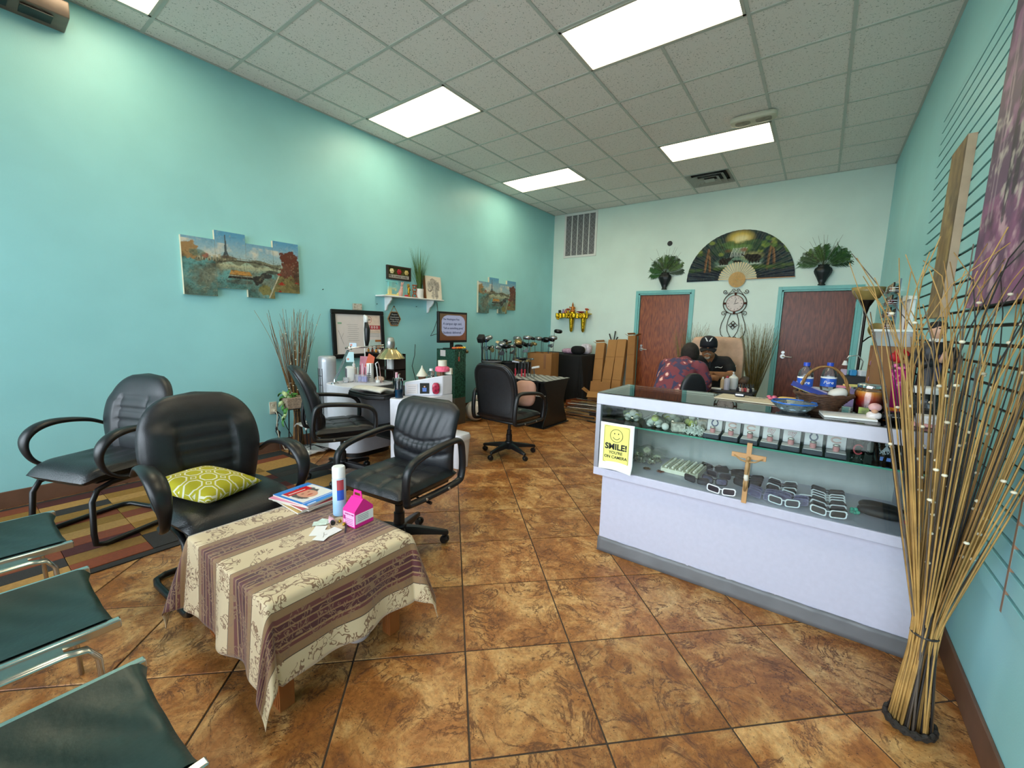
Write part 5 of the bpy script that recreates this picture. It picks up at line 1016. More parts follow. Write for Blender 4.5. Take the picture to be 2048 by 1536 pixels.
# --- framed board on the wall above the desk
t = thing('notice_board', 'black framed white board with pinned papers above the nail desk', 'notice board', (XL+.036, 2.70, .955), rot=(0, R(-3), 0)); FW, FH = .72, .575; M_BF = mat('black_wood_frame', '131214', .3, var=.15)
for lo, hi in (((0, 0), (FW, .052)), ((0, FH-.052), (FW, FH)), ((0, .052), (.052, FH-.052)), ((FW-.052, .052), (FW, FH-.052))): MB().bb((0, lo[0], lo[1]), (.028, hi[0], hi[1])).obj('frame_bar', M_BF, t, smooth=0, bevel=.008)
MB().bb((0, .05, .05), (.012, FW-.05, FH-.05)).obj('white_panel', mat('off_white_paper', 'DCD4D4', .7, var=.02), t, smooth=0)
def sheet(y0, y1, z0, z1, m, nm='paper', x=.0125): return MB().bb((x, y0, z0), (x+.001, y1, z1)).obj(nm, m, t, smooth=0)
sheet(.47, .665, .30, .52, mat('cream_flyer', 'E2CDBE', .7)); sheet(.47, .665, .345, .395, M_REDP, 'red_band', .0138); sheet(.475, .66, .09, .215, mat('pale_blue_leaflet', 'B9D2D2', .7)); sheet(.58, .665, .19, .215, mat('kraft_card', 'A0652E', .8), 'kraft_card', .0142); sheet(.58, .665, .10, .15, mat('kraft_card'), 'kraft_card', .0142)
sheet(.08, .13, .405, .425, mat('green_mark', '8FB59A', .8), 'green_mark', .0135)
q = MB(); q.tube([(.0145, .505+.035*math.cos(2*PI*k/28), .465+.04*math.sin(2*PI*k/28)) for k in range(28)], .002, 5, closed=True); q.obj('round_stamp', M_REDP, t); text('nails', .026, 'lettering', M_INK, t, frame_M((.0146, .505, .465), (0, 1, 0), (0, 0, 1)))
for k in range(4): text('1000'[k], .045, 'lettering', M_PAP, t, frame_M((.0155, .505+.037*k, .37), (0, 1, 0), (0, 0, 1)))
for k in range(9): MB().box((.0132, .27+.006*(k % 3), .40-.024*k), (.0006, .15-.02*(k % 2), .002)).obj('printed_line', M_GINK, t, smooth=0)
for k in range(6): MB().box((.0140, .565, .325-.014*k), (.0006, .16, .002)).obj('printed_line', M_GINK, t, smooth=0)
MB().tube([(.014, .085, .33), (.014, .115, .24), (.014, .145, .17)], .0014, 4).tube([(.014, .11, .23), (.014, .15, .30)], .001, 4).obj('pen_mark', M_GINK, t)
t = thing('word_block', 'small wooden block of cream lettering resting on the black frame', 'sign', (XL+.004, 2.995, 1.533)); MB().bb((0, 0, 0), (.03, .11, .075)).obj('block', mat('beige_block', 'A89F8E', .7), t, smooth=0)
for k, s in enumerate(('LIFE IS', 'TOO SHORT', 'TO HAVE', 'UGLY NAILS')): text(s, .019, 'lettering', M_PAP, t, frame_M((.0305, .055, .064-.017*k), (0, 1, 0), (0, 0, 1)))
# --- microphone-like lash tool on a pole hanging before the board
t = thing('massage_tool', 'black and white hanging tool on a pole in front of the notice board', 'tool', (-4.22, 2.90, DKZ+.001)); MB().cyl((0, 0, 0), (0, 0, .72), .007, n=8).obj('pole', M_WHT, t); MB().lathe([(.06, 0), (.06, .01), (.02, .016)], 16).obj('foot', M_WHT, t); MB().tube([(.02, .01, .66), (.03, .015, .56), (.03, .012, .44), (.025, .01, .36)], [.015, .035, .030, .014], 10).obj('black_sleeve', M_BLK, t, smooth=180); MB().tube([(.0, 0, .72), (.02, .01, .70), (.025, .01, .64)], [.01, .022, .02], 8).obj('cap', M_WHT, t, smooth=180)
# --- organiser with polish bottles at the back of the desk
M_DWD = mat('dark_walnut', '241C1A', .45, var=.2)
t = thing('polish_organiser', 'dark wooden shelf organiser with polish bottles and papers behind the desk', 'organiser', (-4.28, 2.80, DKZ+.001))
for x in (0, .145, .38, .52): MB().bb((x, 0.14, 0), (x+.012, .30, .30)).obj('upright', M_DWD, t, smooth=0)
for z in (.0, .12, .288): MB().bb((0, .14, z), (.532, .30, z+.012)).obj('tier', M_DWD, t, smooth=0)
q = MB()
for k in range(3): MB().bb((.40+.03*k, .145, .125), (.415+.03*k, .26, .25+.01*k)).obj('paper_stack', M_PAP, t, smooth=0)
def polish(loc, c, lab, grp, s=1., cap='1A1A1C'):
    t = thing('nail_polish', lab, 'nail polish', loc, 0, grp); MB().lathe([(.011*s, 0), (.0125*s, .003*s), (.0125*s, .03*s), (.006*s, .036*s)], 10).obj('bottle', mat('polish_'+c, c, .15), t); MB().lathe([(.007*s, .036*s), (.0055*s, .07*s), (.004*s, .072*s)], 8).obj('cap', mat('cap_'+cap, cap, .3), t); return t
rg = random.Random(12); pc = ['A8762A', 'B5522A', '6A3A28', '2A2A30', 'C98A3A', '8A2A2A', 'D9D2C4']
for k in range(14):
    polish((-4.25+.036*k, 2.97+.03*(k % 2), DKZ+.302), pc[k % 7], '%s nail polish bottle, %s of the organiser top' % (('amber', 'orange', 'brown', 'black', 'gold', 'red', 'cream')[k % 7], 'left half' if k < 7 else 'right half'), 'polish bottles on the desk organiser', 1.0)
# --- smaller things on the left cabinet
t = thing('towel_steamer', 'white rounded gadget with a grey door on the nail desk', 'appliance', (-4.06, 2.60, DKZ+.001), R(-20)); MB().pillow((0, 0, .085), (.052, .045, .085), p=.45).obj('body', M_WHT, t, smooth=180); MB().pillow((.008, -.042, .10), (.034, .006, .05), p=.4).obj('door', mat('grey_glass_door', '6A6A72', .2), t, smooth=180)
t = thing('lotion_bottle', 'clear pump bottle with a white pump beside the pink folder', 'bottle', (-4.20, 2.74, DKZ+.001)); MB().lathe([(.03, 0), (.032, .01), (.032, .12), (.014, .14)], 16).obj('bottle_body', mat('frosted_bottle', 'C9C4BC', .3, alpha=.8), t); MB().lathe([(.016, .14), (.016, .175), (.006, .18), (.006, .20)], 12).box((0, -.012, .203), (.012, .04, .012)).obj('pump', M_WHT, t)
tag(MB().box((0, 0, .13), (.14, .012, .26), (R(-12), 0, 0)).obj('pink_folder', mat('pink_card', 'D48AA0', .6), smooth=0, loc=(-4.13, 2.84, DKZ+.001), rz=.5), 'pink upright folder at the back of the nail desk', 'folder')
tag(MB().prism([(0, 0), (.10, .02), (.12, .11), (.05, .15)], -.004, .004, 'xz').obj('orange_card', mat('orange_card', 'D2603A', .6), smooth=0, loc=(-4.08, 2.80, DKZ+.15), rz=.5), 'orange card tucked against the pink folder', 'card')
for k, (p, w, h, c, lab) in enumerate((((700, 714), .085, .11, 'B9DCE0', 'pale blue appointment card clipped to the lamp arm'), ((706, 690), .075, .045, 'C4D8E6', 'small business card with a pink portrait on the lamp arm'))):
    pp = py_(*p, 2.66+.09*(k == 2)); t = thing('paper_card', lab, 'card', pp, R(38), 'cards on the desk lamp'); MB().bb((-w/2, -.001, -h/2), (w/2, .0, h/2)).obj('card', mat('card_'+c, c, .6), t, smooth=0)
    if k < 2: MB().ball((-w*.25, -.002, -h*.22 if k == 0 else 0), .013, 10, 6, (1, .1, 1)).obj('printed_spot', mat('coral_print', 'D08A78', .6), t)
t = thing('brush_stand', 'clear acrylic stand with violet gel pots and brushes on the nail desk', 'brush stand', (-3.93, 2.66, DKZ+.001), R(20)); MB().bb((-.075, -.03, 0), (.075, .03, .01)).obj('base', glass('acrylic', (.93, .93, .97), .05, cover=.25), t); MB().bb((-.072, -.028, .011), (.072, .028, .085)).obj('tray', glass('acrylic'), t)
for k, x in enumerate((-.03, .015, .05)): MB().lathe([(.018, .012), (.018, .06), (.016, .065)], 14, (x, 0, 0)).obj('gel_pot', mat('violet_gel', '6A62B8', .3), t)
for k in range(6): MB().cyl((-.065+.026*k, .02, .012), (-.075+.03*k, .03, .16+.02*(k % 3)), .004, n=6).obj('brush', (M_WHT, M_BLK)[k % 2], t)
t = thing('tissue_carton', 'tall white carton with small print behind the violet pots', 'carton', (-3.93, 2.76, DKZ+.001), R(20)); MB().bb((-.03, -.02, 0), (.03, .02, .20)).obj('carton', M_PAP, t, smooth=0)
for z in (.05, .07, .09): MB().box((0, -.0205, z), (.04, .001, .008)).obj('printed_line', M_GINK, t, smooth=0)
tag(MB().lathe([(.028, 0), (.03, .005), (.03, .05), (.026, .055)], 16).obj('glass_jar', glass('clear_jar', (.93, .93, .95), .05, cover=.25), loc=(-4.03, 2.53, DKZ+.001)), 'small clear jar in front of the lotion bottle', 'jar')
t = thing('nail_drill', 'white electric nail file with a curly lead on the nail desk', 'tool', (-3.82, 2.78, DKZ+.001)); MB().tube([(0, 0, .0), (-.02, 0, .16), (-.04, .0, .20), (-.01, .01, .22)], .006, 8).obj('hand_piece', M_WHT, t, smooth=180); MB().tube([(-.01, .01, .22), (.03, 0, .17), (.07, -.02, .08), (.09, -.02, .006)], .0035, 6).obj('lead', mat('pink_lead', 'B08A88', .5), t, smooth=180); MB().lathe([(.025, 0), (.025, .02), (.01, .03)], 12).obj('rest', M_WHT, t)
tag(MB().pillow((0, 0, .03), (.055, .04, .03), p=.8).obj('cotton_heap', mat('peach_cotton', 'D8B8A0', .95, var=.4, scale=60, bump=1, bscale=60), smooth=180, loc=(-3.86, 2.83, DKZ+.001)), 'heap of peach cotton beside the violet pots', 'cotton')
# --- right end of the desk
t = thing('disinfectant_jar', 'glass jar of dark teal disinfectant with a chrome lid on the desk end', 'jar', (-3.035, 2.43, DKZ-.0285)); MB().lathe([(.035, 0), (.037, .004), (.037, .155), (.030, .165)], 24).obj('glass', glass('clear_jar2', (.95, .96, .97)), t); MB().lathe([(.0345, .003), (.0345, .075)], 24).obj('liquid', mat('teal_liquid', '0F3E58', .1, var=.05), t); MB().lathe([(.037, .155), (.038, .175), (.02, .18), (.008, .185), (.008, .21), (.014, .215)], 24).obj('lid', M_CHROME, t); MB().tube([(0, .02, .17), (0, .02, .08)], .003, 6).obj('basket_rod', M_CHROME, t)
t = thing('file_tumbler', 'tall glass with pink nail files beside the disinfectant jar', 'glass', (-3.115, 2.47, DKZ+.0005)); MB().lathe([(.03, 0), (.038, .14), (.036, .14), (.028, .005), (.001, .004)], 20, cap=False).obj('tumbler', glass('clear_glass'), t, smooth=180)
for k in range(5): MB().box((-.012+.006*k, 0, .10), (.004, .016, .18), (R(-8+4*k), R(-6+3*k), 0)).obj('nail_file', (mat('pink_card'), M_PAP)[k % 2], t)
RZ = .86
def on_riser(u): return .845+.06*u
t = thing('cream_funnel', 'cream cone-shaped pump top on the desk riser', 'bottle', (-3.03, 2.70, .862)); MB().lathe([(.03, 0), (.035, .01), (.038, .03)], 18).obj('brown_base', mat('brown_glass', '5A3A26', .2), t); MB().lathe([(.052, .03), (.05, .042), (.025, .08), (.008, .11), (.005, .13)], 20).obj('cone', mat('ivory_plastic'), t)
t = thing('perfume_bottle', 'clear square bottle with a white stopper on the desk riser', 'bottle', (-2.965, 2.755, .874)); MB().bb((-.032, -.02, 0), (.032, .02, .07)).obj('bottle', glass('clear_jar2'), t, bevel=.008); MB().cyl((0, 0, .07), (0, 0, .09), .016).obj('stopper', M_WHT, t)
t = thing('pink_towel_roll', 'pink towel draped over a holder with a cream roll on top', 'towel', (-2.905, 2.845, .893)); MB().lathe([(.02, 0), (.02, .04), (.05, .05)], 14).obj('holder', mat('brown_glass'), t); q = MB(); q.lathe([(.066, .045), (.07, .06), (.065, .085), (.04, .095), (.001, .096)], 22, cap=False); q.obj('pink_towel', mat('pink_towel', 'E0607E', .9, var=.2, bump=.8, bscale=60), t, smooth=180); MB().cyl((0, 0, .096), (0, 0, .15), .042, n=24).obj('paper_roll', mat('ivory_plastic'), t)
tag(MB().box((0, 0, .025), (.07, .03, .05), (0, 0, .3)).obj('brown_box', mat('brown_box', '8A6044', .6), smooth=0, loc=(-2.97, 2.885, .885)), 'small brown box beside the pink towel', 'box')
tag(MB().box((0, 0, .03), (.07, .03, .06), (0, 0, .3)).obj('white_box', mat('cream_plastic'), smooth=0, loc=(-2.87, 2.895, .908)), 'small pale box at the end of the desk riser', 'box')
# papers and bags hung on the riser screen
sd = Vector((.235, .26, 0)).normalized(); nn = Vector((sd.y, -sd.x, 0))
def on_screen(u, z): b = Vector((-3.5+.42, 2.32+.21, 0))+Vector((.235, .26, 0))*u; return b+nn*.004+Vector((0, 0, z))
for k, (u0, w, z, h, m, nm, lab) in enumerate(((.05, .10, .735, .09, mat('off_white_paper'), 'paper_note', 'white handwritten note on the side of the desk riser'), (.40, .085, .735, .10, M_INK, 'photo_card', 'black card with a small blue figure on the desk riser'))):
    p = on_screen(u0, z); t = thing(nm, lab, 'card', p, math.atan2(sd.y, sd.x)); MB().bb((0, -.001, 0), (w, 0, h)).obj('sheet', m, t, smooth=0)
    if k: MB().ball((w*.5, -.002, h*.66), .008, 8, 6, (1, .1, 1)).obj('printed_head', mat('skin_print', 'C89878', .7), t); MB().prism([(.024, .02), (.06, .02), (.062, .055), (.022, .055)], -.0022, -.001, 'xz').obj('printed_shirt', mat('blue_print'), t)
    else:
        for j in range(4): MB().box((w/2, -.0014, h-.02-.018*j), (.07, .0006, .002)).obj('written_line', M_GINK, t, smooth=0)
q = MB(); q.pillow((0, 0, .05), (.035, .012, .055), p=.7); tag(q.obj('red_bag', mat('red_foil', 'A02440', .25, var=.7, scale=40), smooth=180, loc=on_screen(.82, .735)+nn*.012, rz=math.atan2(sd.y, sd.x)), 'shiny red bag hanging at the desk riser end', 'bag')
# ================================================================ pedestal, TV and bin
PX, PY = -4.155, 4.13
t = thing('green_pedestal', 'dark green marble pedestal carrying the small television', 'pedestal', (PX, PY, 0), R(0)); M_GMAR = mat('green_marble', '264A3C', .25, var=.8, scale=60)
MB().bb((-.175, 0, .38), (.175, .22, 1.05)).obj('column', M_GMAR, t, smooth=0, bevel=.003); MB().bb((-.17, .004, 0), (.178, .22, .38)).obj('plinth', mat('grey_brown_laminate', '4A443A', .5), t, smooth=0, bevel=.003)
tag(MB().bb((0, 0, 0), (.001, .10, .085)).obj('pedestal_note', mat('off_white_paper'), smooth=0, loc=(PX-.10, PY-.0025, .95), rz=R(-90)), 'white note stuck on the green pedestal', 'note')
t = thing('red_tag', 'small red hanging tag on the side of the pedestal', 'tag', (PX+.176, PY+.08, .95)); MB().bb((0, -.012, -.06), (.003, .012, 0)).obj('tag', mat('red_leather', 'A84A3A', .6), t); MB().tube([(.002, 0, 0), (.003, .004, .04), (.002, 0, .07)], .0015, 5).obj('string', M_CORDW, t)
t = thing('television', 'small television showing a text slide, standing on the green pedestal', 'television', (PX+.01, PY+.12, 1.051), R(90)); TW_, TH_ = .56, .42
MB().bb((-.09, -.08, 0), (.10, .10, .012)).obj('foot', M_BLK, t, bevel=.004); MB().bb((-.03, .005, .012), (.03, .02, .10)).obj('neck', M_BLK, t); MB().bb((-TW_/2, -.02, .088), (TW_/2, .022, .088+TH_)).obj('housing', M_BLK, t, bevel=.006)
A = Art(70, 64, .92, '584632'); A.put(np.clip(1-A.v*2.5, 0, 1), '5A301A', .8); A.put(np.clip((A.u-.5)*1.5, 0, 1), '86503C', .6); A.poly([(x*.92, y) for x, y in rrect(.06, .16, .95, .95, .26, 8)], '9298B4')
A.sub(0, 1, 0, 1, lambda a, b: (-TW_/2+.022+(TW_-.044)*a, -.0206, .12+(TH_-.06)*b), 'screen', painted('lit_screen', .3, emit=.35), t)
M_SINK = mat('screen_lettering', '3A4668', .5, emit=.05)
for s, z, w in (('The Washington Post', .405, .036), ('A campus sign said,', .345, .047), ("'Tell us something good.'", .285, .040), ('Students delivered.', .225, .047)): text(s, w, 'lettering', M_SINK, t, frame_M((-.20, -.0215, z), (1, 0, 0), (0, 0, 1)), align='LEFT', bold=.0002)
q = []
for k, (x, c) in enumerate(((-.10, 'C8623A'), (-.05, 'E08A2A'), (0, 'E87A22'), (.05, 'E89A2A'), (.10, 'E6C83A'))):
    t2 = MB()
    for j in range(7): a = j*.9; t2.pillow((.016*math.cos(a), .016*math.sin(a), .018+.006*(j % 2)), (.017, .017, .010), p=.9, n=8, m=6)
    pos_ = Vector((PX+.145, PY+.11+x*.95, 1.051)); tag(t2.obj('silk_flower', mat('petal_'+c, c, .7, var=.15), smooth=180, loc=pos_), ('rust', 'orange', 'deep orange', 'light orange', 'yellow')[k]+' silk flower under the television', 'flower', 'silk flowers under the television')
MB_c = MB().tube([(XL+.02, 4.36, 1.71), (XL+.03, 4.38, 1.5), (XL+.02, 4.30, 1.3), (XL+.08, 4.18, 1.22), (PX-.04, PY+.30, 1.35)], .004, 6); tag(MB_c.obj('aerial_cable', M_CORDB, smooth=180), 'black cable running from the shelf down to the television', 'cable')
q = MB().tube([(XL+.02, 3.95, 1.10), (XL+.03, 3.93, .95), (XL+.01, 3.90, .80), (XL+.04, 3.97, .5)], .004, 6); tag(q.obj('wall_cable', M_CORDB, smooth=180), 'black cable hanging on the wall left of the pedestal', 'cable')
t = thing('waste_bin', 'white plastic waste bin with a lid beside the office chairs', 'bin', (-2.79, 2.93, 0)); M_BIN = mat('white_bin_plastic', 'DEDCE2', .35, var=.02)
MB().loft([[(x, y, z) for x, y in rrect(-w, -w*.8, w, w*.8, w*.45, 5)] for w, z in ((.098, 0), (.10, .01), (.118, .29))]).obj('body', M_BIN, t, smooth=40); MB().loft([[(x, y, z) for x, y in rrect(-w, -w*.8, w, w*.8, w*.5, 5)] for w, z in ((.124, .28), (.126, .31), (.115, .335), (.06, .342))]).obj('lid', M_BIN, t, smooth=40)
# ================================================================ people and the pedicure corner
def blob(parts, voxel, name, m, parent, smooth_it=6):
    """limbs and trunk given as tubes/balls, fused into one continuous surface"""
    mb = MB()
    for p in parts:
        if p[0] == 't': mb.tube(p[1], p[2], 14, flat=p[3] if len(p) > 3 else None)
        elif p[0] == 'b': mb.ball(p[1], p[2], 16, 12, p[3] if len(p) > 3 else (1, 1, 1))
    for p in parts:
        if p[0] == 't': mb.ball(p[1][0], p[2][0]*.99, 12, 8); mb.ball(p[1][-1], p[2][-1]*.99, 12, 8)
    me = mb.mesh('tmp'); o = bpy.data.objects.new('tmp', me); COL.objects.link(o)
    r = o.modifiers.new('r', 'REMESH'); r.mode = 'VOXEL'; r.voxel_size = voxel
    s = o.modifiers.new('s', 'SMOOTH'); s.iterations = smooth_it; s.factor = .5
    bpy.context.view_layer.update()
    me2 = bpy.data.meshes.new_from_object(o.evaluated_get(bpy.context.evaluated_depsgraph_get())); bpy.data.objects.remove(o)
    me2.name = name; me2.materials.clear(); me2.materials.append(m); me2.polygons.foreach_set('use_smooth', [True]*len(me2.polygons))
    r = bpy.data.objects.new(name, me2); COL.objects.link(r); r.parent = parent; return r
def hand(w, f, u, side, curl=.7, s=1.):
    """palm and five fingers from wrist w, along f, back of hand towards u; side=+1 puts the thumb towards f x u"""
    w, f, u = Vector(w), Vector(f).normalized(), Vector(u); u = (u-f*u.dot(f)).normalized(); l = f.cross(u)*side; P = []
    P.append(('t', [w, w+f*.045*s, w+f*.085*s], [.024*s, .032*s, .030*s], (1., .6)))
    for k, (o, ln) in enumerate(((.026, .072), (.009, .08), (-.009, .074), (-.026, .058))):
        b = w+f*.085*s+l*o*s; c = curl
        q1 = b+(f*math.cos(c*.4)-u*math.sin(c*.4))*ln*.45*s; q2 = q1+(f*math.cos(c)-u*math.sin(c))*ln*.32*s; q3 = q2+(f*math.cos(c*1.6)-u*math.sin(c*1.6))*ln*.23*s
        P.append(('t', [b-f*.02*s, b, q1, q2, q3], [.0095*s, .0095*s, .009*s, .0082*s, .007*s]))
    b = w+f*.03*s+l*.026*s; P.append(('t', [b, b+(f*.6+l*.8)*.03*s, b+(f*.9+l*.7-u*.3)*.055*s, b+(f*1.0+l*.35-u*.5)*.07*s], [.013*s, .0115*s, .010*s, .008*s]))
    return P
SKIN = mat('tanned_skin', 'A9714C', .5, var=.08, scale=30); SKIN2 = mat('light_skin', 'B98A68', .5, var=.06); M_SHIRT = mat('black_polo', '101116', .8, var=.15, bump=.2, bscale=150); M_SHORT = mat('khaki_cotton', '8A7A5C', .85, var=.08); M_SHOE = mat('dark_shoe', '22201E', .6); M_CAP = mat('navy_cap', '10131C', .75, var=.1)
# ---- man in the pedicure chair
P0 = (-1.035, 5.40, 0)
t = thing('person', 'seated person in a black polo shirt, shorts and dark cap, arms folded', 'person', P0, R(9), 'people at the pedicure corner')
hd = Vector((-.03, -.055, 1.185)); S_ = .55  # seat height
arms = [('t', [(.17, .09, 1.03), (.215, .04, .95), (.225, -.04, .875)], [.055, .053, .048]), ('t', [(.225, -.04, .875), (.13, -.15, .885), (.02, -.20, .90)], [.048, .044, .030]), ('t', [(-.17, .09, 1.03), (-.215, .0, .95), (-.22, -.10, .88)], [.055, .053, .046]), ('t', [(-.22, -.10, .88), (-.13, -.21, .87), (-.03, -.245, .86)], [.046, .042, .030])]
legs = []
for s in (-1, 1): legs += [('t', [(s*.10, .08, S_+.06), (s*.13, -.15, S_+.075), (s*.15, -.40, S_+.08)], [.085, .078, .06]), ('t', [(s*.15, -.40, S_+.08), (s*.145, -.43, .40), (s*.14, -.42, .16)], [.058, .056, .036])]
trunk = [('t', [(0, .10, S_+.05), (0, .11, .72), (0, .12, .86), (0, .10, 1.0), (0, .06, 1.06)], [.14, .155, .15, .135, .07], (1.12, .82)), ('t', [(-.15, .09, 1.02), (.15, .09, 1.02)], [.065, .065]), ('t', [(0, .05, 1.03), (-.01, .01, 1.11)], [.055, .052])]
head = [('b', hd, .098, (.80, 1.0, 1.18)), ('b', hd+Vector((0, -.03, -.055)), .068, (.95, 1, 1.0)), ('t', [hd+Vector((0, -.098, .012)), hd+Vector((0, -.122, -.022))], [.010, .017]), ('b', hd+Vector((0, -.085, -.085)), .032)]
for s in (-1, 1): head.append(('b', hd+Vector((s*.08, .012, -.005)), .026, (.45, .8, 1.25)))
body = blob(trunk+arms+legs+head+hand((.02, -.20, .90), (-.9, -.25, .0), (.2, -1, .3), 1, .8)+hand((-.03, -.245, .86), (.9, -.15, .02), (.1, -1, .3), -1, .8), .0085, 'body', SKIN, t, 4)
blob([('t', [(0, .10, S_+.03), (0, .11, .72), (0, .12, .86), (0, .10, 1.0), (0, .07, 1.055)], [.148, .166, .158, .140, .085], (1.08, .84)), ('t', [(-.16, .09, 1.02), (.16, .09, 1.02)], [.075, .075]), ('t', [(.165, .09, 1.03), (.208, .055, .97), (.215, .02, .94)], [.068, .068, .068]), ('t', [(-.165, .09, 1.03), (-.208, .03, .97), (-.215, -.02, .945)], [.068, .068, .068])], .009, 'polo_shirt', M_SHIRT, t)
blob([('t', [(s*.09, .10, S_+.05), (s*.13, -.14, S_+.075), (s*.148, -.36, S_+.082)], [.105, .096, .085]) for s in (-1, 1)]+[('b', (0, .10, S_+.06), .15, (1.15, .9, .7))], .01, 'shorts', M_SHORT, t)
for s in (-1, 1): blob([('t', [(s*.14, -.40, .125), (s*.14, -.48, .10), (s*.145, -.60, .085)], [.045, .042, .036], (1, .9))], .008, 'shoe', M_SHOE, t)
cp = MB(); n = 24
cp.loft([[hd+Vector((r*.86*math.cos(2*PI*k/n), r*1.06*math.sin(2*PI*k/n)+.004-.02*z/.1, .03+z)) for k in range(n)] for r, z in ((.110, -.018), (.112, .01), (.108, .05), (.092, .085), (.06, .108), (.02, .118))]); cp.obj('cap_crown', M_CAP, t, smooth=180)
cp = MB(); cp.grid(lambda a, b: tuple(hd+Vector(((2*a-1)*.088*(1-.25*b*b), -.075-.085*b*(1-.35*(2*a-1)**2), .018-.035*b-.028*(2*a-1)**2))), 14, 8); cp.obj('cap_brim', M_CAP, t, smooth=180, solid=.006)
q = MB(); q.tube([tuple(hd+Vector((x, -.113+.25*x*x*6, .075+.9*abs(x)+.015*(abs(x) > .02)))) for x in (-.04, -.03, -.015, 0, .015, .03, .04)], [.003, .007, .008, .006, .008, .007, .003], 6); q.obj('cap_emblem', M_WHT, t, smooth=180)
HAIRW = mat('grey_white_hair', 'B9B2A8', .9, var=.2, bump=.8, bscale=120)
q = MB(); q.pillow(hd+Vector((0, -.092, -.098)), (.030, .018, .026), p=.9); q.tube([hd+Vector((x, -.108+abs(x)*.6, -.056-abs(x)*.5)) for x in (-.038, -.02, 0, .02, .038)], [.005, .008, .006, .008, .005], 6); q.obj('goatee', HAIRW, t, smooth=180)
for s in (-1, 1): MB().pillow(hd+Vector((s*.078, .03, .01)), (.012, .045, .04), p=.8).obj('side_hair', HAIRW, t, smooth=180)
for s in (-1, 1): MB().ball(hd+Vector((s*.032, -.092, .004)), .008, 10, 8, (1.2, .6, .7)).obj('eye', mat('eye_dark', '2A2220', .3), t, smooth=180)
MB().tube([hd+Vector((x, -.103+abs(x)*.7, -.068)) for x in (-.024, 0, .024)], .0035, 6).obj('mouth', mat('lip', '7E4538', .5), t, smooth=180)
q = MB(); q.tube([(.06, -.045, .965), (.085, -.035, .97), (.12, -.02, .962), (.135, -.015, .975)], .004, 5); q.obj('shirt_logo', M_PAP, t)
MB().box((.268, .05, .975), (.004, .05, .04), (0, R(20), 0)).obj('sleeve_flag', M_PAP, t); MB().box((0, -.035, .99), (.022, .006, .08)).obj('button_placket', mat('grey_placket', '24272C', .7), t)
# ---- woman on the stool, bent towards him
t = thing('person', 'person in a mauve floral blouse leaning forward, back to the counter', 'person', (-1.22, 4.46, .03), R(-10), 'people at the pedicure corner')
def floral():
    m, tt, b = new_mat('mauve_floral_cotton'); L = tt.links; N = tt.nodes.new; tc = N('ShaderNodeTexCoord')
    base = lin('7A3A44'); v = N('ShaderNodeTexVoronoi'); v.inputs['Scale'].default_value = 13; L.new(tc.outputs['Object'], v.inputs[0]); n = N('ShaderNodeTexNoise'); n.inputs['Scale'].default_value = 40; L.new(tc.outputs['Object'], n.inputs[0])
    ad = N('ShaderNodeMath'); ad.operation = 'MULTIPLY_ADD'; ad.inputs[1].default_value = .5; L.new(n.outputs[0], ad.inputs[0]); L.new(v.outputs['Distance'], ad.inputs[2])
    r = N('ShaderNodeValToRGB'); r.color_ramp.interpolation = 'LINEAR'; e = r.color_ramp.elements; e[0].position = .47; e[0].color = (*lin('E6B8A8'), 1); e[1].position = .60; e[1].color = (*base, 1); x = e.new(.54); x.color = (*lin('A85A60'), 1); x = e.new(.74); x.color = (*base, 1); x = e.new(.80); x.color = (*lin('3E3A58'), 1); L.new(ad.outputs[0], r.inputs[0])
    sp = N('ShaderNodeSeparateColor'); L.new(v.outputs['Color'], sp.inputs[0]); g = N('ShaderNodeMath'); g.operation = 'GREATER_THAN'; g.inputs[1].default_value = .38; L.new(sp.outputs[0], g.inputs[0])
    mx = N('ShaderNodeMix'); mx.data_type = 'RGBA'; L.new(g.outputs[0], mx.inputs[0]); mx.inputs[6].default_value = (*base, 1); L.new(r.outputs[0], mx.inputs[7]); L.new(mx.outputs[2], b.inputs['Base Color']); b.inputs['Roughness'].default_value = .85; return m
trunk = [('t', [(0, 0, .56), (0, .05, .72), (0, .14, .86), (0, .26, .96), (0, .34, 1.0)], [.15, .145, .15, .135, .07], (1.15, .85)), ('t', [(-.15, .26, .97), (.15, .26, .97)], [.065, .065]), ('t', [(0, .33, .99), (.0, .39, 1.04)], [.05, .048])]
arms = [('t', [(.19, .27, .97), (.235, .30, .84), (.20, .40, .72)], [.05, .045, .038]), ('t', [(.20, .40, .72), (.12, .52, .74)], [.038, .026]), ('t', [(-.19, .27, .97), (-.24, .30, .84), (-.20, .40, .72)], [.05, .045, .038]), ('t', [(-.20, .40, .72), (-.08, .52, .74)], [.038, .026])]
legs = []
for s in (-1, 1): legs += [('t', [(s*.10, .02, .56), (s*.14, .20, .57), (s*.17, .40, .55)], [.095, .08, .058]), ('t', [(s*.17, .40, .55), (s*.17, .38, .3), (s*.16, .36, .10)], [.056, .05, .034])]
hh = Vector((.0, .44, 1.095))
head = [('b', hh, .092, (.82, 1, 1.15)), ('b', hh+Vector((0, .04, -.055)), .06), ('t', [hh+Vector((0, .09, .0)), hh+Vector((0, .11, -.03))], [.009, .014])]
for s in (-1, 1): head.append(('b', hh+Vector((s*.075, 0, -.015)), .024, (.45, .8, 1.2)))
blob(trunk+arms+legs+head+hand((.12, .52, .74), (-.5, .8, 0), (0, 0, 1), -1, .6, .92)+hand((-.08, .52, .74), (.5, .8, 0), (0, 0, 1), 1, .6, .92), .0085, 'body', SKIN2, t, 4)
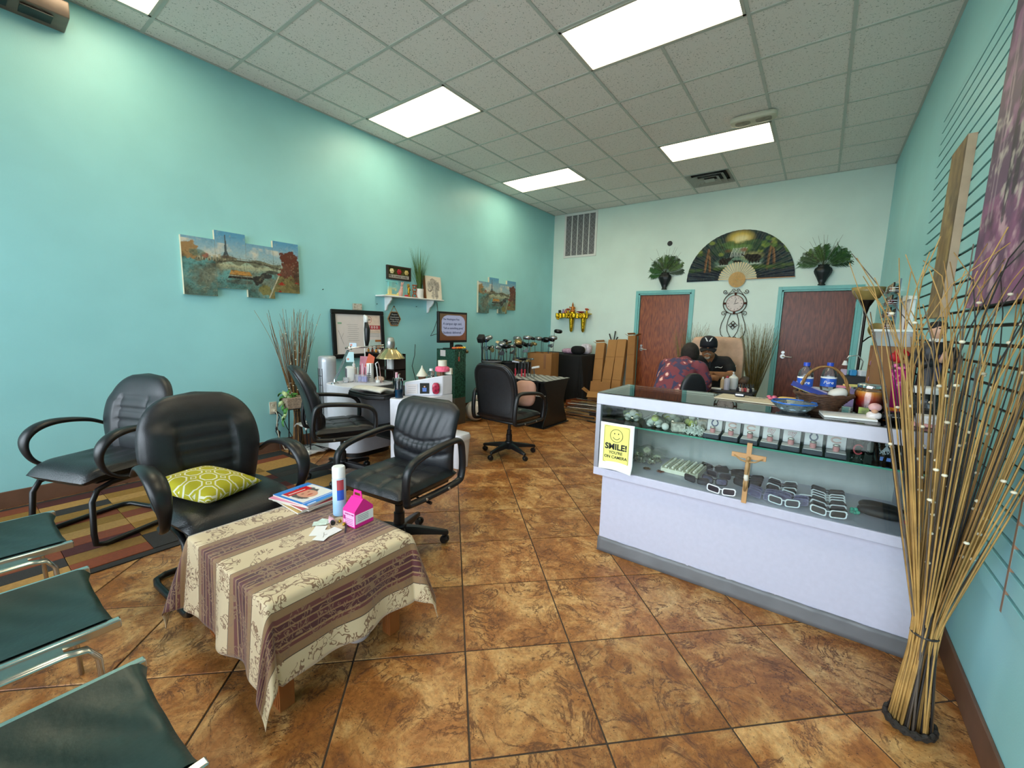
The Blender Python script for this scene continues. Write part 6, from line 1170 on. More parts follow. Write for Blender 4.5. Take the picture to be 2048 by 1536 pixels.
blob([('t', [(0, -.02, .53), (0, .04, .70), (0, .14, .86), (0, .26, .965), (0, .32, .995)], [.185, .165, .168, .152, .09], (1.2, .88)), ('t', [(-.16, .26, .97), (.16, .26, .97)], [.08, .08]), ('t', [(.19, .27, .97), (.24, .30, .84), (.225, .35, .77)], [.07, .064, .062]), ('t', [(-.19, .27, .97), (-.245, .30, .84), (-.225, .35, .77)], [.07, .064, .062])], .010, 'floral_blouse', floral(), t)
blob([('t', [(s*.09, .02, .55), (s*.14, .20, .57), (s*.17, .40, .55), (s*.17, .38, .3), (s*.16, .36, .13)], [.11, .095, .075, .068, .056]) for s in (-1, 1)], .011, 'trousers', mat('lavender_trousers', '8A86B4', .85), t)
for s in (-1, 1): blob([('t', [(s*.16, .36, .06), (s*.165, .44, .045), (s*.17, .52, .035)], [.042, .04, .03])], .008, 'shoe', M_SHOE, t)
hr = MB(); hr.ball(hh+Vector((0, -.012, .012)), .108, 20, 14, (.88, 1.0, 1.12)); hr.pillow(hh+Vector((-.03, -.06, -.06)), (.075, .055, .05), p=.85); hr.obj('hair', mat('dark_brown_hair', '1E1410', .6, var=.3, scale=8, bump=.7, bscale=60, stretch=(1, 1, 6)), t, smooth=180)
# stool with black egg-shaped back
t = thing('rolling_stool', 'low black stool with a rounded back behind the floral blouse', 'stool', (-.965, 4.16, 0), R(35)); 
MB().lathe([(.001, .44), (.19, .445), (.21, .47), (.20, .495), (.001, .50)], 28, (0, .30, 0), cap=False).obj('seat', M_LEA, t, smooth=180)
W = lambda v: .115*(max(0., 1-(2*v-1)**2*.0-max(0, (v-.3)/.7)**2.2))**.5*(.75+.25*min(1, v/.3))+.006
b = pad(W, .26, .03, lambda u, v: 0, back=1.); b = b.obj('back_pad', M_LEA, t, smooth=180, weld=True); b.location = (0, -.105, .74)
MB().lathe([(.001, .685), (.14, .69), (.18, .705), (.14, .735), (.05, .76)], 24, (0, -.075, 0), sy=.3, cap=False).obj('lumbar_pad', M_LEA, t, smooth=180)
MB().tube([(0, .25, .45), (0, -.10, .47), (0, -.115, .55), (0, -.11, .76)], .014, 8).obj('back_bar', M_BLKM, t, smooth=180)
for s in (-1, 1): MB().cyl((s*.035, -.145, .775), (s*.035, -.155, .775), .012, n=12).obj('silver_button', M_CHROME, t)
MB().lathe([(.03, .05), (.03, .30), (.016, .305), (.016, .44)], 16, (0, .30, 0)).obj('post', M_CHROME, t)
for k in range(5): a = 2*PI*k/5+.3; MB().tube([(0, .30, .08), (.16*math.cos(a), .30+.16*math.sin(a), .07), (.24*math.cos(a), .30+.24*math.sin(a), .05)], [.02, .016, .012], 8).obj('star_leg', M_BLK, t); MB().ball((.24*math.cos(a), .30+.24*math.sin(a), .025), .025, 10, 8).obj('caster', M_BLK, t)
# pedicure chair with throw
t = thing('pedicure_chair', 'brown pedicure chair draped with a beige throw, behind the seated person', 'spa chair', (-1.04, 5.62, 0), R(4)); M_BRN = mat('brown_vinyl', '4A3026', .45, var=.1); M_TAN = mat('tan_vinyl', '9A7A56', .45)
MB().bb((-.32, -.30, 0), (.32, .42, .36)).obj('base', mat('white_spa_plastic', 'C9C9C6', .35), t, bevel=.03); MB().pillow((0, .0, .43), (.29, .30, .075), p=.45).obj('seat', M_BRN, t, smooth=180)
MB().box((0, .30, .85), (.50, .16, .86), (R(-12), 0, 0)).obj('backrest', M_TAN, t, bevel=.06, seg=4)
for s in (-1, 1): MB().box((s*.325, .0, .62), (.09, .52, .34)).obj('armrest', M_TAN if s > 0 else M_BRN, t, bevel=.03, seg=3); MB().tube([(s*.345, -.24, .80), (s*.345, .0, .815), (s*.345, .22, .82)], .045, 10, flat=(1.1, .5)).obj('arm_cap', M_BRN, t, smooth=180)
q = MB(); q.bb((-.17, -.68, 0), (.17, -.34, .11)); q.obj('footbath', mat('white_spa_plastic'), t, bevel=.03)
th = MB()
def TH(a, b):
    # b: 0 at the front hem on the back's face, over the top, down behind; a across, sides hang past the edges
    u = 2*a-1; x = u*.33; side = max(0., abs(u)-.80)/.20
    z = 1.30-.02*u*u; L = b*1.15
    if L < .55: y = .09+.04*0; zz = z-.55+L; y = .205-.22*(1.28-zz)*-.0-.09+(.30*(zz-.85)*.21)
    elif L < .70: f = (L-.55)/.15; zz = z+.015*math.sin(PI*f); y = .115+.27*f
    else: zz = z-(L-.70); y = .385-.05*(L-.7)
    zz -= side**1.5*.30; xx = math.copysign(min(abs(x), 0.285+.03*side), x); y += .012*math.sin(u*17+b*4)*(.3+side)
    return (xx, y, zz-.02*math.sin(u*5+1)*(L < .3))
th.grid(TH, 44, 40); o = th.obj('throw', mat('beige_throw', 'C9A58C', .95, var=.08, bump=.3, bscale=120), t, smooth=180, solid=.008)
fr = MB(); M_TAS = mat('tassel_black', '1A1614', .9)
for k in range(26):
    a = k/25; p = Vector(TH(a, 0.0)); fr.tube([p, p+Vector((0, -.008, -.022))], [.006, .004], 5)
fr.obj('tassel_fringe', M_TAS, t)['kind'] = 'stuff'
# nail table with bottles
t = thing('pedicure_table', 'small black table with lotion bottles beside the pedicure chair', 'table', (-.715, 5.02, 0)); TZ2 = .765
MB().bb((-.21, -.16, TZ2-.03), (.21, .16, TZ2)).obj('top', M_BLKL, t, bevel=.006)
for sx in (-1, 1):
    for sy in (-1, 1): MB().cyl((sx*.18, sy*.13, 0), (sx*.18, sy*.13, TZ2-.03), .014, n=10).obj('leg', M_BLKM, t)
MB().bb((-.19, -.14, .30), (.19, .14, .32)).obj('shelf', M_BLKL, t)
def pump_bottle(loc, r, h, body, cap, lab, pump=True):
    t = thing('pump_bottle' if pump else 'squeeze_bottle', lab, 'bottle', loc); MB().lathe([(r*.95, 0), (r, .006), (r, h*.72), (r*.55, h*.84), (r*.3, h*.86)], 18).obj('body', body, t)
    if pump: MB().lathe([(r*.36, h*.86), (r*.36, h*.93), (r*.12, h*.935), (r*.12, h*1.05)], 12).box((0, -.015, h*1.06), (.014, .05, .012)).obj('pump', cap, t)
    else: MB().lathe([(r*.5, h*.84), (r*.45, h*.97), (r*.2, h)], 12).obj('cap', cap, t)
    return t
pump_bottle((-.725, 5.08, TZ2+.001), .048, .17, M_WHT, M_WHT, 'large white pump bottle on the pedicure table'); pump_bottle((-.765, 4.96, TZ2+.001), .03, .15, mat('frosted_lilac', 'C4C0CC', .3, alpha=.85), M_REDP, 'frosted bottle with a red cap on the pedicure table', False); pump_bottle((-.815, 5.0, TZ2+.001), .022, .13, mat('amber_lotion', 'C9B08A', .3), M_WHT, 'small amber bottle at the left of the pedicure table', False)
rg = random.Random(3); ps = ['2A2A30', 'E2DCD4', 'C98A80', 'B04A50', 'D8C0B4']; pn = ['dark', 'white', 'peach', 'red', 'beige']
for k in range(12): polish((-.655+.024*(k % 6)+.01*(k//6), 4.93+.07*(k//6)+.012*(k % 2), TZ2+.0015), ps[k % 5], '%s nail polish bottle, %s row on the pedicure table' % (pn[k % 5], ('front', 'back')[k//6]), 'polish bottles on the pedicure table', 1.05)
tag(MB().box((0, 0, .006), (.10, .05, .012)).obj('tissue_pack', M_PAP, smooth=0, loc=(-.86, 4.93, TZ2+.001)), 'white tissue pack at the table edge', 'tissues')
# reed bunches each side
M_GR = [mat('reed_straw', '8C7A4A', .7, var=.3), mat('reed_olive', '5E5A34', .7, var=.3), mat('reed_deep', '3A3A22', .7)]
reeds('dried_reeds', 'wide bunch of olive reeds between the clock and the dark door', (-.77, 7.32, .004), 190, 1.52, .38, .05, .045, .36, 31, .0026, (-1.5, -.2, 6.9, YB-.03), 0, .95, .10, False, M_GR)
reeds('dried_reeds', 'bunch of straw reeds behind the seated person, before the oak door', (-1.73, 7.25, .004), 150, 1.52, .38, .05, .04, .33, 32, .0026, (-2.4, -1.2, 6.85, YB-.03), 0, .95, .10, False, M_GR)
# ================================================================ golf corner
M_SHAFT = mat('steel_shaft', '8E9298', .25, .9, var=.1); M_GRAPH = mat('graphite_shaft', '1E1E22', .3, .2); M_HEADB = mat('black_club_head', '141416', .2, .3); M_HEADS = mat('silver_club_head', '9A9CA0', .25, .85); M_HEADT = mat('champagne_club_head', '9A8458', .3, .7); M_HEADW = mat('white_club_head', 'D8D8D8', .3)
def iron_head(): return MB().prism([(-.012, 0), (.06, -.012), (.078, .012), (.072, .05), (.02, .028), (0, .03)], -.009, .009, 'xz')
def wood_head(): 
    q = MB(); q.pillow((.045, .03, .018), (.06, .052, .03), p=.75); return q
def hybrid_head():
    q = MB(); q.pillow((.035, .015, .015), (.045, .03, .022), p=.75); return q
def putter_head(): return MB().prism([(-.055, -.012), (.06, -.012), (.06, .014), (.02, .016), (-.04, .016), (-.055, .008)], -.016, .016, 'xz')
HEADS = {'iron': iron_head, 'wood': wood_head, 'hybrid': hybrid_head, 'putter': putter_head}
def club(label, foot, top, kind, hm, sm, rz, group, grip=True, tilt=0.):
    """a club standing head up: foot and top are the ends of its shaft in the room"""
    foot, top = Vector(foot), Vector(top); t = thing('golf_club', label, 'golf club', foot, 0, group); d = top-foot
    MB().tube([d*.25 if grip else (0, 0, 0), d], [.0052, .0045], 6).obj('shaft', sm, t)
    if grip: MB().tube([(0, 0, 0), d*.25], [.0095, .0125], 8).obj('grip', M_BLK, t)
    h = HEADS[kind](); o = h.obj('club_head', hm, t, smooth=60, bevel=.003 if kind in ('iron', 'putter') else 0); o.location = d; o.rotation_euler = (0, tilt, rz); o.scale = (1.22, 1.22, 1.22)
    return t
def golf_bag(label, loc, h, r, m, trim, rz=0., lean=0.):
    t = thing('golf_bag', label, 'golf bag', loc, rz, 'golf bags along the teal wall', (lean, 0, rz))
    MB().lathe([(r*.95, 0), (r, .02), (r*.98, h*.5), (r*1.08, h*.93), (r*1.1, h), (r*1.0, h), (r*.96, h*.93), (.001, h*.4)], 22, cap=False).obj('tube', m, t, smooth=40)
    MB().tube([(r*1.11*math.cos(2*PI*k/24), r*1.11*math.sin(2*PI*k/24), h-.015) for k in range(24)], .014, 8, closed=True).obj('top_collar', trim, t, smooth=180)
    MB().pillow((r*.85, -r*.5, h*.32), (.06, .09, h*.24), p=.5).obj('pocket', m, t, smooth=180); MB().pillow((.0, -r*.95, h*.62), (.07, .045, h*.16), p=.5).obj('pocket', m, t, smooth=180)
    MB().tube([(r*.9, .02, h*.9), (r*1.7, 0, h*.7), (r*1.6, 0, h*.4), (r*1.0, 0, h*.22)], .012, 8, flat=(1.6, .5)).obj('strap', trim, t, smooth=180)
    return t
M_BAGB = mat('black_nylon', '17181B', .6, var=.25, bump=.2, bscale=60); M_BAGT = mat('grey_trim', '6E7076', .6)
bags = [(-4.40, 4.60, .80, .12), (-4.22, 5.22, .84, .14), (-4.20, 5.62, .80, .13), (-4.17, 6.00, .84, .14)]
blabs = ['black golf bag half hidden behind the green pedestal', 'black golf bag with grey trim, next after the pedestal', 'black golf bag under the second river canvases', 'black golf bag next to the tall carton']
rg = random.Random(77); kinds_ = ['iron', 'hybrid', 'wood', 'iron', 'wood', 'iron', 'hybrid']; hms = [M_HEADS, M_HEADB, M_HEADB, M_HEADT, M_HEADS, M_HEADB, M_HEADS]; sms = [M_SHAFT, M_GRAPH, M_SHAFT, mat('tan_shaft', '9A8050', .35), mat('blue_shaft', '2E4A8A', .3), M_SHAFT]
hn = {id(M_HEADS): 'silver', id(M_HEADB): 'black', id(M_HEADT): 'champagne'}
sides = ['front left', 'front', 'front right', 'right', 'back right', 'back', 'back left', 'left', 'middle', 'far middle', 'near middle', 'inner left', 'inner right']
for b, (x, y, h, r) in enumerate(bags):
    golf_bag(blabs[b], (x, y, 0), h, r, M_BAGB, M_BAGT if b != 2 else M_BAGB, R(-20+15*b))
    n = (5, 13, 13, 10)[b]; bn = ('behind the pedestal', 'after the pedestal', 'under the canvases', 'by the carton')[b]
    for k in range(n):
        a = 2*PI*k/n+.4; kd = kinds_[(k+b*2) % 7]; hm = hms[(k*3+b) % 7]; ln = rg.uniform(.92, 1.12) if kd == 'iron' else rg.uniform(1.02, 1.20); sp = 1.0+rg.uniform(.1, .6)
        if b == 0: ln *= .94
        tx, ty = x+r*sp*.85*math.cos(a), y+r*sp*.85*math.sin(a); tx = max(tx, XL+.12)
        club('%s %s in the golf bag %s, %s of its clubs' % (hn[id(hm)], {'iron': 'iron', 'wood': 'wood', 'hybrid': 'hybrid'}[kd], bn, sides[k % 13]), (x+r*.45*math.cos(a), y+r*.45*math.sin(a), h*.42), (tx, ty, ln), kd, hm, sms[(k+b) % 6], rg.uniform(-1.2, 1.2), 'golf clubs in bags', False, rg.uniform(-.3, .5))
# square head cover
t = thing('head_cover', 'black square golf head cover sticking up beside the television', 'head cover', (-4.30, 5.08, .52)); MB().cyl((0, 0, 0), (0, 0, .60), .012, n=8).obj('shaft', M_GRAPH, t); MB().box((0, -.03, .66), (.11, .12, .10), (R(35), 0, R(20))).obj('cover', M_BAGB, t, bevel=.02)
# tall carton with drivers
M_CARD = mat('corrugated_card', 'A06F3C', .8, var=.1, scale=6, bump=.1, bscale=12); M_CARDD = mat('card_inside', '7A5028', .85)
def carton_box(name, label, loc, dx, dy, h, rz, open_=True, m=None):
    t = thing(name, label, 'carton', loc, rz, 'cardboard cartons'); m = m or M_CARD; th = .006; q = MB()
    q.bb((-dx/2, -dy/2, 0), (dx/2, dy/2, th)); 
    for lo, hi in (((-dx/2, -dy/2), (dx/2, -dy/2+th)), ((-dx/2, dy/2-th), (dx/2, dy/2)), ((-dx/2, -dy/2+th), (-dx/2+th, dy/2-th)), ((dx/2-th, -dy/2+th), (dx/2, dy/2-th))): q.bb((*lo, th), (*hi, h))
    q.obj('box', m, t, smooth=0); return t
cbx = (-3.92, 6.30); t = carton_box('tall_carton', 'tall brown carton holding drivers, left of the black table', (*cbx, 0), .44, .40, .94, R(12))
MB().box((.10, -.202, .80), (.04, .002, .25)).obj('tape', mat('brown_tape', '8A5A2C', .4), t); MB().box((.08, -.202, .30), (.14, .001, .012)).obj('print_line', M_INK, t); MB().box((.08, -.202, .26), (.18, .001, .008)).obj('print_line', M_INK, t)
for k, (dx, dy, z, kd, hm, w) in enumerate(((-.14, -.08, 1.17, 'wood', M_HEADS, 'leftmost'), (-.05, .0, 1.14, 'wood', M_HEADB, 'second from left'), (.02, -.06, 1.16, 'wood', M_HEADB, 'in the middle'), (.08, .04, 1.15, 'hybrid', M_HEADB, 'behind the middle'), (.13, -.04, 1.19, 'wood', M_HEADS, 'at the right'), (.16, .08, 1.30, 'wood', M_HEADB, 'highest of all'), (.17, -.12, 1.06, 'iron', M_HEADS, 'lowest at the right'))):
    club('golf club in the tall carton, '+w, (cbx[0]+dx*.7, cbx[1]+dy*.7, .10), (cbx[0]+dx, cbx[1]+dy, z), kd, hm, sms[k % 6], rg.uniform(-.4, .4), 'golf clubs in the tall carton', True, .1)
club('lone driver standing above the golf bags', (-4.02, 5.80, .30), (-4.05, 5.85, 1.18), 'wood', M_HEADS, M_SHAFT, .2, 'golf clubs in bags', False)
# putter stand with chequered top
t = thing('putter_stand', 'black putter stand with a chequered top behind the office chair', 'display stand', (-3.33, 5.12, 0)); hx, hy, zt = .40, .34, .665; M_STB = mat('black_stand_paint', '0E0E10', .35, var=.1)
prof = [(-.32, 0), (-.34, .02), (-.24, .22), (-.22, .35), (-.26, .48), (-.335, .63), (.335, .63), (.26, .48), (.22, .35), (.24, .22), (.34, .02), (.32, 0)]
for x in (-hx+.02, hx-.03): MB().prism(prof, x, x+.012, 'yz').obj('end_panel', M_STB, t, smooth=0)
MB().bb((-hx+.03, .02, .02), (hx-.03, .035, .63)).obj('centre_panel', M_STB, t, smooth=0); MB().bb((-hx-.01, -.35, 0), (hx+.01, .35, .014)).obj('base_plate', M_STB, t, smooth=0, bevel=.004); MB().bb((-hx, -hy, .63), (hx, hy, .652)).obj('top_board', M_STB, t, smooth=0)
sq = None; n1, n2 = 14, 12
for i in range(n1):
    for j in range(n2):
        if (i+j) % 2: continue
        if sq is None: sq = MB().bb((-hx/n1+.002, -hy/n2+.002, 0), (hx/n1-.002, hy/n2-.002, .004)).obj('check_tile', mat('pale_check', 'B9B8B0', .4), t, smooth=0); o = sq
        else: o = dup_part(sq, t)
        o.location = (-hx+(2*i+1)*hx/n1, -hy+(2*j+1)*hy/n2, .652)
for k in range(8): MB().bb((-.36+.09*k, -.335, .45), (-.345+.09*k, -.28, .63)).obj('grip_slot', M_STB, t, smooth=0)
MB().bb((-.37, -.33, .44), (.37, -.27, .452)).obj('slot_rail', mat('pale_check'), t, smooth=0)
for k in range(9):
    x, y = -3.60+.05*(k % 5)+.02*(k//5), 5.02+.07*(k//5)+.01*k; hmm = (M_HEADS, M_HEADT, M_HEADB, M_HEADS, M_HEADT, M_HEADS, M_HEADB, M_HEADT, M_HEADS)[k]
    t = thing('putter', 'putter standing on the chequered top, %s' % ('first at the left', 'second', 'third', 'fourth', 'fifth', 'sixth, back row', 'seventh, back row', 'eighth, back row', 'last of the back row')[k], 'golf club', (x, y, .657), 0, 'putters on the chequered stand'); z = .20+.02*(k % 3)
    MB().cyl((0, 0, 0), (0, 0, z), .006, n=6).obj('shaft', M_SHAFT, t); o = putter_head().obj('club_head', hmm, t, smooth=0, bevel=.004); o.location = (0, 0, z+.01); o.rotation_euler = (0, .1, .4+.3*k)
    if k in (0, 2, 3): MB().tube([(.004, -.006, .0), (.004, -.006, .11)], [.012, .010], 8).obj('red_grip', mat('red_grip', 'C8203A', .5), t)
t = thing('putter', 'white putter standing alone at the middle of the chequered top', 'golf club', (-3.29, 5.05, .657), 0, 'putters on the chequered stand'); MB().cyl((0, 0, 0), (0, 0, .14), .006, n=6).obj('shaft', M_SHAFT, t); o = putter_head().obj('club_head', M_HEADW, t, smooth=0, bevel=.004); o.location = (.02, 0, .15); o.rotation_euler = (0, -.2, .3)
# loudspeaker and plastic bag between pedestal and stand
t = thing('loudspeaker', 'black loudspeaker on the floor behind the office chair', 'loudspeaker', (-4.02, 4.92, 0), R(38)); MB().bb((-.15, -.14, 0), (.15, .14, .62)).obj('cabinet', M_BLK, t, bevel=.015)
for z, r in ((.42, .11), (.18, .11)): MB().lathe([(r, 0), (r*.96, .012), (r*.8, .004), (r*.3, -.01), (.001, .004)], 24, cap=False).obj('cone', M_BLKM, t, smooth=180); o = t.children[-1]; o.location = (0, -.141, z); o.rotation_euler = (R(90), 0, 0)
q = MB(); q.ball((0, 0, .15), .155, 22, 16, (1, .85, .95)); q.lathe([(.03, .31), (.05, .36), (.02, .38)], 10)
o = q.obj('plastic_bag', mat('white_carrier_bag', 'D6CFC6', .4, var=.1, alpha=.92, bump=.9, bscale=9), smooth=180, loc=(-3.97, 4.55, .002)); tag(o, 'white plastic bag full of things on the floor by the pedestal', 'bag')
# pink cushion on the rear office chair
o = MB().pillow((0, 0, .16), (.12, .06, .14), (R(-18), 0, R(20)), p=.6).obj('pink_cushion', mat('dusty_pink_cloth', 'CFA090', .9, var=.06), smooth=180, loc=(-2.52, 3.70, .51)); tag(o, 'dusty pink cushion on the office chair turned away', 'cushion')
# black-draped table with clothes
t = thing('draped_table', 'table under a black floor-length cloth in the far left corner', 'table', (-3.99, 7.22, 0)); MB().bb((-.50, -.33, .855), (.50, .33, .885)).obj('top', M_DWD, t, smooth=0)
for sx in (-1, 1):
    for sy in (-1, 1): MB().cyl((sx*.44, sy*.28, 0), (sx*.44, sy*.28, .855), .02, n=8).obj('leg', M_BLKM, t)
mb, fp = drape(-.51, .51, -.34, .34, .888, (.0, .85, .85, .0), 60, folds=.012); o = mb.obj('black_cloth', mat('black_cloth', '0D0E11', .85, var=.2), smooth=180, solid=.003); o.location = (-3.99, 7.22, 0); tag(o, 'black cloth hanging to the floor over the corner table', 'tablecloth')
for k, (x, y, sx, sy, sz, c, nm, lab) in enumerate(((-3.88, 7.2, .16, .12, .05, 'C9A0B8', 'folded_shirt', 'pink lettered garment lying on the black-draped table'), (-3.66, 7.10, .13, .11, .08, '0C0C0E', 'black_cap', 'black cap lying on the black-draped table'), (-3.60, 7.32, .11, .10, .10, 'D8D0DC', 'white_bag', 'white bag behind the black cap on the table'))):
    q = MB(); q.pillow((0, 0, sz), (sx, sy, sz), p=.75, n=20); tag(q.obj(nm.replace('black_cap', 'baseball_hat'), mat('cloth_'+c, c, .85, var=.3, scale=30, bump=.7, bscale=18), smooth=180, loc=(x, y, .893)), lab, 'clothing')
# long cartons leaning on the end wall
M_CARD2 = mat('pale_card', 'B07E48', .8, var=.08, scale=5)
for k, (px1, py1, px0, py0, w, ybot, lab) in enumerate(((1202, 684, 1192, 780, .175, 7.12, 'long carton with an open flap, nearest the black table'), (1225, 678, 1208, 785, .175, 7.10, 'long carton with club grips sticking out, second from the table'), (1241, 677, 1226, 782, .17, 7.10, 'long plain carton, third from the table'), (1258, 669, 1252, 780, .14, 7.22, 'narrow dark carton with spread flaps beside the door frame'))):
    top = py_(px1, py1, 7.50); bot = py_(px0, py0, ybot+.1); bx = bot.x-(top.x-bot.x)*.3; L_ = top.z/math.cos(math.atan2(7.50-ybot, top.z)); tl = math.atan2(7.48-ybot, top.z)
    t = thing('long_carton', lab, 'carton', (bx+.02*k, ybot, .002), 0, 'long cartons leaning on the end wall', (-tl, math.atan2(top.x-bx, top.z), 0)); mm = M_CARD2 if k != 3 else M_CARD
    MB().bb((-w/2, 0, 0), (w/2, .10, L_*.985)).obj('box', mm, t, smooth=0, bevel=.003)
    for z in (.38, .72): MB().box((0, -.001, L_*z), (w*.96, .001, .006)).obj('crease', M_CARDD, t, smooth=0)
    if k in (0, 3):
        for s in ((-1, 1) if k == 3 else (-1,)): MB().box((s*(w/2+.03), .05, L_+.0), (.075, .10, .004), (0, R(25)*s*-1, 0)).obj('flap', mm, t, smooth=0)
        MB().box((0, -.02, L_+.01), (w, .05, .004), (R(-25), 0, 0)).obj('flap', mm, t, smooth=0)
    if k == 1:
        for j, (dx, h, ln) in enumerate(((.0, .16, 0.), (-.10, .10, -.5), (.06, .05, .2))): MB().tube([(dx*.4, .05, L_-.05), (dx, .05+ln*.05, L_+h)], [.010, .013], 8).obj('club_grip', M_BLK, t)
# open cartons and the heap of clubs on the floor
cb = Vector((-2.98, 6.62, 0)); t = carton_box('open_carton', 'open carton with raised flaps on the floor before the long cartons', cb, .34, .26, .26, R(18))
MB().box((0, -.20, .285), (.34, .16, .005), (R(28), 0, 0)).obj('flap', M_CARD2, t, smooth=0); MB().box((0, .15, .36), (.34, .005, .22), (R(-20), 0, 0)).obj('flap', M_CARD, t, smooth=0); MB().box((-.22, 0, .32), (.14, .26, .005), (0, R(35), 0)).obj('flap', M_CARD, t, smooth=0); MB().box((.215, 0, .31), (.14, .26, .005), (0, R(-30), 0)).obj('flap', M_CARD, t, smooth=0)
t = carton_box('small_carton', 'small carton with a white label, right of the open carton', (-2.64, 6.70, 0), .20, .18, .36, R(-10)); MB().box((0, -.092, .24), (.10, .002, .10)).obj('label', M_PAP, t, smooth=0)
t = carton_box('flat_carton', 'reddish flat carton left of the open carton', (-3.33, 6.52, 0), .26, .30, .14, R(-12), m=mat('red_card', '8A4A28', .8))
rg = random.Random(8)
for k in range(26):
    y = 5.66+.032*k; a = rg.uniform(-.18, .22); x0 = -3.28+rg.uniform(-.05, .12); L_ = rg.uniform(.62, .85); z = .014+.022*(k % 5)+.004*k*.8
    t = thing('fallen_club', 'golf club lying in the heap on the floor, %s' % ('near edge of the heap' if k < 6 else 'middle of the heap' if k < 15 else 'back of the heap'), 'golf club', (x0, y-.12*a, z), a, 'clubs heaped on the floor', (0, 0, a))
    MB().tube([(0, 0, 0), (L_*.72, 0, 0)], .0055, 6).obj('shaft', (M_SHAFT, M_GRAPH, M_SHAFT, mat('tan_shaft'))[k % 4], t); MB().tube([(L_*.72, 0, 0), (L_, 0, 0)], [.0095, .0125], 8).obj('grip', (M_BLK, M_BLK, mat('plum_grip', '4A2A34', .6))[k % 3], t)
# ================================================================ end wall decoration
# return grille
t = thing('return_grille', 'white return air grille with five filter bays high on the end wall', 'air vent', (-4.345, YB, 2.765)); gw, gh = .705, .84; M_FIL = mat('grey_filter', '77777A', .9, var=.25, scale=40)
for lo, hi in (((0, 0), (gw, .04)), ((0, gh-.04), (gw, gh)), ((0, .04), (.04, gh-.04)), ((gw-.04, .04), (gw, gh-.04))): MB().bb((lo[0], -.018, lo[1]), (hi[0], 0, hi[1])).obj('frame_bar', M_WHT, t, smooth=0)
MB().bb((.04, -.004, .04), (gw-.04, 0, gh-.04)).obj('filter', M_FIL, t, smooth=0)
for k in range(1, 5): x = .04+(gw-.08)*k/5; MB().bb((x-.008, -.015, .04), (x+.008, -.002, gh-.04)).obj('bar', M_WHT, t, smooth=0)
q = MB()
for k in range(5):
    x0 = .04+(gw-.08)*k/5+.012; x1 = .04+(gw-.08)*(k+1)/5-.012
    for j in range(7):
        z0 = .05+j*.105; q.tube([(x0, -.006, z0), (x1, -.006, z0+.10)], .003, 4); q.tube([(x1, -.006, z0), (x0, -.006, z0+.10)], .003, 4)
q.obj('filter_mesh', mat('pale_wire', 'A8A8AA', .5), t)
# round sensor
t = thing('wall_sensor', 'small round dark sensor on the end wall above the left vase', 'sensor', (-2.264, YB, 2.864)); MB().lathe([(.042, 0), (.042, .012), (.03, .026), (.012, .03)], 24).obj('body', mat('dark_grey_plastic', '3E3E40', .5), t); t.rotation_euler = (R(90), 0, 0); MB().ball((.012, .006, .03), .007, 8, 6).obj('lens', M_DARK, t)
# folding fan
FC = Vector((-1.172, YB-.012, 2.205)); RO, RI = .762, .262
t = thing('folding_fan', 'large folding fan painted with elephants at a waterfall, above the clock', 'fan decoration', FC, rot=(0, R(-.6), 0))
A = Art(240, 84, 2., '10262E'); th = np.linspace(PI, 0, 241)[None, :]*np.ones((85, 1)); rr2 = np.linspace(RI/RO, 1, 85)[:, None]*np.ones((1, 241)); A.u = 1+rr2*np.cos(th); A.v = rr2*np.sin(th)
n = A.noise(6, 1); A.put(np.clip((n-.45)*4, 0, 1), '23403A', .8); A.ell(1, .84, .22, .13, 'E0C25A', .95, .09); A.ell(1.02, .82, .13, .07, 'F0E6B0', .9, .07)
for x, y, a, b, c, s in ((.78, .68, .24, .10, '4E6E3A', 3), (1.2, .70, .22, .10, '3E6038', 4), (1.0, .63, .30, .08, '6A8A4A', 5), (.62, .62, .16, .10, '2E4A38', 6), (1.36, .64, .16, .11, '2C4632', 7)): A.ell(x, y, a, b, c, .9, .04, s, .9)
A.ell(1.0, .36, .42, .10, '7FA08C', .85, .05, 8, .6); A.ell(1.0, .29, .36, .06, 'A9BFA8', .8, .04, 9, .7); A.ell(1.24, .46, .18, .08, 'C2BE7C', .6, .06)
for k in range(9): x = .84+.03*k; A.line([(x+.05, .64), (x+.02, .56), (x, .47)], .016, ('D8DCD4', 'B4BDB8')[k % 2], .9)
A.ell(1.08, .60, .07, .04, '8A4A2E', .8, .03, 10, .8); A.ell(.80, .60, .06, .03, '6A3A28', .8, .03, 11, .8)
for x, y, s, d in ((.72, .395, .105, 1), (1.28, .42, .13, -1), (1.0, .355, .07, -1)):
    A.ell(x, y, s, s*.62, '1C1512', 1, .02, 12, .3); A.ell(x+d*s*.9, y+s*.28, s*.45, s*.42, '221A16', 1, .02); A.line([(x+d*s*1.2, y+s*.3), (x+d*s*1.5, y+s*.5), (x+d*s*1.75, y+s*.72)], s*.18, '221A16')
    for k in (-.6, -.2, .3, .65): A.rect(x+k*s-.014, y-s*.85, x+k*s+.014, y-s*.3, '1C1512')
    A.line([(x-s, y-s*.85), (x+s, y-s*.85)], .014, 'DCE4DC', .8)
for x, h, b in ((.36, .62, 1), (.46, .66, -1), (1.52, .70, 1), (1.64, .66, -1)): A.line([(x, .20), (x+.015*b, .42), (x+.05*b, h)], .045, '6E4A30', .95); A.line([(x+.012, .22), (x+.012+.015*b, .42), (x+.05*b, h)], .014, 'A27A50', .8)
for k in range(46):
    r_ = np.random.default_rng(100+k); sx = r_.random(); x = (.18+.5*r_.random()) if sx < .5 else (1.36+.5*r_.random()); y = .52+.32*r_.random(); A.ell(x, y, .05, .035, ('2E4A26', '5A7A34', '8A9A44', '1E3420')[k % 4], .8, .02, k, 1.2)
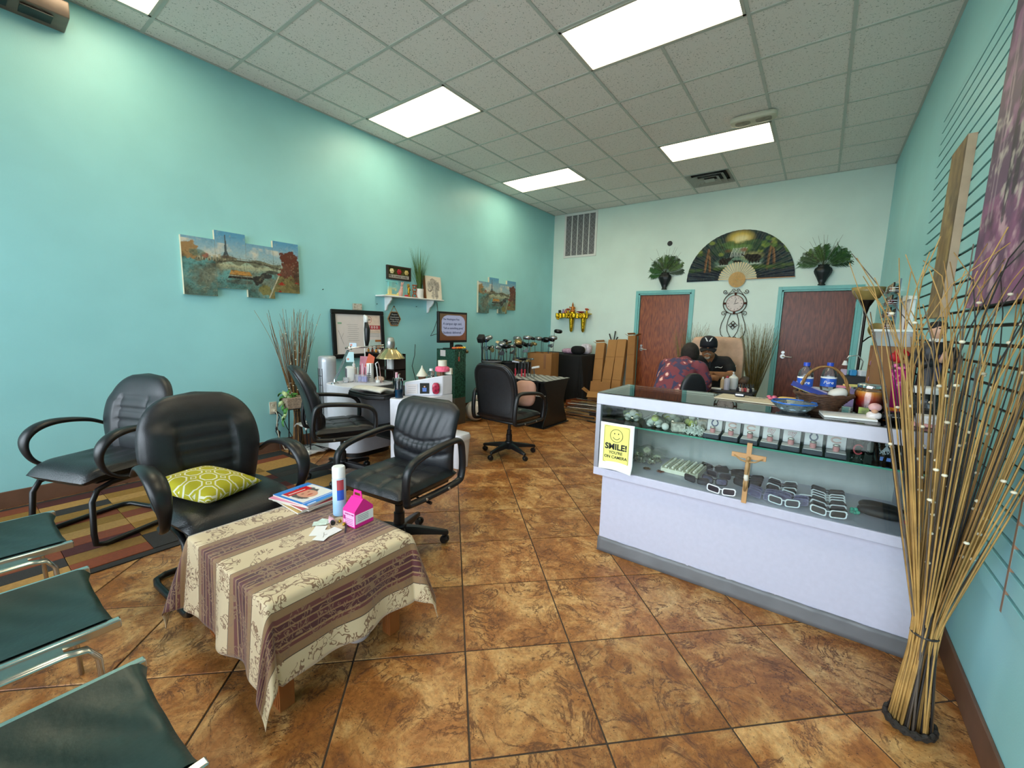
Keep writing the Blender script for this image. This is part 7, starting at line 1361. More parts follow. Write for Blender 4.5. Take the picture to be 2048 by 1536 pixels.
for k in range(40):
    r_ = np.random.default_rng(200+k); x = .08+1.84*r_.random(); A.ell(x, .20+.08*r_.random(), .07, .03, ('3E5A2C', '5C7236', '223A28')[k % 3], .7, .02, k, 1.2)
A.put((A.v < .17).astype(float), '152434', .9); A.put(np.clip((A.noise(20, 55)-.5)*4, 0, 1)*(A.v < .17), '2E4450', .6); A.put(np.clip((A.noise(40, 56)-.6)*4, 0, 1), '9AA078', .25)
def FP(a, b): an = PI*(1-a); r = RI+(RO-RI)*b; return (r*math.cos(an), -.010+.005*math.cos(a*PI*60), r*math.sin(an))
A.sub(0, 1, 0, 1, FP, 'painted_leaf', M_PAINT, t); MB().loft([[(r*math.cos(PI*k/40), y, r*math.sin(PI*k/40)) for k in range(41)] for r, y in ((RI, .0), (RO, .0))], closed=False, cap=False).obj('back_paper', M_PAP, t)
M_BAM = mat('bamboo', 'C79A4E', .45, var=.15, scale=30); M_BAMP = mat('pale_bamboo', 'D8C9A0', .5)
def rib(an, r0, r1, w0, w1, m, y):
    c, n_ = math.cos(an), math.sin(an); MB().add([(r0*c-w0*n_, y, r0*n_+w0*c), (r0*c+w0*n_, y, r0*n_-w0*c), (r1*c+w1*n_, y, r1*n_-w1*c), (r1*c-w1*n_, y, r1*n_+w1*c)], [(0, 1, 2, 3)]).obj('rib', m, t, smooth=0, solid=.003)
for k in range(21): rib(PI*(k+.5)/21, .118, RI+.012, .005, .013, M_BAMP, -.018)
for k in range(36): rib(2*PI*(k+.5)/36, .012, .12, .0009, .0092, M_BAM, -.020)
MB().box((.42, -.012, .004), (.70, .01, .012)).obj('guard_stick', mat('dark_bamboo', 'A8743E', .5), t); MB().cyl((0, -.014, 0), (0, -.026, 0), .008, n=10).obj('rivet', M_GLD, t)
# clock
M_IRON = mat('bronzed_iron', '3E2C22', .4, .6, var=.25); cz = Vector((-1.171, YB-.016, 1.835))
t = thing('wall_clock', 'round wall clock in a scrolled wrought iron stand between the doors', 'clock', cz); q = MB(); q.lathe([(.001, 0), (.122, 0), (.122, .012), (.001, .012)], 40, cap=False); q.v = [(x, -z, y) for x, y, z in q.v]; q.obj('dial', mat('pale_pink_dial', 'DCD0CE', .5), t, smooth=0)
ring = lambda r, z0=0: [(r*math.cos(2*PI*k/40), -.008, z0+r*math.sin(2*PI*k/40)) for k in range(40)]
MB().tube(ring(.124), .006, 8, closed=True).obj('dial_rim', mat('copper_rim', '6E4634', .35, .7), t); MB().tube(ring(.168), .006, 8, closed=True).obj('outer_ring', M_IRON, t)
for a in (0, 90, 180, 270): MB().ball((.147*math.cos(R(a)), -.01, .147*math.sin(R(a))), .018, 10, 8).obj('boss', mat('copper_boss', '5A2C20', .3, .6), t)
for k in range(12): an = R(90-30*k); MB().box((.098*math.cos(an), -.0135, .098*math.sin(an)), (.005, .002, .026 if k % 3 == 0 else .02), (0, PI/2-an, 0)).obj('numeral', M_INK, t)
MB().tube([(0, -.0145, 0), (.018, -.0145, .075)], .003, 5).obj('minute_hand', M_INK, t); MB().tube([(-.015, -.015, -.012), (.05, -.015, .01)], .003, 5).obj('hour_hand', M_INK, t)
def spiral(c, r0, r1, a0, a1, n=22): return [(c[0]+(r0+(r1-r0)*k/n)*math.cos(R(a0+(a1-a0)*k/n)), -.006, c[1]+(r0+(r1-r0)*k/n)*math.sin(R(a0+(a1-a0)*k/n))) for k in range(n+1)]
for s in (-1, 1):
    f = lambda pts: [(s*x, y, z) for x, y, z in pts]
    sc = [spiral((.15, .185), .038, .008, -165, 330), [(.115, -.006, .125), (.085, -.006, .17), (.055, -.006, .20)]+spiral((.03, .20), .028, .006, 20, 400), [(.11, -.006, -.13), (.125, -.006, -.20), (.17, -.006, -.32), (.182, -.006, -.42), (.165, -.006, -.50), (.105, -.006, -.57)], [(.06, -.006, -.157)]+spiral((.15, -.16), .040, .008, 150, -300), [(.045, -.006, -.165), (.075, -.006, -.26), (.088, -.006, -.36), (.075, -.006, -.44), (.035, -.006, -.52), (0, -.006, -.55)], [(0, -.006, -.55)]+spiral((.045, -.56), .030, .008, 160, -250)]
    for dx, dz in ((1, 0), (0, 1), (0, -1)):
        for sd in (-1, 1):
            if dx == 0 and sd < 0: continue
            sc.append([(0, -.006, -.345)]+[(a*1., -.006, -.345+b) for a, b in ((lambda A: (dx*(.045+.022*math.cos(A)) if dx else (.020+.020*math.cos(A)*-1), (sd*(.018+.018*math.cos(A)*-1) if dx else dz*(.045+.022*math.cos(A)))))(R(180-k*15)) for k in range(16))])
    for pts in sc: MB().tube(f(pts), .005, 6).obj('scroll', M_IRON, t, smooth=180)
# altar shelf
t = thing('altar_shelf', 'gold foil wall altar shelf with two hanging columns on the end wall', 'shelf', (-4.015, YB, 1.60)); M_FOILG = mat('gold_foil', 'C7A01E', .22, .85, var=.25, bump=.8, bscale=30)
MB().bb((-.35, -.19, .05), (.35, 0, .072)).obj('board', M_FOILG, t, bevel=.004); q = MB(); q.grid(lambda a, b: (-.355+.71*a, -.192-.008*math.sin(a*60), .07-.085*b-.018*abs(math.sin(a*11))*b), 70, 6); q.obj('gold_skirt', M_FOILG, t, smooth=180, solid=.002)
for x in (-.05, .21):
    q = MB(); q.lathe([(.012, -.30), (.03, -.27), (.038, -.20), (.05, -.05), (.055, .0), (.05, .04)], 16, (x, -.08, 0)); q.obj('column', M_FOILG, t, smooth=180); q = MB()
    for k in range(7): a = 2*PI*k/7; q.pillow((x+.035*math.cos(a), -.205, .02+.03*math.sin(a)), (.022, .012, .02), p=.9, n=8, m=6)
    q.obj('gold_rosette', M_FOILG, t, smooth=180)
q = MB()
for k in range(5): a = 2*PI*k/5; q.pillow((-.29+.03*math.cos(a), -.205, -.02+.028*math.sin(a)), (.02, .012, .018), p=.9, n=8, m=6)
q.obj('gold_rosette', M_FOILG, t, smooth=180)
AZ = 1.6735
t = thing('deity_figure', 'gold and orange seated figure in the middle of the altar shelf', 'figurine', (-4.045, YB-.09, AZ)); MB().lathe([(.06, 0), (.06, .02), (.045, .03)], 16).obj('plinth', M_FOILG, t); q = MB(); q.lathe([(.05, .03), (.055, .05), (.04, .07), (.035, .10), (.04, .12), (.018, .135)], 14, sy=.8); q.ball((0, 0, .155), .02, 12, 8); q.lathe([(.018, .168), (.012, .185), (.004, .215)], 10)
for s in (-1, 1): q.tube([(s*.035, 0, .12), (s*.06, -.01, .10), (s*.05, -.03, .13 if s < 0 else .08)], .009, 6)
q.obj('body', mat('orange_gold', 'B8702A', .35, .4, var=.5, scale=60), t, smooth=180)
for x, c, lab in ((-4.14, 'B8503A', 'orange silk flower left of the altar figure'), (-3.73, 'C8603E', 'orange silk flower at the right end of the altar shelf')):
    t = thing('altar_flower', lab, 'flower', (x, YB-.10, AZ), 0, 'altar flowers'); MB().lathe([(.02, 0), (.024, .03), (.014, .05)], 12).obj('cup', M_FOILG, t); q = MB()
    for k in range(9): a = k*.9; q.pillow((.024*math.cos(a)*(k % 3)/2, .024*math.sin(a)*(k % 3)/2, .07+.008*(k % 2)), (.022, .022, .016), p=.9, n=8, m=6)
    q.obj('petals', mat('petal_'+c, c, .8, var=.2), t, smooth=180)
tag(MB().lathe([(.02, 0), (.03, .006), (.09, .03), (.088, .034), (.001, .012)], 24, cap=False).obj('red_dish', mat('red_lacquer', 'A03040', .3), smooth=180, loc=(-3.86, YB-.10, AZ)), 'red dish on the altar shelf', 'dish')
t = thing('black_cup', 'small black cup at the left end of the altar shelf', 'cup', (-4.33, YB-.10, AZ)); MB().lathe([(.025, 0), (.028, .06), (.025, .06), (.001, .01)], 16, cap=False).obj('cup_body', M_HEADB, t, smooth=180); MB().tube([(-.026, 0, .05), (-.045, 0, .045), (-.04, 0, .015), (-.026, 0, .012)], .004, 6).obj('handle', M_WHT, t)
for k, (x, c) in enumerate(((-4.255, '9A86B8'), (-4.20, 'C07A4A'))): tag(MB().lathe([(.024, 0), (.028, .03), (.016, .05), (.02, .07), (.006, .08)], 14).obj('offering_pot', mat('pot_'+c, c, .4), loc=(x, YB-.09, AZ)), ('lilac offering pot on the altar shelf', 'orange offering pot beside the lilac one')[k], 'pot')
# wall vases with palm fronds above the doors
M_VASE = mat('dark_bronze_vase', '23282A', .35, .4, var=.25); M_PALM = [mat('palm_green', '2C5A26', .5, var=.35, scale=20), mat('palm_dark', '1B3A1C', .5, var=.3, scale=20), mat('palm_yellowish', '4A7030', .5, var=.3, scale=20)]
def frond_mesh(L_, w, seed):
    q = MB(); rg = random.Random(seed); q.tube([(0, 0, 0), (0, L_*.5, .01), (0, L_, -.02)], [.004, .003, .0015], 5)
    for k in range(20):
        f = .22+.78*k/19; y = L_*f; ln = w*math.sin(PI*min(1, .25+.7*(1-f)+.05))*rg.uniform(.85, 1.1)
        for s in (-1, 1):
            d = Vector((s*.82, .57, -.12+rg.uniform(-.1, .1))).normalized(); b = Vector((0, y, .01*(1-f)))
            n = Vector((-.57*s, .82, 0))*.0075
            q.add([b, b+d*ln*.45+n, b+d*ln, b+d*ln*.45-n], [(0, 1, 2, 3)])
    return q
for (vx, vz, lab, fr, sd) in ((-2.287, 2.082, 'bronze wall vase with palm fronds above the reddish oak door', ((-62, .30), (-38, .33), (-12, .36), (8, .34), (28, .36), (50, .33), (-85, .26), (72, .27)), 5), (-.075, 2.075, 'bronze wall vase with palm fronds above the dark oak door', ((-72, .36), (-58, .33), (-30, .30), (-10, .28), (52, .42), (62, .40), (40, .38), (74, .36)), 6)):
    t = thing('wall_vase', lab, 'vase', (vx, YB-.072, vz), 0, 'wall vases over the doors')
    n = 28; prof = [(.045, 0), (.046, .012), (.034, .022), (.06, .09), (.098, .17), (.105, .20), (.095, .235), (.062, .262), (.066, .285)]
    MB().loft([[(r*(1+.05*math.cos(8*2*PI*k/n)*(r > .05))*math.cos(2*PI*k/n), .66*r*(1+.05*math.cos(8*2*PI*k/n)*(r > .05))*math.sin(2*PI*k/n), z) for k in range(n)] for r, z in prof]).obj('vase_body', M_VASE, t, smooth=180)
    for k, (a, L_) in enumerate(fr):
        o = frond_mesh(L_, .15, sd*10+k).obj('palm_frond', M_PALM[k % 3], t, smooth=0); o.location = (0, 0, .27); o.rotation_euler = Euler((R(72+6*(k % 3)), 0, 0)); o.rotation_euler = (Matrix.Rotation(R(a), 3, 'Y') @ Matrix.Rotation(R(78), 3, 'X')).to_euler()
    q = MB(); rg = random.Random(sd)
    for k in range(10): a = R(rg.uniform(-45, 40)); h = rg.uniform(.32, .46); q.tube([(0, -.01, .27), (math.sin(a)*h*.5, -.02, .27+math.cos(a)*h*.5), (math.sin(a)*h*1.05, -.03, .27+math.cos(a)*h)], [.002, .0018, .001], 4)
    q.obj('grass_sprigs', mat('reed_deep'), t)
# ================================================================ right wall
t = thing('wood_art_panel', 'tall narrow weathered wood panel hung on the slat wall', 'wall art', (XR-.0195, 3.28, 1.49)); dd, ww, hh_ = .036, .34, .945
MB().bb((-dd, 0, 0), (0, ww, hh_)).obj('edge', mat('pale_birch_edge', 'B79C82', .6, var=.12, scale=9), t, smooth=0)
A = Art(40, 110, .36, '8A7048'); n = A.noise(10, 3); A.u, u0 = A.u*9, A.u; g = A.noise(6, 4) if False else n; A.u = u0
str_ = np.sin((u0+.03*np.sin(A.v*9)+.05*n)*60+n*6); A.put(np.clip(str_*.6+.3, 0, 1), '5E4628', .55); A.put(np.clip((n-.52)*5, 0, 1), 'B59A60', .6); A.put(np.clip((A.noise(5, 9)-.55)*6, 0, 1), '4E3420', .6); A.put(np.clip((u0/.36-.85)*6, 0, 1), '3E2C1C', .7)
A.sub(0, 1, 0, 1, lambda a, b: (-dd-.0006, ww*(1-a), hh_*b), 'painted_face', M_PAINT, t)
t = thing('purple_forest_canvas', 'large canvas of a purple forest path on the slat wall', 'canvas', (XR-.0195, 2.74, 1.51)); cw_, ch_ = 1.15, 1.30; dd = .038
MB().bb((-dd, -cw_, 0), (0, 0, ch_)).obj('stretcher', mat('dark_canvas_edge', '4A2F2A', .7), t, smooth=0)
A = Art(150, 170, .885, '6E4A6E'); n = A.noise(8, 3); A.put(np.clip((A.noise(14, 4)-.4)*4, 0, 1)*(A.v < .34), '9A5E8A', .8); A.put(np.clip((A.noise(22, 5)-.55)*6, 0, 1)*(A.v < .36), 'D8B4C4', .8); A.put(np.clip((A.noise(18, 6)-.5)*5, 0, 1)*(A.v < .3), '4A2A4A', .6); A.put(np.clip((A.v-.32)*4, 0, 1), '5A4A62', .8)
for k in range(16): r_ = np.random.default_rng(k); x = .885*r_.random(); A.line([(x, .22+.1*r_.random()), (x+.03*(r_.random()-.5), .6), (x+.08*(r_.random()-.5), 1.05)], .012+.03*r_.random(), ('2A2434', '8A6A84', '3A3044', 'A08A9A')[k % 4], .8)
A.put(np.clip((A.noise(26, 7)-.56)*7, 0, 1)*(A.v > .25)*(A.v < .6), 'D6CFC8', .7); A.put(np.clip((A.noise(16, 8)-.52)*6, 0, 1)*(A.v > .5), 'B07AA8', .6); A.put(np.clip((n-.55)*4, 0, 1), '241C2C', .5)
A.sub(0, 1, 0, 1, lambda a, b: (-dd-.0006, -cw_*a, ch_*b), 'painted_face', M_PAINT, t)
# ================================================================ things on the counter
KZ = 1.007
def kp(x, y, z=KZ): p = pz(x, y, z); return (p.x, p.y, KZ)
tag(MB().box((0, 0, .003), (.36, .20, .005)).obj('beige_board', mat('beige_board', 'CFC2A8', .6, var=.05), smooth=0, loc=(-.27, 2.66, KZ), rz=R(-4)), 'flat beige board lying on the counter glass', 'board')
t = thing('key_case', 'small dark key case at the back edge of the beige board', 'key case', (-.345, 2.70, KZ+.006)); MB().pillow((0, 0, .011), (.027, .016, .011), p=.5).obj('case', mat('dark_blue_leather', '1E2230', .4), t, smooth=180); MB().box((0, -.016, .012), (.04, .002, .008)).obj('clasp', M_STEEL, t)
q = MB(); rg = random.Random(1)
for k in range(5): q.tube([(-.04+.02*k+.009*math.cos(2*PI*j/10), .008*math.sin(2*PI*j/10), .004) for j in range(10)], .0016, 5, closed=True)
tag(q.obj('key_rings', M_STEEL, loc=(-.265, 2.70, KZ+.006)), 'row of steel key rings on the beige board', 'key ring')
q = MB()
for k in range(6): a = k*1.05; q.pillow((.016*math.cos(a), .012*math.sin(a), .010+.006*(k % 2)), (.013, .011, .008), p=.9, n=8, m=6)
tag(q.obj('pink_charm', mat('pink_charm', 'C8607A', .5, var=.3, scale=60), smooth=180, loc=(-.185, 2.71, KZ+.006)), 'pink charm beside the key rings', 'charm')
tag(MB().pillow((0, 0, .012), (.045, .016, .012), p=.6).obj('yellow_lighter', mat('yellow_plastic', 'D8B060', .5), smooth=180, loc=(-.115, 2.71, KZ+.006), rz=.2), 'yellow case at the right of the beige board', 'case')
# faceted glass bowl
t = thing('glass_bowl', 'faceted glass bowl with a blue rim on the counter front', 'bowl', (-.075, 2.435, KZ)); n = 8; st = lambda r, z: [(r*math.cos(2*PI*(k+.5)/n), r*math.sin(2*PI*(k+.5)/n), z) for k in range(n)]
MB().loft([st(.055, 0), st(.095, .035), st(.10, .042), st(.09, .04), st(.05, .010)]).obj('bowl_body', glass('aqua_glass', (.80, .92, .94), .03, cover=.18), t, smooth=0); MB().tube(st(.098, .043), .004, 6, closed=True).obj('blue_rim', mat('blue_rim', '2C6AC0', .15), t); MB().lathe([(.07, .012), (.07, .026)], 8, cap=True).obj('blue_contents', mat('blue_chips', '9DB6C4', .3, var=.3, scale=60), t)
# water bottles
def water(label, loc):
    t = thing('water_bottle', label, 'water bottle', loc, 0, 'water bottles on the counter'); pr = [(.028, 0), (.033, .006)]
    for k in range(7): pr += [(.033, .012+.012*k), (.0305, .018+.012*k)]
    pr += [(.034, .10), (.034, .155), (.033, .165), (.028, .19), (.014, .205), (.0125, .215)]
    MB().lathe(pr, 24).obj('bottle_body', glass('water_plastic', (.86, .90, .92), .04, cover=.06), t, smooth=180); MB().lathe([(.0345, .108), (.0345, .152)], 24, cap=False).obj('label_band', mat('blue_label', '2A5CC0', .35, var=.15), t); MB().lathe([(.0345, .15), (.0346, .158)], 24, cap=False).obj('label_edge', M_PAP, t)
    MB().cyl((0, 0, .212), (0, 0, .23), .0145, n=18).obj('cap', mat('blue_cap', '2A48B4', .35), t); text('Pure', .022, 'lettering', M_PAP, t, frame_M((.0, -.0352, .13), (1, 0, 0), (0, 0, 1)), shear=.2)
    return t
water('water bottle with a blue cap left of the wicker basket', (-.045, 2.60, KZ)); water('water bottle with a blue cap behind the wicker basket handle', (.052, 2.70, KZ))
# wicker basket
BC = Vector((.035, 2.555, KZ)); t = thing('wicker_basket', 'brown wicker basket with a tall handle and leaflets inside', 'basket', BC); M_WICK = mat('brown_wicker', '4E3220', .6, var=.4, scale=50)
n = 40; q = MB()
for j in range(9):
    f = j/8; r = .062+.052*f**1.3; z = .012+.068*f
    q.tube([((r+.004*math.cos(k*PI+j*PI))*math.cos(2*PI*k/n), .85*(r+.004*math.cos(k*PI+j*PI))*math.sin(2*PI*k/n), z) for k in range(n)], .0045, 5, closed=True)
q.obj('woven_side', M_WICK, t, smooth=180); MB().lathe([(.07, .0), (.066, .008), (.06, .014)], 28, sy=.85).obj('foot', M_WICK, t); MB().tube([(.118*math.cos(2*PI*k/36), .10*math.sin(2*PI*k/36), .083+.003*math.sin(k*2.1)) for k in range(36)], .008, 6, closed=True).obj('rim', M_WICK, t, smooth=180)
q = MB()
for s in range(3): q.tube([(.095*math.cos(R(a))+.004*math.cos(a*.12+s*2.1), .004*math.sin(a*.12+s*2.1), .083+.135*math.sin(R(a))) for a in range(0, 181, 6)], .0045, 5)
q.obj('handle', mat('light_wicker', '86602E', .6, var=.3), t, smooth=180)
for k, (c, l, dz, lab) in enumerate((('3A4AA8', .17, .0, 'blue leaflet sticking out of the wicker basket'), ('D8C878', .15, -.006, 'yellow leaflet in the wicker basket'), ('B8B0D0', .14, .004, 'lilac leaflet in the wicker basket'))):
    tag(MB().box((0, 0, 0), (l, .05, .003), (R(20), R(20), 0)).obj('leaflet', mat('leaflet_'+c, c, .5), smooth=0, loc=BC+Vector((-.052, -.02+.018*k, .098+dz))), lab, 'leaflet', 'leaflets in the wicker basket')
tag(MB().pillow((0, 0, 0), (.04, .03, .026), (0, R(-20), .3), p=.85).obj('white_soap', mat('ivory_soap', 'D2CEC4', .4), smooth=180, loc=BC+Vector((.055, -.02, .092))), 'white oval soap in the wicker basket', 'soap')
# candle jar
t = thing('candle_jar', 'layered red and orange candle in a glass jar with a silver lid', 'candle', (.215, 2.60, KZ)); def_ = [(.05, 0), (.058, .006), (.060, .10), (.056, .118), (.047, .128)]
def layers():
    m, tt, b = new_mat('layered_wax'); tc = tt.nodes.new('ShaderNodeTexCoord'); sp = tt.nodes.new('ShaderNodeSeparateXYZ'); r = tt.nodes.new('ShaderNodeValToRGB'); tt.links.new(tc.outputs['Generated'], sp.inputs[0]); tt.links.new(sp.outputs[2], r.inputs[0]); tt.links.new(r.outputs[0], b.inputs['Base Color']); e = r.color_ramp.elements
    e[0].position = .0; e[0].color = (*lin('2A0E12'), 1); e[1].position = 1; e[1].color = (*lin('D89A40'), 1)
    for p, c in ((.35, '4A1014'), (.55, '8A1A14'), (.75, 'B04A20'), (.88, 'D07A2A')): x = e.new(p); x.color = (*lin(c), 1)
    b.inputs['Roughness'].default_value = .25; b.inputs['Coat Weight'].default_value = .6; return m
MB().lathe([(.048, .003), (.056, .008), (.058, .10), (.055, .112)], 28).obj('wax', layers(), t); MB().lathe(def_, 28, cap=False).obj('jar_glass', glass('clear_glass'), t, smooth=180); MB().lathe([(.052, .127), (.053, .141), (.050, .144), (.001, .145)], 28, cap=False).obj('lid', M_CHROME, t, smooth=40); MB().box((-.02, -.057, .022), (.04, .003, .03), (0, 0, -.3)).obj('label', mat('leaf_label', '7A8A3A', .5, var=.6, scale=30), t)
tag(MB().box((0, 0, .004), (.19, .14, .008), (0, 0, .15)).obj('paper_pile', M_PAP, smooth=0, loc=(.13, 2.445, KZ)), 'flat pile of papers under the basket and candle', 'papers')
t = thing('pink_figurine', 'pale pink baby figurine with a big bonnet at the counter front', 'figurine', (.225, 2.455, KZ)); M_PNKC = mat('pale_pink_ceramic', 'D8A8A8', .35); MB().pillow((0, 0, .018), (.028, .022, .018), p=.85).obj('body', mat('white_ceramic', 'DED6D4', .3), t, smooth=180); MB().ball((0, 0, .055), .021, 16, 12, (1.15, 1.1, .9)).obj('bonnet', M_PNKC, t, smooth=180); MB().ball((0, -.012, .04), .012, 12, 8).obj('face', mat('skin_print'), t, smooth=180)
t = thing('flower_garland', 'orange paper flower garland lying along the counter', 'garland', (.335, 2.60, KZ)); f0 = None
for k in range(15):
    a = k/14*PI*1.5; x, y = -.085+.17*(k/14), .05*math.sin(a)
    if f0 is None:
        q = MB()
        for j in range(8): b = j*.785; q.pillow((.012*math.cos(b), .012*math.sin(b), .014+.006*(j % 2)), (.013, .013, .009), p=.9, n=7, m=5)
        f0 = q.obj('garland_flower', mat('orange_crepe', 'E0802A', .8, var=.2), t, smooth=180); o = f0
    else: o = dup_part(f0, t)
    o.location = (x, y, .002+.006*(k % 2)); o.rotation_euler = (0, 0, k)
t = thing('black_case', 'black hard spectacle case in front of the orange garland', 'case', (.315, 2.47, KZ), R(6)); MB().pillow((0, 0, .022), (.065, .03, .022), p=.5).obj('shell', mat('glossy_black_case', '0C0C0E', .2), t, smooth=180); MB().box((0, -.0305, .022), (.07, .002, .003)).obj('seam', M_STEEL, t)
t = thing('pink_box', 'pink and white patterned box near the end of the counter', 'box', (.40, 2.425, KZ), R(-4)); MB().bb((-.055, -.035, 0), (.055, .035, .014)).obj('tray', mat('pink_plastic', 'D89A9A', .4), t, bevel=.003); MB().bb((-.045, -.028, .0145), (.045, .028, .048)).obj('carton', mat('dotted_card', 'E0DCDC', .6, var=.25, scale=90), t, bevel=.002)
t = thing('storage_jar', 'large clear jar with a white lid at the counter end', 'jar', (.40, 2.545, KZ)); MB().lathe([(.05, 0), (.062, .01), (.064, .10), (.056, .125), (.050, .13)], 28).obj('jar_body', glass('clear_jar3', (.80, .84, .84), .03), t, smooth=180); MB().lathe([(.058, .130), (.06, .133), (.06, .152), (.055, .156), (.001, .157)], 28, cap=False).obj('lid', M_WHT, t, smooth=40); MB().lathe([(.05, .006), (.055, .02), (.05, .05), (.02, .06)], 20).obj('contents', mat('dark_sweets', '3A3634', .5, var=.6, scale=70), t)
t = thing('magenta_vase', 'magenta glass vase with a red silk rose', 'vase', (.325, 2.71, KZ)); MB().lathe([(.022, 0), (.026, .006), (.03, .12), (.042, .215), (.040, .215), (.028, .12), (.02, .01), (.001, .009)], 20, cap=False).obj('vase_body', mat('magenta_glass', 'A81E72', .12, alpha=.85), t, smooth=180); MB().tube([(0, 0, .02), (-.005, -.004, .2), (-.012, -.008, .27)], .003, 6).obj('stem', mat('leaf_green'), t)
q = MB()
for k in range(10): a = k*1.2; r = .006+.0022*k; q.pillow((-.012+r*math.cos(a), -.008+r*math.sin(a), .292-.0006*k*k*.5), (.016, .012, .022), (.25*math.sin(a), -.25*math.cos(a), a), p=.8, n=8, m=6)
q.obj('rose', mat('red_silk', 'A8101C', .6, var=.15), t, smooth=180)
q = MB()
for k in range(9): a = k*.7; q.pillow((.026*math.cos(a), .026*math.sin(a), .222+.006*(k % 3)), (.013, .013, .01), p=.8, n=8, m=6)
q.obj('ribbon_cluster', mat('mixed_ribbon', 'B85A84', .4, var=.9, scale=70), t, smooth=180)
# statue of a robed man
t = thing('robed_statue', 'statuette of a man in a black robe with folded hands', 'statue', (.425, 2.70, KZ), R(18)); M_ROBE = mat('black_robe_paint', '17151A', .45, var=.3, scale=14); M_FLESH = mat('painted_flesh', 'CFA288', .4)
q = MB(); nn_ = 36
q.loft([[(r*(1+.045*math.sin(9*2*PI*k/nn_)*(z < .24))*math.cos(2*PI*k/nn_), .78*r*(1+.045*math.sin(9*2*PI*k/nn_)*(z < .24))*math.sin(2*PI*k/nn_), z) for k in range(nn_)] for r, z in ((.066, .0), (.062, .02), (.05, .15), (.046, .22), (.056, .29), (.062, .325), (.04, .348), (.024, .355))]); q.obj('robe', M_ROBE, t, smooth=180)
for s in (-1, 1): MB().tube([(s*.055, 0, .325), (s*.074, -.01, .275), (s*.06, -.04, .25), (s*.012, -.064, .262)], [.022, .025, .024, .017], 10).obj('sleeve', M_ROBE, t, smooth=180)
q = MB()
for s in (-1, 1): q.tube([(s*.010, -.068, .262), (s*.004, -.074, .288), (s*.002, -.072, .312)], [.009, .0085, .004], 8)
q.obj('hands', M_FLESH, t, smooth=180); MB().lathe([(.026, .352), (.024, .366)], 18).obj('collar', M_WHT, t)
q = MB(); q.ball((0, -.004, .402), .034, 18, 14, (.82, .95, 1.22)); q.tube([(0, -.036, .406), (0, -.043, .394)], [.004, .006], 6); q.cyl((0, 0, .358), (0, 0, .378), .017)
for s in (-1, 1): q.ball((s*.028, .002, .402), .009, 8, 6, (.5, .8, 1.2))
q.obj('head', M_FLESH, t, smooth=180)
for s in (-1, 1): MB().ball((s*.011, -.034, .412), .0038, 8, 6, (1.3, .5, .7)).obj('eye', M_DARK, t)
MB().tube([(-.010, -.0345, .385), (0, -.0375, .384), (.010, -.0345, .385)], .002, 5).obj('mouth', mat('lip'), t)
MB().lathe([(.0335, .412), (.0345, .425), (.031, .440), (.001, .446)], 22, (0, .002, 0), .88, 1., cap=False).obj('skullcap', mat('black_felt', '141316', .8), t, smooth=180); MB().box((0, -.047, .235), (.016, .006, .12), (R(4), 0, 0)).obj('stole', mat('violet_stole', '4A4660', .6), t)
# ================================================================ nail shelf behind the counter along the right wall
t = thing('low_cabinet', 'low dark cabinet along the right wall behind the counter', 'cabinet', (.33, 4.55, 0)); MB().bb((-.21, -1.15, .0), (.215, 1.05, .88)).obj('body', M_DWD, t, smooth=0, bevel=.004); MB().bb((-.23, -1.17, .88), (.217, 1.07, .905)).obj('top', mat('grey_worktop', 'B9BABC', .4), t, bevel=.004)
for k in range(4): MB().box((-.213, -.86+.55*k, .45), (.012, .50, .78)).obj('door', M_DWD, t, bevel=.004); MB().box((-.225, -.68+.55*k, .60), (.012, .012, .09)).obj('handle', M_STEEL, t)
BZ = .9065
t = thing('oak_cabinet', 'small oak open cabinet with polish shelves, beside the slat wall', 'cabinet', (.38, 4.0, BZ)); M_OAKC = mat('golden_oak', '8A5A2C', .5, var=.25, scale=8, stretch=(1, 1, .2))
MB().bb((-.075, -.06, 0), (.16, -.048, .40)).obj('side_panel', M_OAKC, t, smooth=0); MB().bb((-.075, .16, 0), (.16, .172, .40)).obj('side_panel', M_OAKC, t, smooth=0); MB().bb((.15, -.048, 0), (.16, .16, .40)).obj('back_board', M_OAKC, t, smooth=0)
for z in (0, .12, .24, .388): MB().bb((-.075, -.048, z), (.15, .16, z+.012)).obj('shelf', M_OAKC, t, smooth=0)
pcs = ['E0609A', '2A2A30', 'D8D0D4', 'B02A3A', '6A3A8A', 'E8B0B8']; pn2 = ['pink', 'black', 'white', 'red', 'violet', 'blush']
for k in range(12): polish((.325, 3.965+.03*(k % 6), BZ+.0135+.12*(1+k//6)), pcs[k % 6], '%s nail polish, %s shelf of the oak cabinet' % (pn2[k % 6], ('middle', 'upper')[k//6]), 'polish in the oak cabinet')
t = thing('clear_bin', 'clear plastic bin of nail tips on top of the oak cabinet', 'bin', (.41, 4.05, BZ+.4015)); MB().loft([[(s*.09, u*.09, 0) for s, u in ((-1, -1), (1, -1), (1, 1), (-1, 1))], [(s*.105, u*.105, .10) for s, u in ((-1, -1), (1, -1), (1, 1), (-1, 1))]]).obj('bin_body', glass('cloudy_plastic', (.86, .86, .88), .2, cover=.35), t, smooth=0); MB().bb((-.115, -.115, .10), (.115, .115, .118)).obj('lid', M_WHT, t, bevel=.005); MB().box((0, -.1, .085), (.16, .004, .008)).obj('red_stripe', M_REDP, t)
t = thing('black_tray', 'black open box with small bottles, left of the oak cabinet', 'box', (.235, 4.62, BZ)); MB().bb((-.09, -.10, 0), (.10, .10, .13)).obj('box_body', M_BLKL, t, bevel=.004)
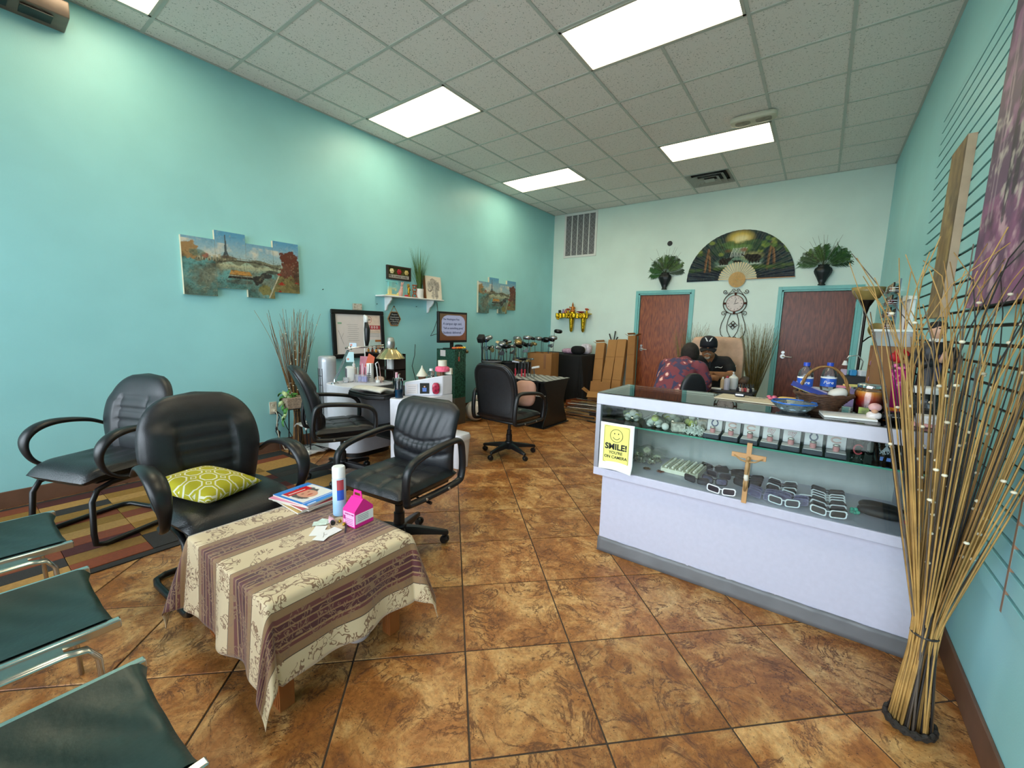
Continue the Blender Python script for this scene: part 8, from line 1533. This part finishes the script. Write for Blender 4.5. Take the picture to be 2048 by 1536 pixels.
for k, (dx, c, nm) in enumerate(((-.05, 'B0A0B8', 'lilac'), (.01, '3A90C8', 'blue'), (.07, 'DADCE2', 'white'))): tag(MB().box((0, 0, .025), (.045, .06, .05), (0, 0, .2*k)).obj('nail_tub', mat('tub_'+c, c, .4), smooth=0, bevel=.006, loc=(.235+dx, 4.60, BZ+.131)), nm+' plastic tub on the black box', 'tub', 'tubs on the black box')
t = thing('clip_lamp', 'small white gooseneck lamp over the black box', 'lamp', (.30, 4.68, BZ+.131)); MB().lathe([(.028, 0), (.028, .01), (.01, .02)], 14).obj('base', M_WHT, t); MB().tube([(0, 0, .02), (.01, 0, .12), (-.03, 0, .17), (-.09, 0, .16), (-.11, 0, .12)], .005, 7).obj('gooseneck', M_STEEL, t, smooth=180); MB().lathe([(.010, .12), (.022, .08), (.02, .08), (.008, .115)], 14, (-.11, 0, 0), cap=False).obj('shade', M_WHT, t)
t = thing('purple_case', 'translucent purple box with pink and yellow notes on top', 'box', (.17, 3.62, BZ)); MB().bb((-.07, -.06, 0), (.07, .06, .12)).obj('case_body', glass('purple_acrylic', (.62, .5, .78), .08, cover=.3), t, bevel=.004)
for c, dx, nm in (('E08AA0', -.02, 'pink'), ('E0D080', .03, 'yellow')): tag(MB().box((0, 0, .005), (.08, .07, .01), (0, 0, .2+dx*5)).obj('note_pad', mat('pad_'+c, c, .7), smooth=0, loc=(.17+dx, 3.60+dx*.3, BZ+.1215+.011*(dx > 0))), nm+' note pad on the purple box', 'note pad')
t = thing('white_bag_bundle', 'grey white plastic bundle left of the purple box', 'bag', (.02, 3.75, 0)); 
MB().bb((-.10, -.10, 0), (.10, .10, .86)).obj('stand', M_DWD, t, smooth=0); MB().pillow((0, 0, .93), (.10, .09, .07), p=.8).obj('bundle', mat('grey_white_bag', 'B9BEC4', .4, bump=1, bscale=12), t, smooth=180)
# torchiere floor lamp with reading light
t = thing('floor_lamp', 'dark torchiere floor lamp with two amber glass bowls by the far door', 'floor lamp', (.35, 5.86, 0)); M_DBR = mat('dark_bronze', '2A201C', .35, .6); M_AMB = mat('amber_glass_bowl', 'A08A52', .3, var=.12, scale=8)
MB().lathe([(.13, 0), (.13, .015), (.03, .03), (.014, .05)], 28).obj('base', M_DBR, t); MB().cyl((0, 0, .04), (0, 0, 1.62), .013, n=14).obj('pole', M_DBR, t); MB().lathe([(.014, 1.60), (.03, 1.68), (.06, 1.74), (.062, 1.75)], 22).obj('bowl_cup', M_DBR, t); MB().lathe([(.055, 1.745), (.10, 1.77), (.135, 1.83), (.142, 1.88), (.136, 1.88), (.128, 1.835), (.09, 1.78)], 32, cap=False).obj('bowl', M_AMB, t, smooth=180)
MB().tube([(0, 0, 1.30), (.05, -.05, 1.36), (.09, -.09, 1.38)], .007, 8).obj('side_arm', M_DBR, t); q = MB(); q.lathe([(.02, 0), (.06, .025), (.085, .075), (.08, .075), (.05, .03)], 24, cap=False); o = q.obj('side_bowl', M_AMB, t, smooth=180); o.location = (.09, -.10, 1.40); o.rotation_euler = (R(60), R(25), 0)
# wire polish rack on the right wall
t = thing('wall_polish_rack', 'mirrored wall rack with wire shelves of nail polish on the right wall', 'rack', (XR, 5.52, 1.43)); MB().bb((-.012, 0, 0), (0, .62, .50)).obj('mirror_back', mat('dim_mirror', '5A6468', .08, .9), t, smooth=0)
for z in (.02, .14, .26, .38):
    MB().bb((-.075, .02, z-.006), (-.013, .60, z)).obj('shelf', glass('rack_shelf', (.85, .88, .88), .05, cover=.3), t, smooth=0)
    for zz in (.012, .035): MB().tube([(-.013, .02, z+zz), (-.077, .02, z+zz), (-.077, .60, z+zz), (-.013, .60, z+zz)], .0025, 5).obj('wire_rail', M_CHROME, t)
pk = 0
for z in (.02, .14, .26, .38):
    for k in range(8): c = ['C8A888', 'D8C8A8', '9A2A3A', 'E0C0B8', '2A2426', 'B08A60', '6A2A3A', 'D8A0A8'][(k+pk) % 8]; polish((XR-.045, 5.575+.07*k, 1.43+z+.0015), c, 'nail polish on the mirrored wall rack, %s shelf' % {.02: 'lowest', .14: 'second', .26: 'third', .38: 'top'}[z], 'polish on the mirrored wall rack', 1.25, 'C8B088' if k % 2 else '1A1A1C')
    pk += 3
# white arched niche frame on the wall
t = thing('white_arch_frame', 'white arched wooden frame hanging on the right wall', 'frame', (XR, 4.52, 1.31)); n = 14
arch = [(.13, .06), (.13, .24)]+[(.255-.125*math.cos(PI*k/n), .24+.10*math.sin(PI*k/n)) for k in range(n+1)][1:]+[(.38, .06)]
out = [(.03, .0), (.03, .36), (.255, .41), (.48, .36), (.48, 0)]
q = MB(); q.bb((-.03, .03, 0), (0, .13, .36)).bb((-.03, .38, 0), (0, .48, .36)).bb((-.03, .13, 0), (0, .38, .06)); pts = [(y, z) for y, z in arch[2:-1]]
for (a, b), (c, d) in zip(pts[:-1], pts[1:]): q.prism([(a, b), (c, d), (c, .365), (a, .365)], -.03, 0, 'yz')
q.obj('frame_body', M_WHT, t, smooth=0); MB().prism([(.0, .36), (.51, .36), (.49, .385), (.255, .405), (.02, .385)], -.045, 0, 'yz').obj('cornice', M_WHT, t, smooth=0); MB().bb((-.008, .12, .05), (-.002, .39, .345)).obj('niche_back', mat('brick_red_panel', '7A4434', .6), t, smooth=0)
# ================================================================ tall reed sheaf in front of the counter
M_RB = [mat('golden_reed', 'B08A4E', .5, var=.25, scale=14), mat('tan_reed', '8E6A3A', .5, var=.25, scale=14), mat('grey_reed', '5A5046', .55, var=.2), mat('black_reed', '2A2624', .55, var=.2)]
reeds('reed_sheaf', 'tall sheaf of golden reeds with cream beads standing beside the counter', (.392, 1.93, .001), 125, 1.74, .36, .062, .030, .33, 41, .0032, (-.04, XR-.028, 1.45, 2.27), .45, 1.0, .14, True, M_RB, None, .0062, .17, 0.)
# ================================================================ on and under the coffee table
CZ = TZ+.0035
def cp(x, y): p = pz(x, y, CZ); return p
A = Art(60, 80, .75, '3E86D8'); U = .75
A.rect(.08*U, .18, .97*U, .84, 'E8E4E0'); A.ell(.30*U, .55, .10, .26, '3A2420', .9, .02, 3, .5); A.ell(.58*U, .62, .20, .26, '2E1E1A', .9, .02, 4, .4); A.ell(.50*U, .50, .17, .22, 'D89A80', 1); A.ell(.50*U, .42, .06, .02, 'B03A3A'); A.rect(.12*U, .66, .80*U, .86, 'C8202A'); A.rect(.2*U, .72, .66*U, .745, 'F0E8E0')
for s in (-1, 1): A.ell(.5*U+s*.065, .55, .03, .012, '2A1A18')
A.line([(.0, .14), (U, .14)], .012, 'E8DCE0'); A.rect(.06*U, .02, .3*U, .06, 'DCE8F4', .8)
MAGS = [('D8B878', 'tan magazine at the bottom of the stack'), ('C8A890', 'cream magazine second from the bottom'), ('B03A40', 'magazine with a red spine, third from the bottom'), ('E08AA8', 'pink-edged magazine under the blue cover'), ('3E86D8', 'blue magazine with a face on the cover, on top of the stack')]
mc = cp(612, 1003); z = CZ+.001
for k, (c, lab) in enumerate(MAGS):
    h = .007; t = thing('magazine', lab, 'magazine', (mc.x-.012+.006*(k % 3), mc.y+.006*((k*2) % 3), z), R(96+(-7, 5, -4, 9, 2)[k]), 'magazines on the coffee table'); w_, l_ = .20, .265
    MB().bb((-w_/2, -l_/2, 0), (w_/2, l_/2, h-.0008)).obj('pages', mat('magazine_pages', 'D8D0C4', .7, var=.2, scale=60, stretch=(.1, .1, 20)), t, smooth=0)
    if k < 4: MB().bb((-w_/2, -l_/2, h-.0007), (w_/2, l_/2, h)).obj('cover', mat('cover_'+c, c, .3), t, smooth=0)
    else: A.sub(0, 1, 0, 1, lambda a, b: (-w_/2+w_*a, -l_/2+l_*b, h), 'cover', painted('glossy_cover', .25), t)
    z += h+.0006
# air freshener can
sc = cp(680, 1028); t = thing('spray_can', 'pale blue aerosol can with a white cap on the coffee table', 'spray can', (sc.x, sc.y, CZ+.001)); MB().lathe([(.029, 0), (.031, .004), (.031, .175), (.029, .185)], 28).obj('can', ombre('white_to_blue_can', '9CC4E4', 'C9DCEC'), t); MB().lathe([(.030, .186), (.030, .235), (.027, .240), (.001, .241)], 28, cap=False).obj('cap', M_WHT, t, smooth=40)
q = MB(); q.loft([[(.0315*math.cos(R(a)), .0315*math.sin(R(a)), z_) for a in range(-50, 11, 10)] for z_ in (.13, .18)], closed=False, cap=False); q.obj('red_label', M_REDP, t, smooth=180); q = MB(); q.loft([[(.0315*math.cos(R(a)), .0315*math.sin(R(a)), z_) for a in range(-50, 11, 10)] for z_ in (.08, .13)], closed=False, cap=False); q.obj('blue_label', mat('blue_label'), t, smooth=180)
# pink gable box
pb = cp(717, 1045); t = thing('pink_gift_box', 'bright pink gable box with a handle and printed label', 'gift box', (pb.x, pb.y, CZ+.001), R(6)); M_HOT = mat('hot_pink_card', 'E01E8C', .5, var=.03); M_LPK = mat('light_pink_label', 'EFA6CF', .6)
a, b_, h = .040, .052, .078
MB().bb((-a, -b_, 0), (a, b_, h)).obj('box_body', M_HOT, t, smooth=0); q = MB(); q.loft([[(-a, -b_, h), (a, -b_, h), (a, b_, h), (-a, b_, h)], [(-a*.96, -.004, h+.045), (a*.96, -.004, h+.045), (a*.96, .004, h+.045), (-a*.96, .004, h+.045)]]); q.obj('gable_top', M_HOT, t, smooth=0)
q = MB(); o2 = [(-a*.75, 0), (a*.75, 0), (a*.6, .035), (-a*.6, .035)]; i2 = [(-.022, .010), (.022, .010), (.018, .024), (-.018, .024)]
q.loft([[(x, y, h+.043+z_) for x, z_ in o2] for y in (-.0015, .0015)], cap=False); 
q = MB(); 
for y in (-.0018, .0018):
    q.add([(x, y, h+.043+z_) for x, z_ in o2+i2], [(0, 1, 5, 4), (1, 2, 6, 5), (2, 3, 7, 6), (3, 0, 4, 7)])
q.obj('handle', M_HOT, t, smooth=0)
MB().bb((-a+.004, -b_-.0006, .006), (a-.003, -b_, h-.008)).obj('front_label', M_LPK, t, smooth=0); MB().bb((a, -b_+.004, .018), (a+.0008, b_, h-.016)).obj('side_label', M_PAP, t, smooth=0)
for k in range(4): MB().box((a+.001, -.006, .030+.008*k), (.0006, .06, .0018)).obj('print_line', M_GINK, t, smooth=0)
text('ENTER TO WIN', .0085, 'lettering', mat('magenta_ink', 'A01E6E', .7), t, frame_M((.004, -b_-.0012, h-.018), (1, 0, 0), (0, 0, 1)))
for k in range(4): MB().box((0, -b_-.001, .014+.008*k), (.055, .0006, .0018)).obj('print_line', mat('magenta_ink'), t, smooth=0)
MB().box((-a+.012, -b_-.0012, h-.036), (.012, .0008, .018)).obj('stamp', mat('magenta_ink'), t, smooth=0)
# cards, pen, tube, earrings
for k, (px1, py1, rz_) in enumerate(((648, 1072, .5), (660, 1066, .15), (637, 1062, .75))):
    p = cp(px1, py1); t = thing('business_card', ('white card with a drawn branch, on top of the spread cards', 'white card under the branch card', 'white card at the left of the spread cards')[k], 'card', (p.x, p.y, CZ+.001+.0012*(2-k)), R(90)+rz_, 'cards on the coffee table'); MB().bb((-.045, -.026, 0), (.045, .026, .001)).obj('card', M_PAP, t, smooth=0)
    if k == 0: MB().tube([(-.02, -.008, .0012), (0, 0, .0012), (.02, .012, .0012)], .0008, 4).tube([(0, 0, .0012), (.01, -.01, .0012)], .0006, 4).obj('drawn_branch', M_INK, t)
p = cp(692, 1056); t = thing('ball_pen', 'black ball pen lying by the pink box', 'pen', (p.x, p.y, CZ+.006), R(-35)); MB().tube([(-.065, 0, 0), (-.05, 0, 0), (.04, 0, 0), (.062, 0, 0)], [.002, .0048, .0045, .0015], 8).obj('barrel', M_BLK, t); MB().tube([(-.055, 0, .005), (-.02, 0, .006)], .001, 5).obj('clip', M_STEEL, t)
p = cp(662, 1042); t = thing('hand_cream', 'pale pink tube with a black cap among the cards', 'tube', (p.x, p.y, CZ+.010), R(160)); MB().tube([(-.035, 0, 0), (.0, 0, 0), (.035, 0, 0)], [.014, .012, .003], 12, flat=(1, .7)).obj('tube_body', mat('pale_pink_tube', 'D8A8B4', .4), t, smooth=180); MB().cyl((-.05, 0, 0), (-.035, 0, 0), .010, n=14).obj('cap', M_BLK, t)
for k, (px1, py1) in enumerate(((650, 1043), (640, 1048))): p = cp(px1, py1); tag(MB().bb((-.03, -.02, 0), (.03, .02, .0012)).obj('voucher', mat('pale_green_paper', 'CFE0D4', .7, var=.15, scale=50), smooth=0, loc=(p.x, p.y, CZ+.0015+.002*k), rz=.4+.5*k), ('pale green voucher near the tube', 'pale green voucher nearer the magazines')[k], 'paper')
for k, (px1, py1) in enumerate(((680, 1046), (688, 1052))):
    p = cp(px1, py1); q = MB(); q.ball((0, 0, .008), .008, 10, 8); q.tube([(0, 0, .012), (.006, 0, .02), (.012, 0, .014)], .0018, 6); tag(q.obj('gold_earring', M_GLD, smooth=180, loc=(p.x, p.y, CZ+.001)), ('gold earring beside the pen, left one', 'gold earring beside the pen, right one')[k], 'earring')
# patterned cushion on the guest chair
def cushion_mat():
    m, tt, b = new_mat('yellow_lattice_fabric'); L = tt.links; N = tt.nodes.new; tc = N('ShaderNodeTexCoord'); sp = N('ShaderNodeSeparateXYZ'); L.new(tc.outputs['Object'], sp.inputs[0])
    def m_(op, a, b_=None):
        n = N('ShaderNodeMath'); n.operation = op
        for i, v in enumerate((a, b_)):
            if v is None: continue
            if isinstance(v, (int, float)): n.inputs[i].default_value = v
            else: L.new(v, n.inputs[i])
        return n.outputs[0]
    P = .085; fx = m_('SUBTRACT', m_('FRACT', m_('ADD', m_('MULTIPLY', sp.outputs[0], 1/P), 50)), .5); fy = m_('SUBTRACT', m_('FRACT', m_('ADD', m_('MULTIPLY', sp.outputs[1], 1/P), 50)), .5)
    ax, ay = m_('ABSOLUTE', fx), m_('ABSOLUTE', fy); oct_ = m_('MAXIMUM', m_('MAXIMUM', ax, ay), m_('MULTIPLY', m_('ADD', ax, ay), .72))
    r1 = m_('LESS_THAN', m_('ABSOLUTE', m_('SUBTRACT', oct_, .40)), .04); dx, dy = m_('SUBTRACT', .5, ax), m_('SUBTRACT', .5, ay); dia = m_('ADD', dx, dy); r2 = m_('LESS_THAN', m_('ABSOLUTE', m_('SUBTRACT', dia, .16)), .035)
    w = m_('MAXIMUM', r1, r2); mx = N('ShaderNodeMix'); mx.data_type = 'RGBA'; L.new(w, mx.inputs[0]); mx.inputs[6].default_value = (*lin('B3AC1E'), 1); mx.inputs[7].default_value = (*lin('E2DFC8'), 1); L.new(mx.outputs[2], b.inputs['Base Color']); b.inputs['Roughness'].default_value = .85; return m
q = MB()
def CU(a, b, s):
    u, v = 2*a-1, 2*b-1; f = max(0, (1-u*u)*(1-v*v))**.42; pin = 1-.09*(1-(1-abs(u)**2)*1)*0; return (u*.175*(1-.10*(1-v*v)), v*.175*(1-.10*(1-u*u)), s*.062*f)
q.grid(lambda a, b: CU(a, b, 1), 26, 26); q.grid(lambda a, b: CU(a, b, -1), 26, 26)
o = q.obj('yellow_cushion', cushion_mat(), smooth=180, weld=True); o.location = (-2.455, .745, .55); o.rotation_euler = (R(-4), R(9), R(28)); tag(o, 'yellow and white lattice cushion on the guest chair seat', 'cushion')
# bowl under the table
t = thing('ceramic_pot', 'pale pink ceramic pot on the floor under the coffee table', 'pot', (-1.53, .98, 0)); MB().lathe([(.045, 0), (.055, .01), (.062, .075), (.058, .078), (.05, .012), (.001, .010)], 26, cap=False).obj('pot_body', mat('pale_pink_glaze', 'CDBEC0', .3), t, smooth=180)
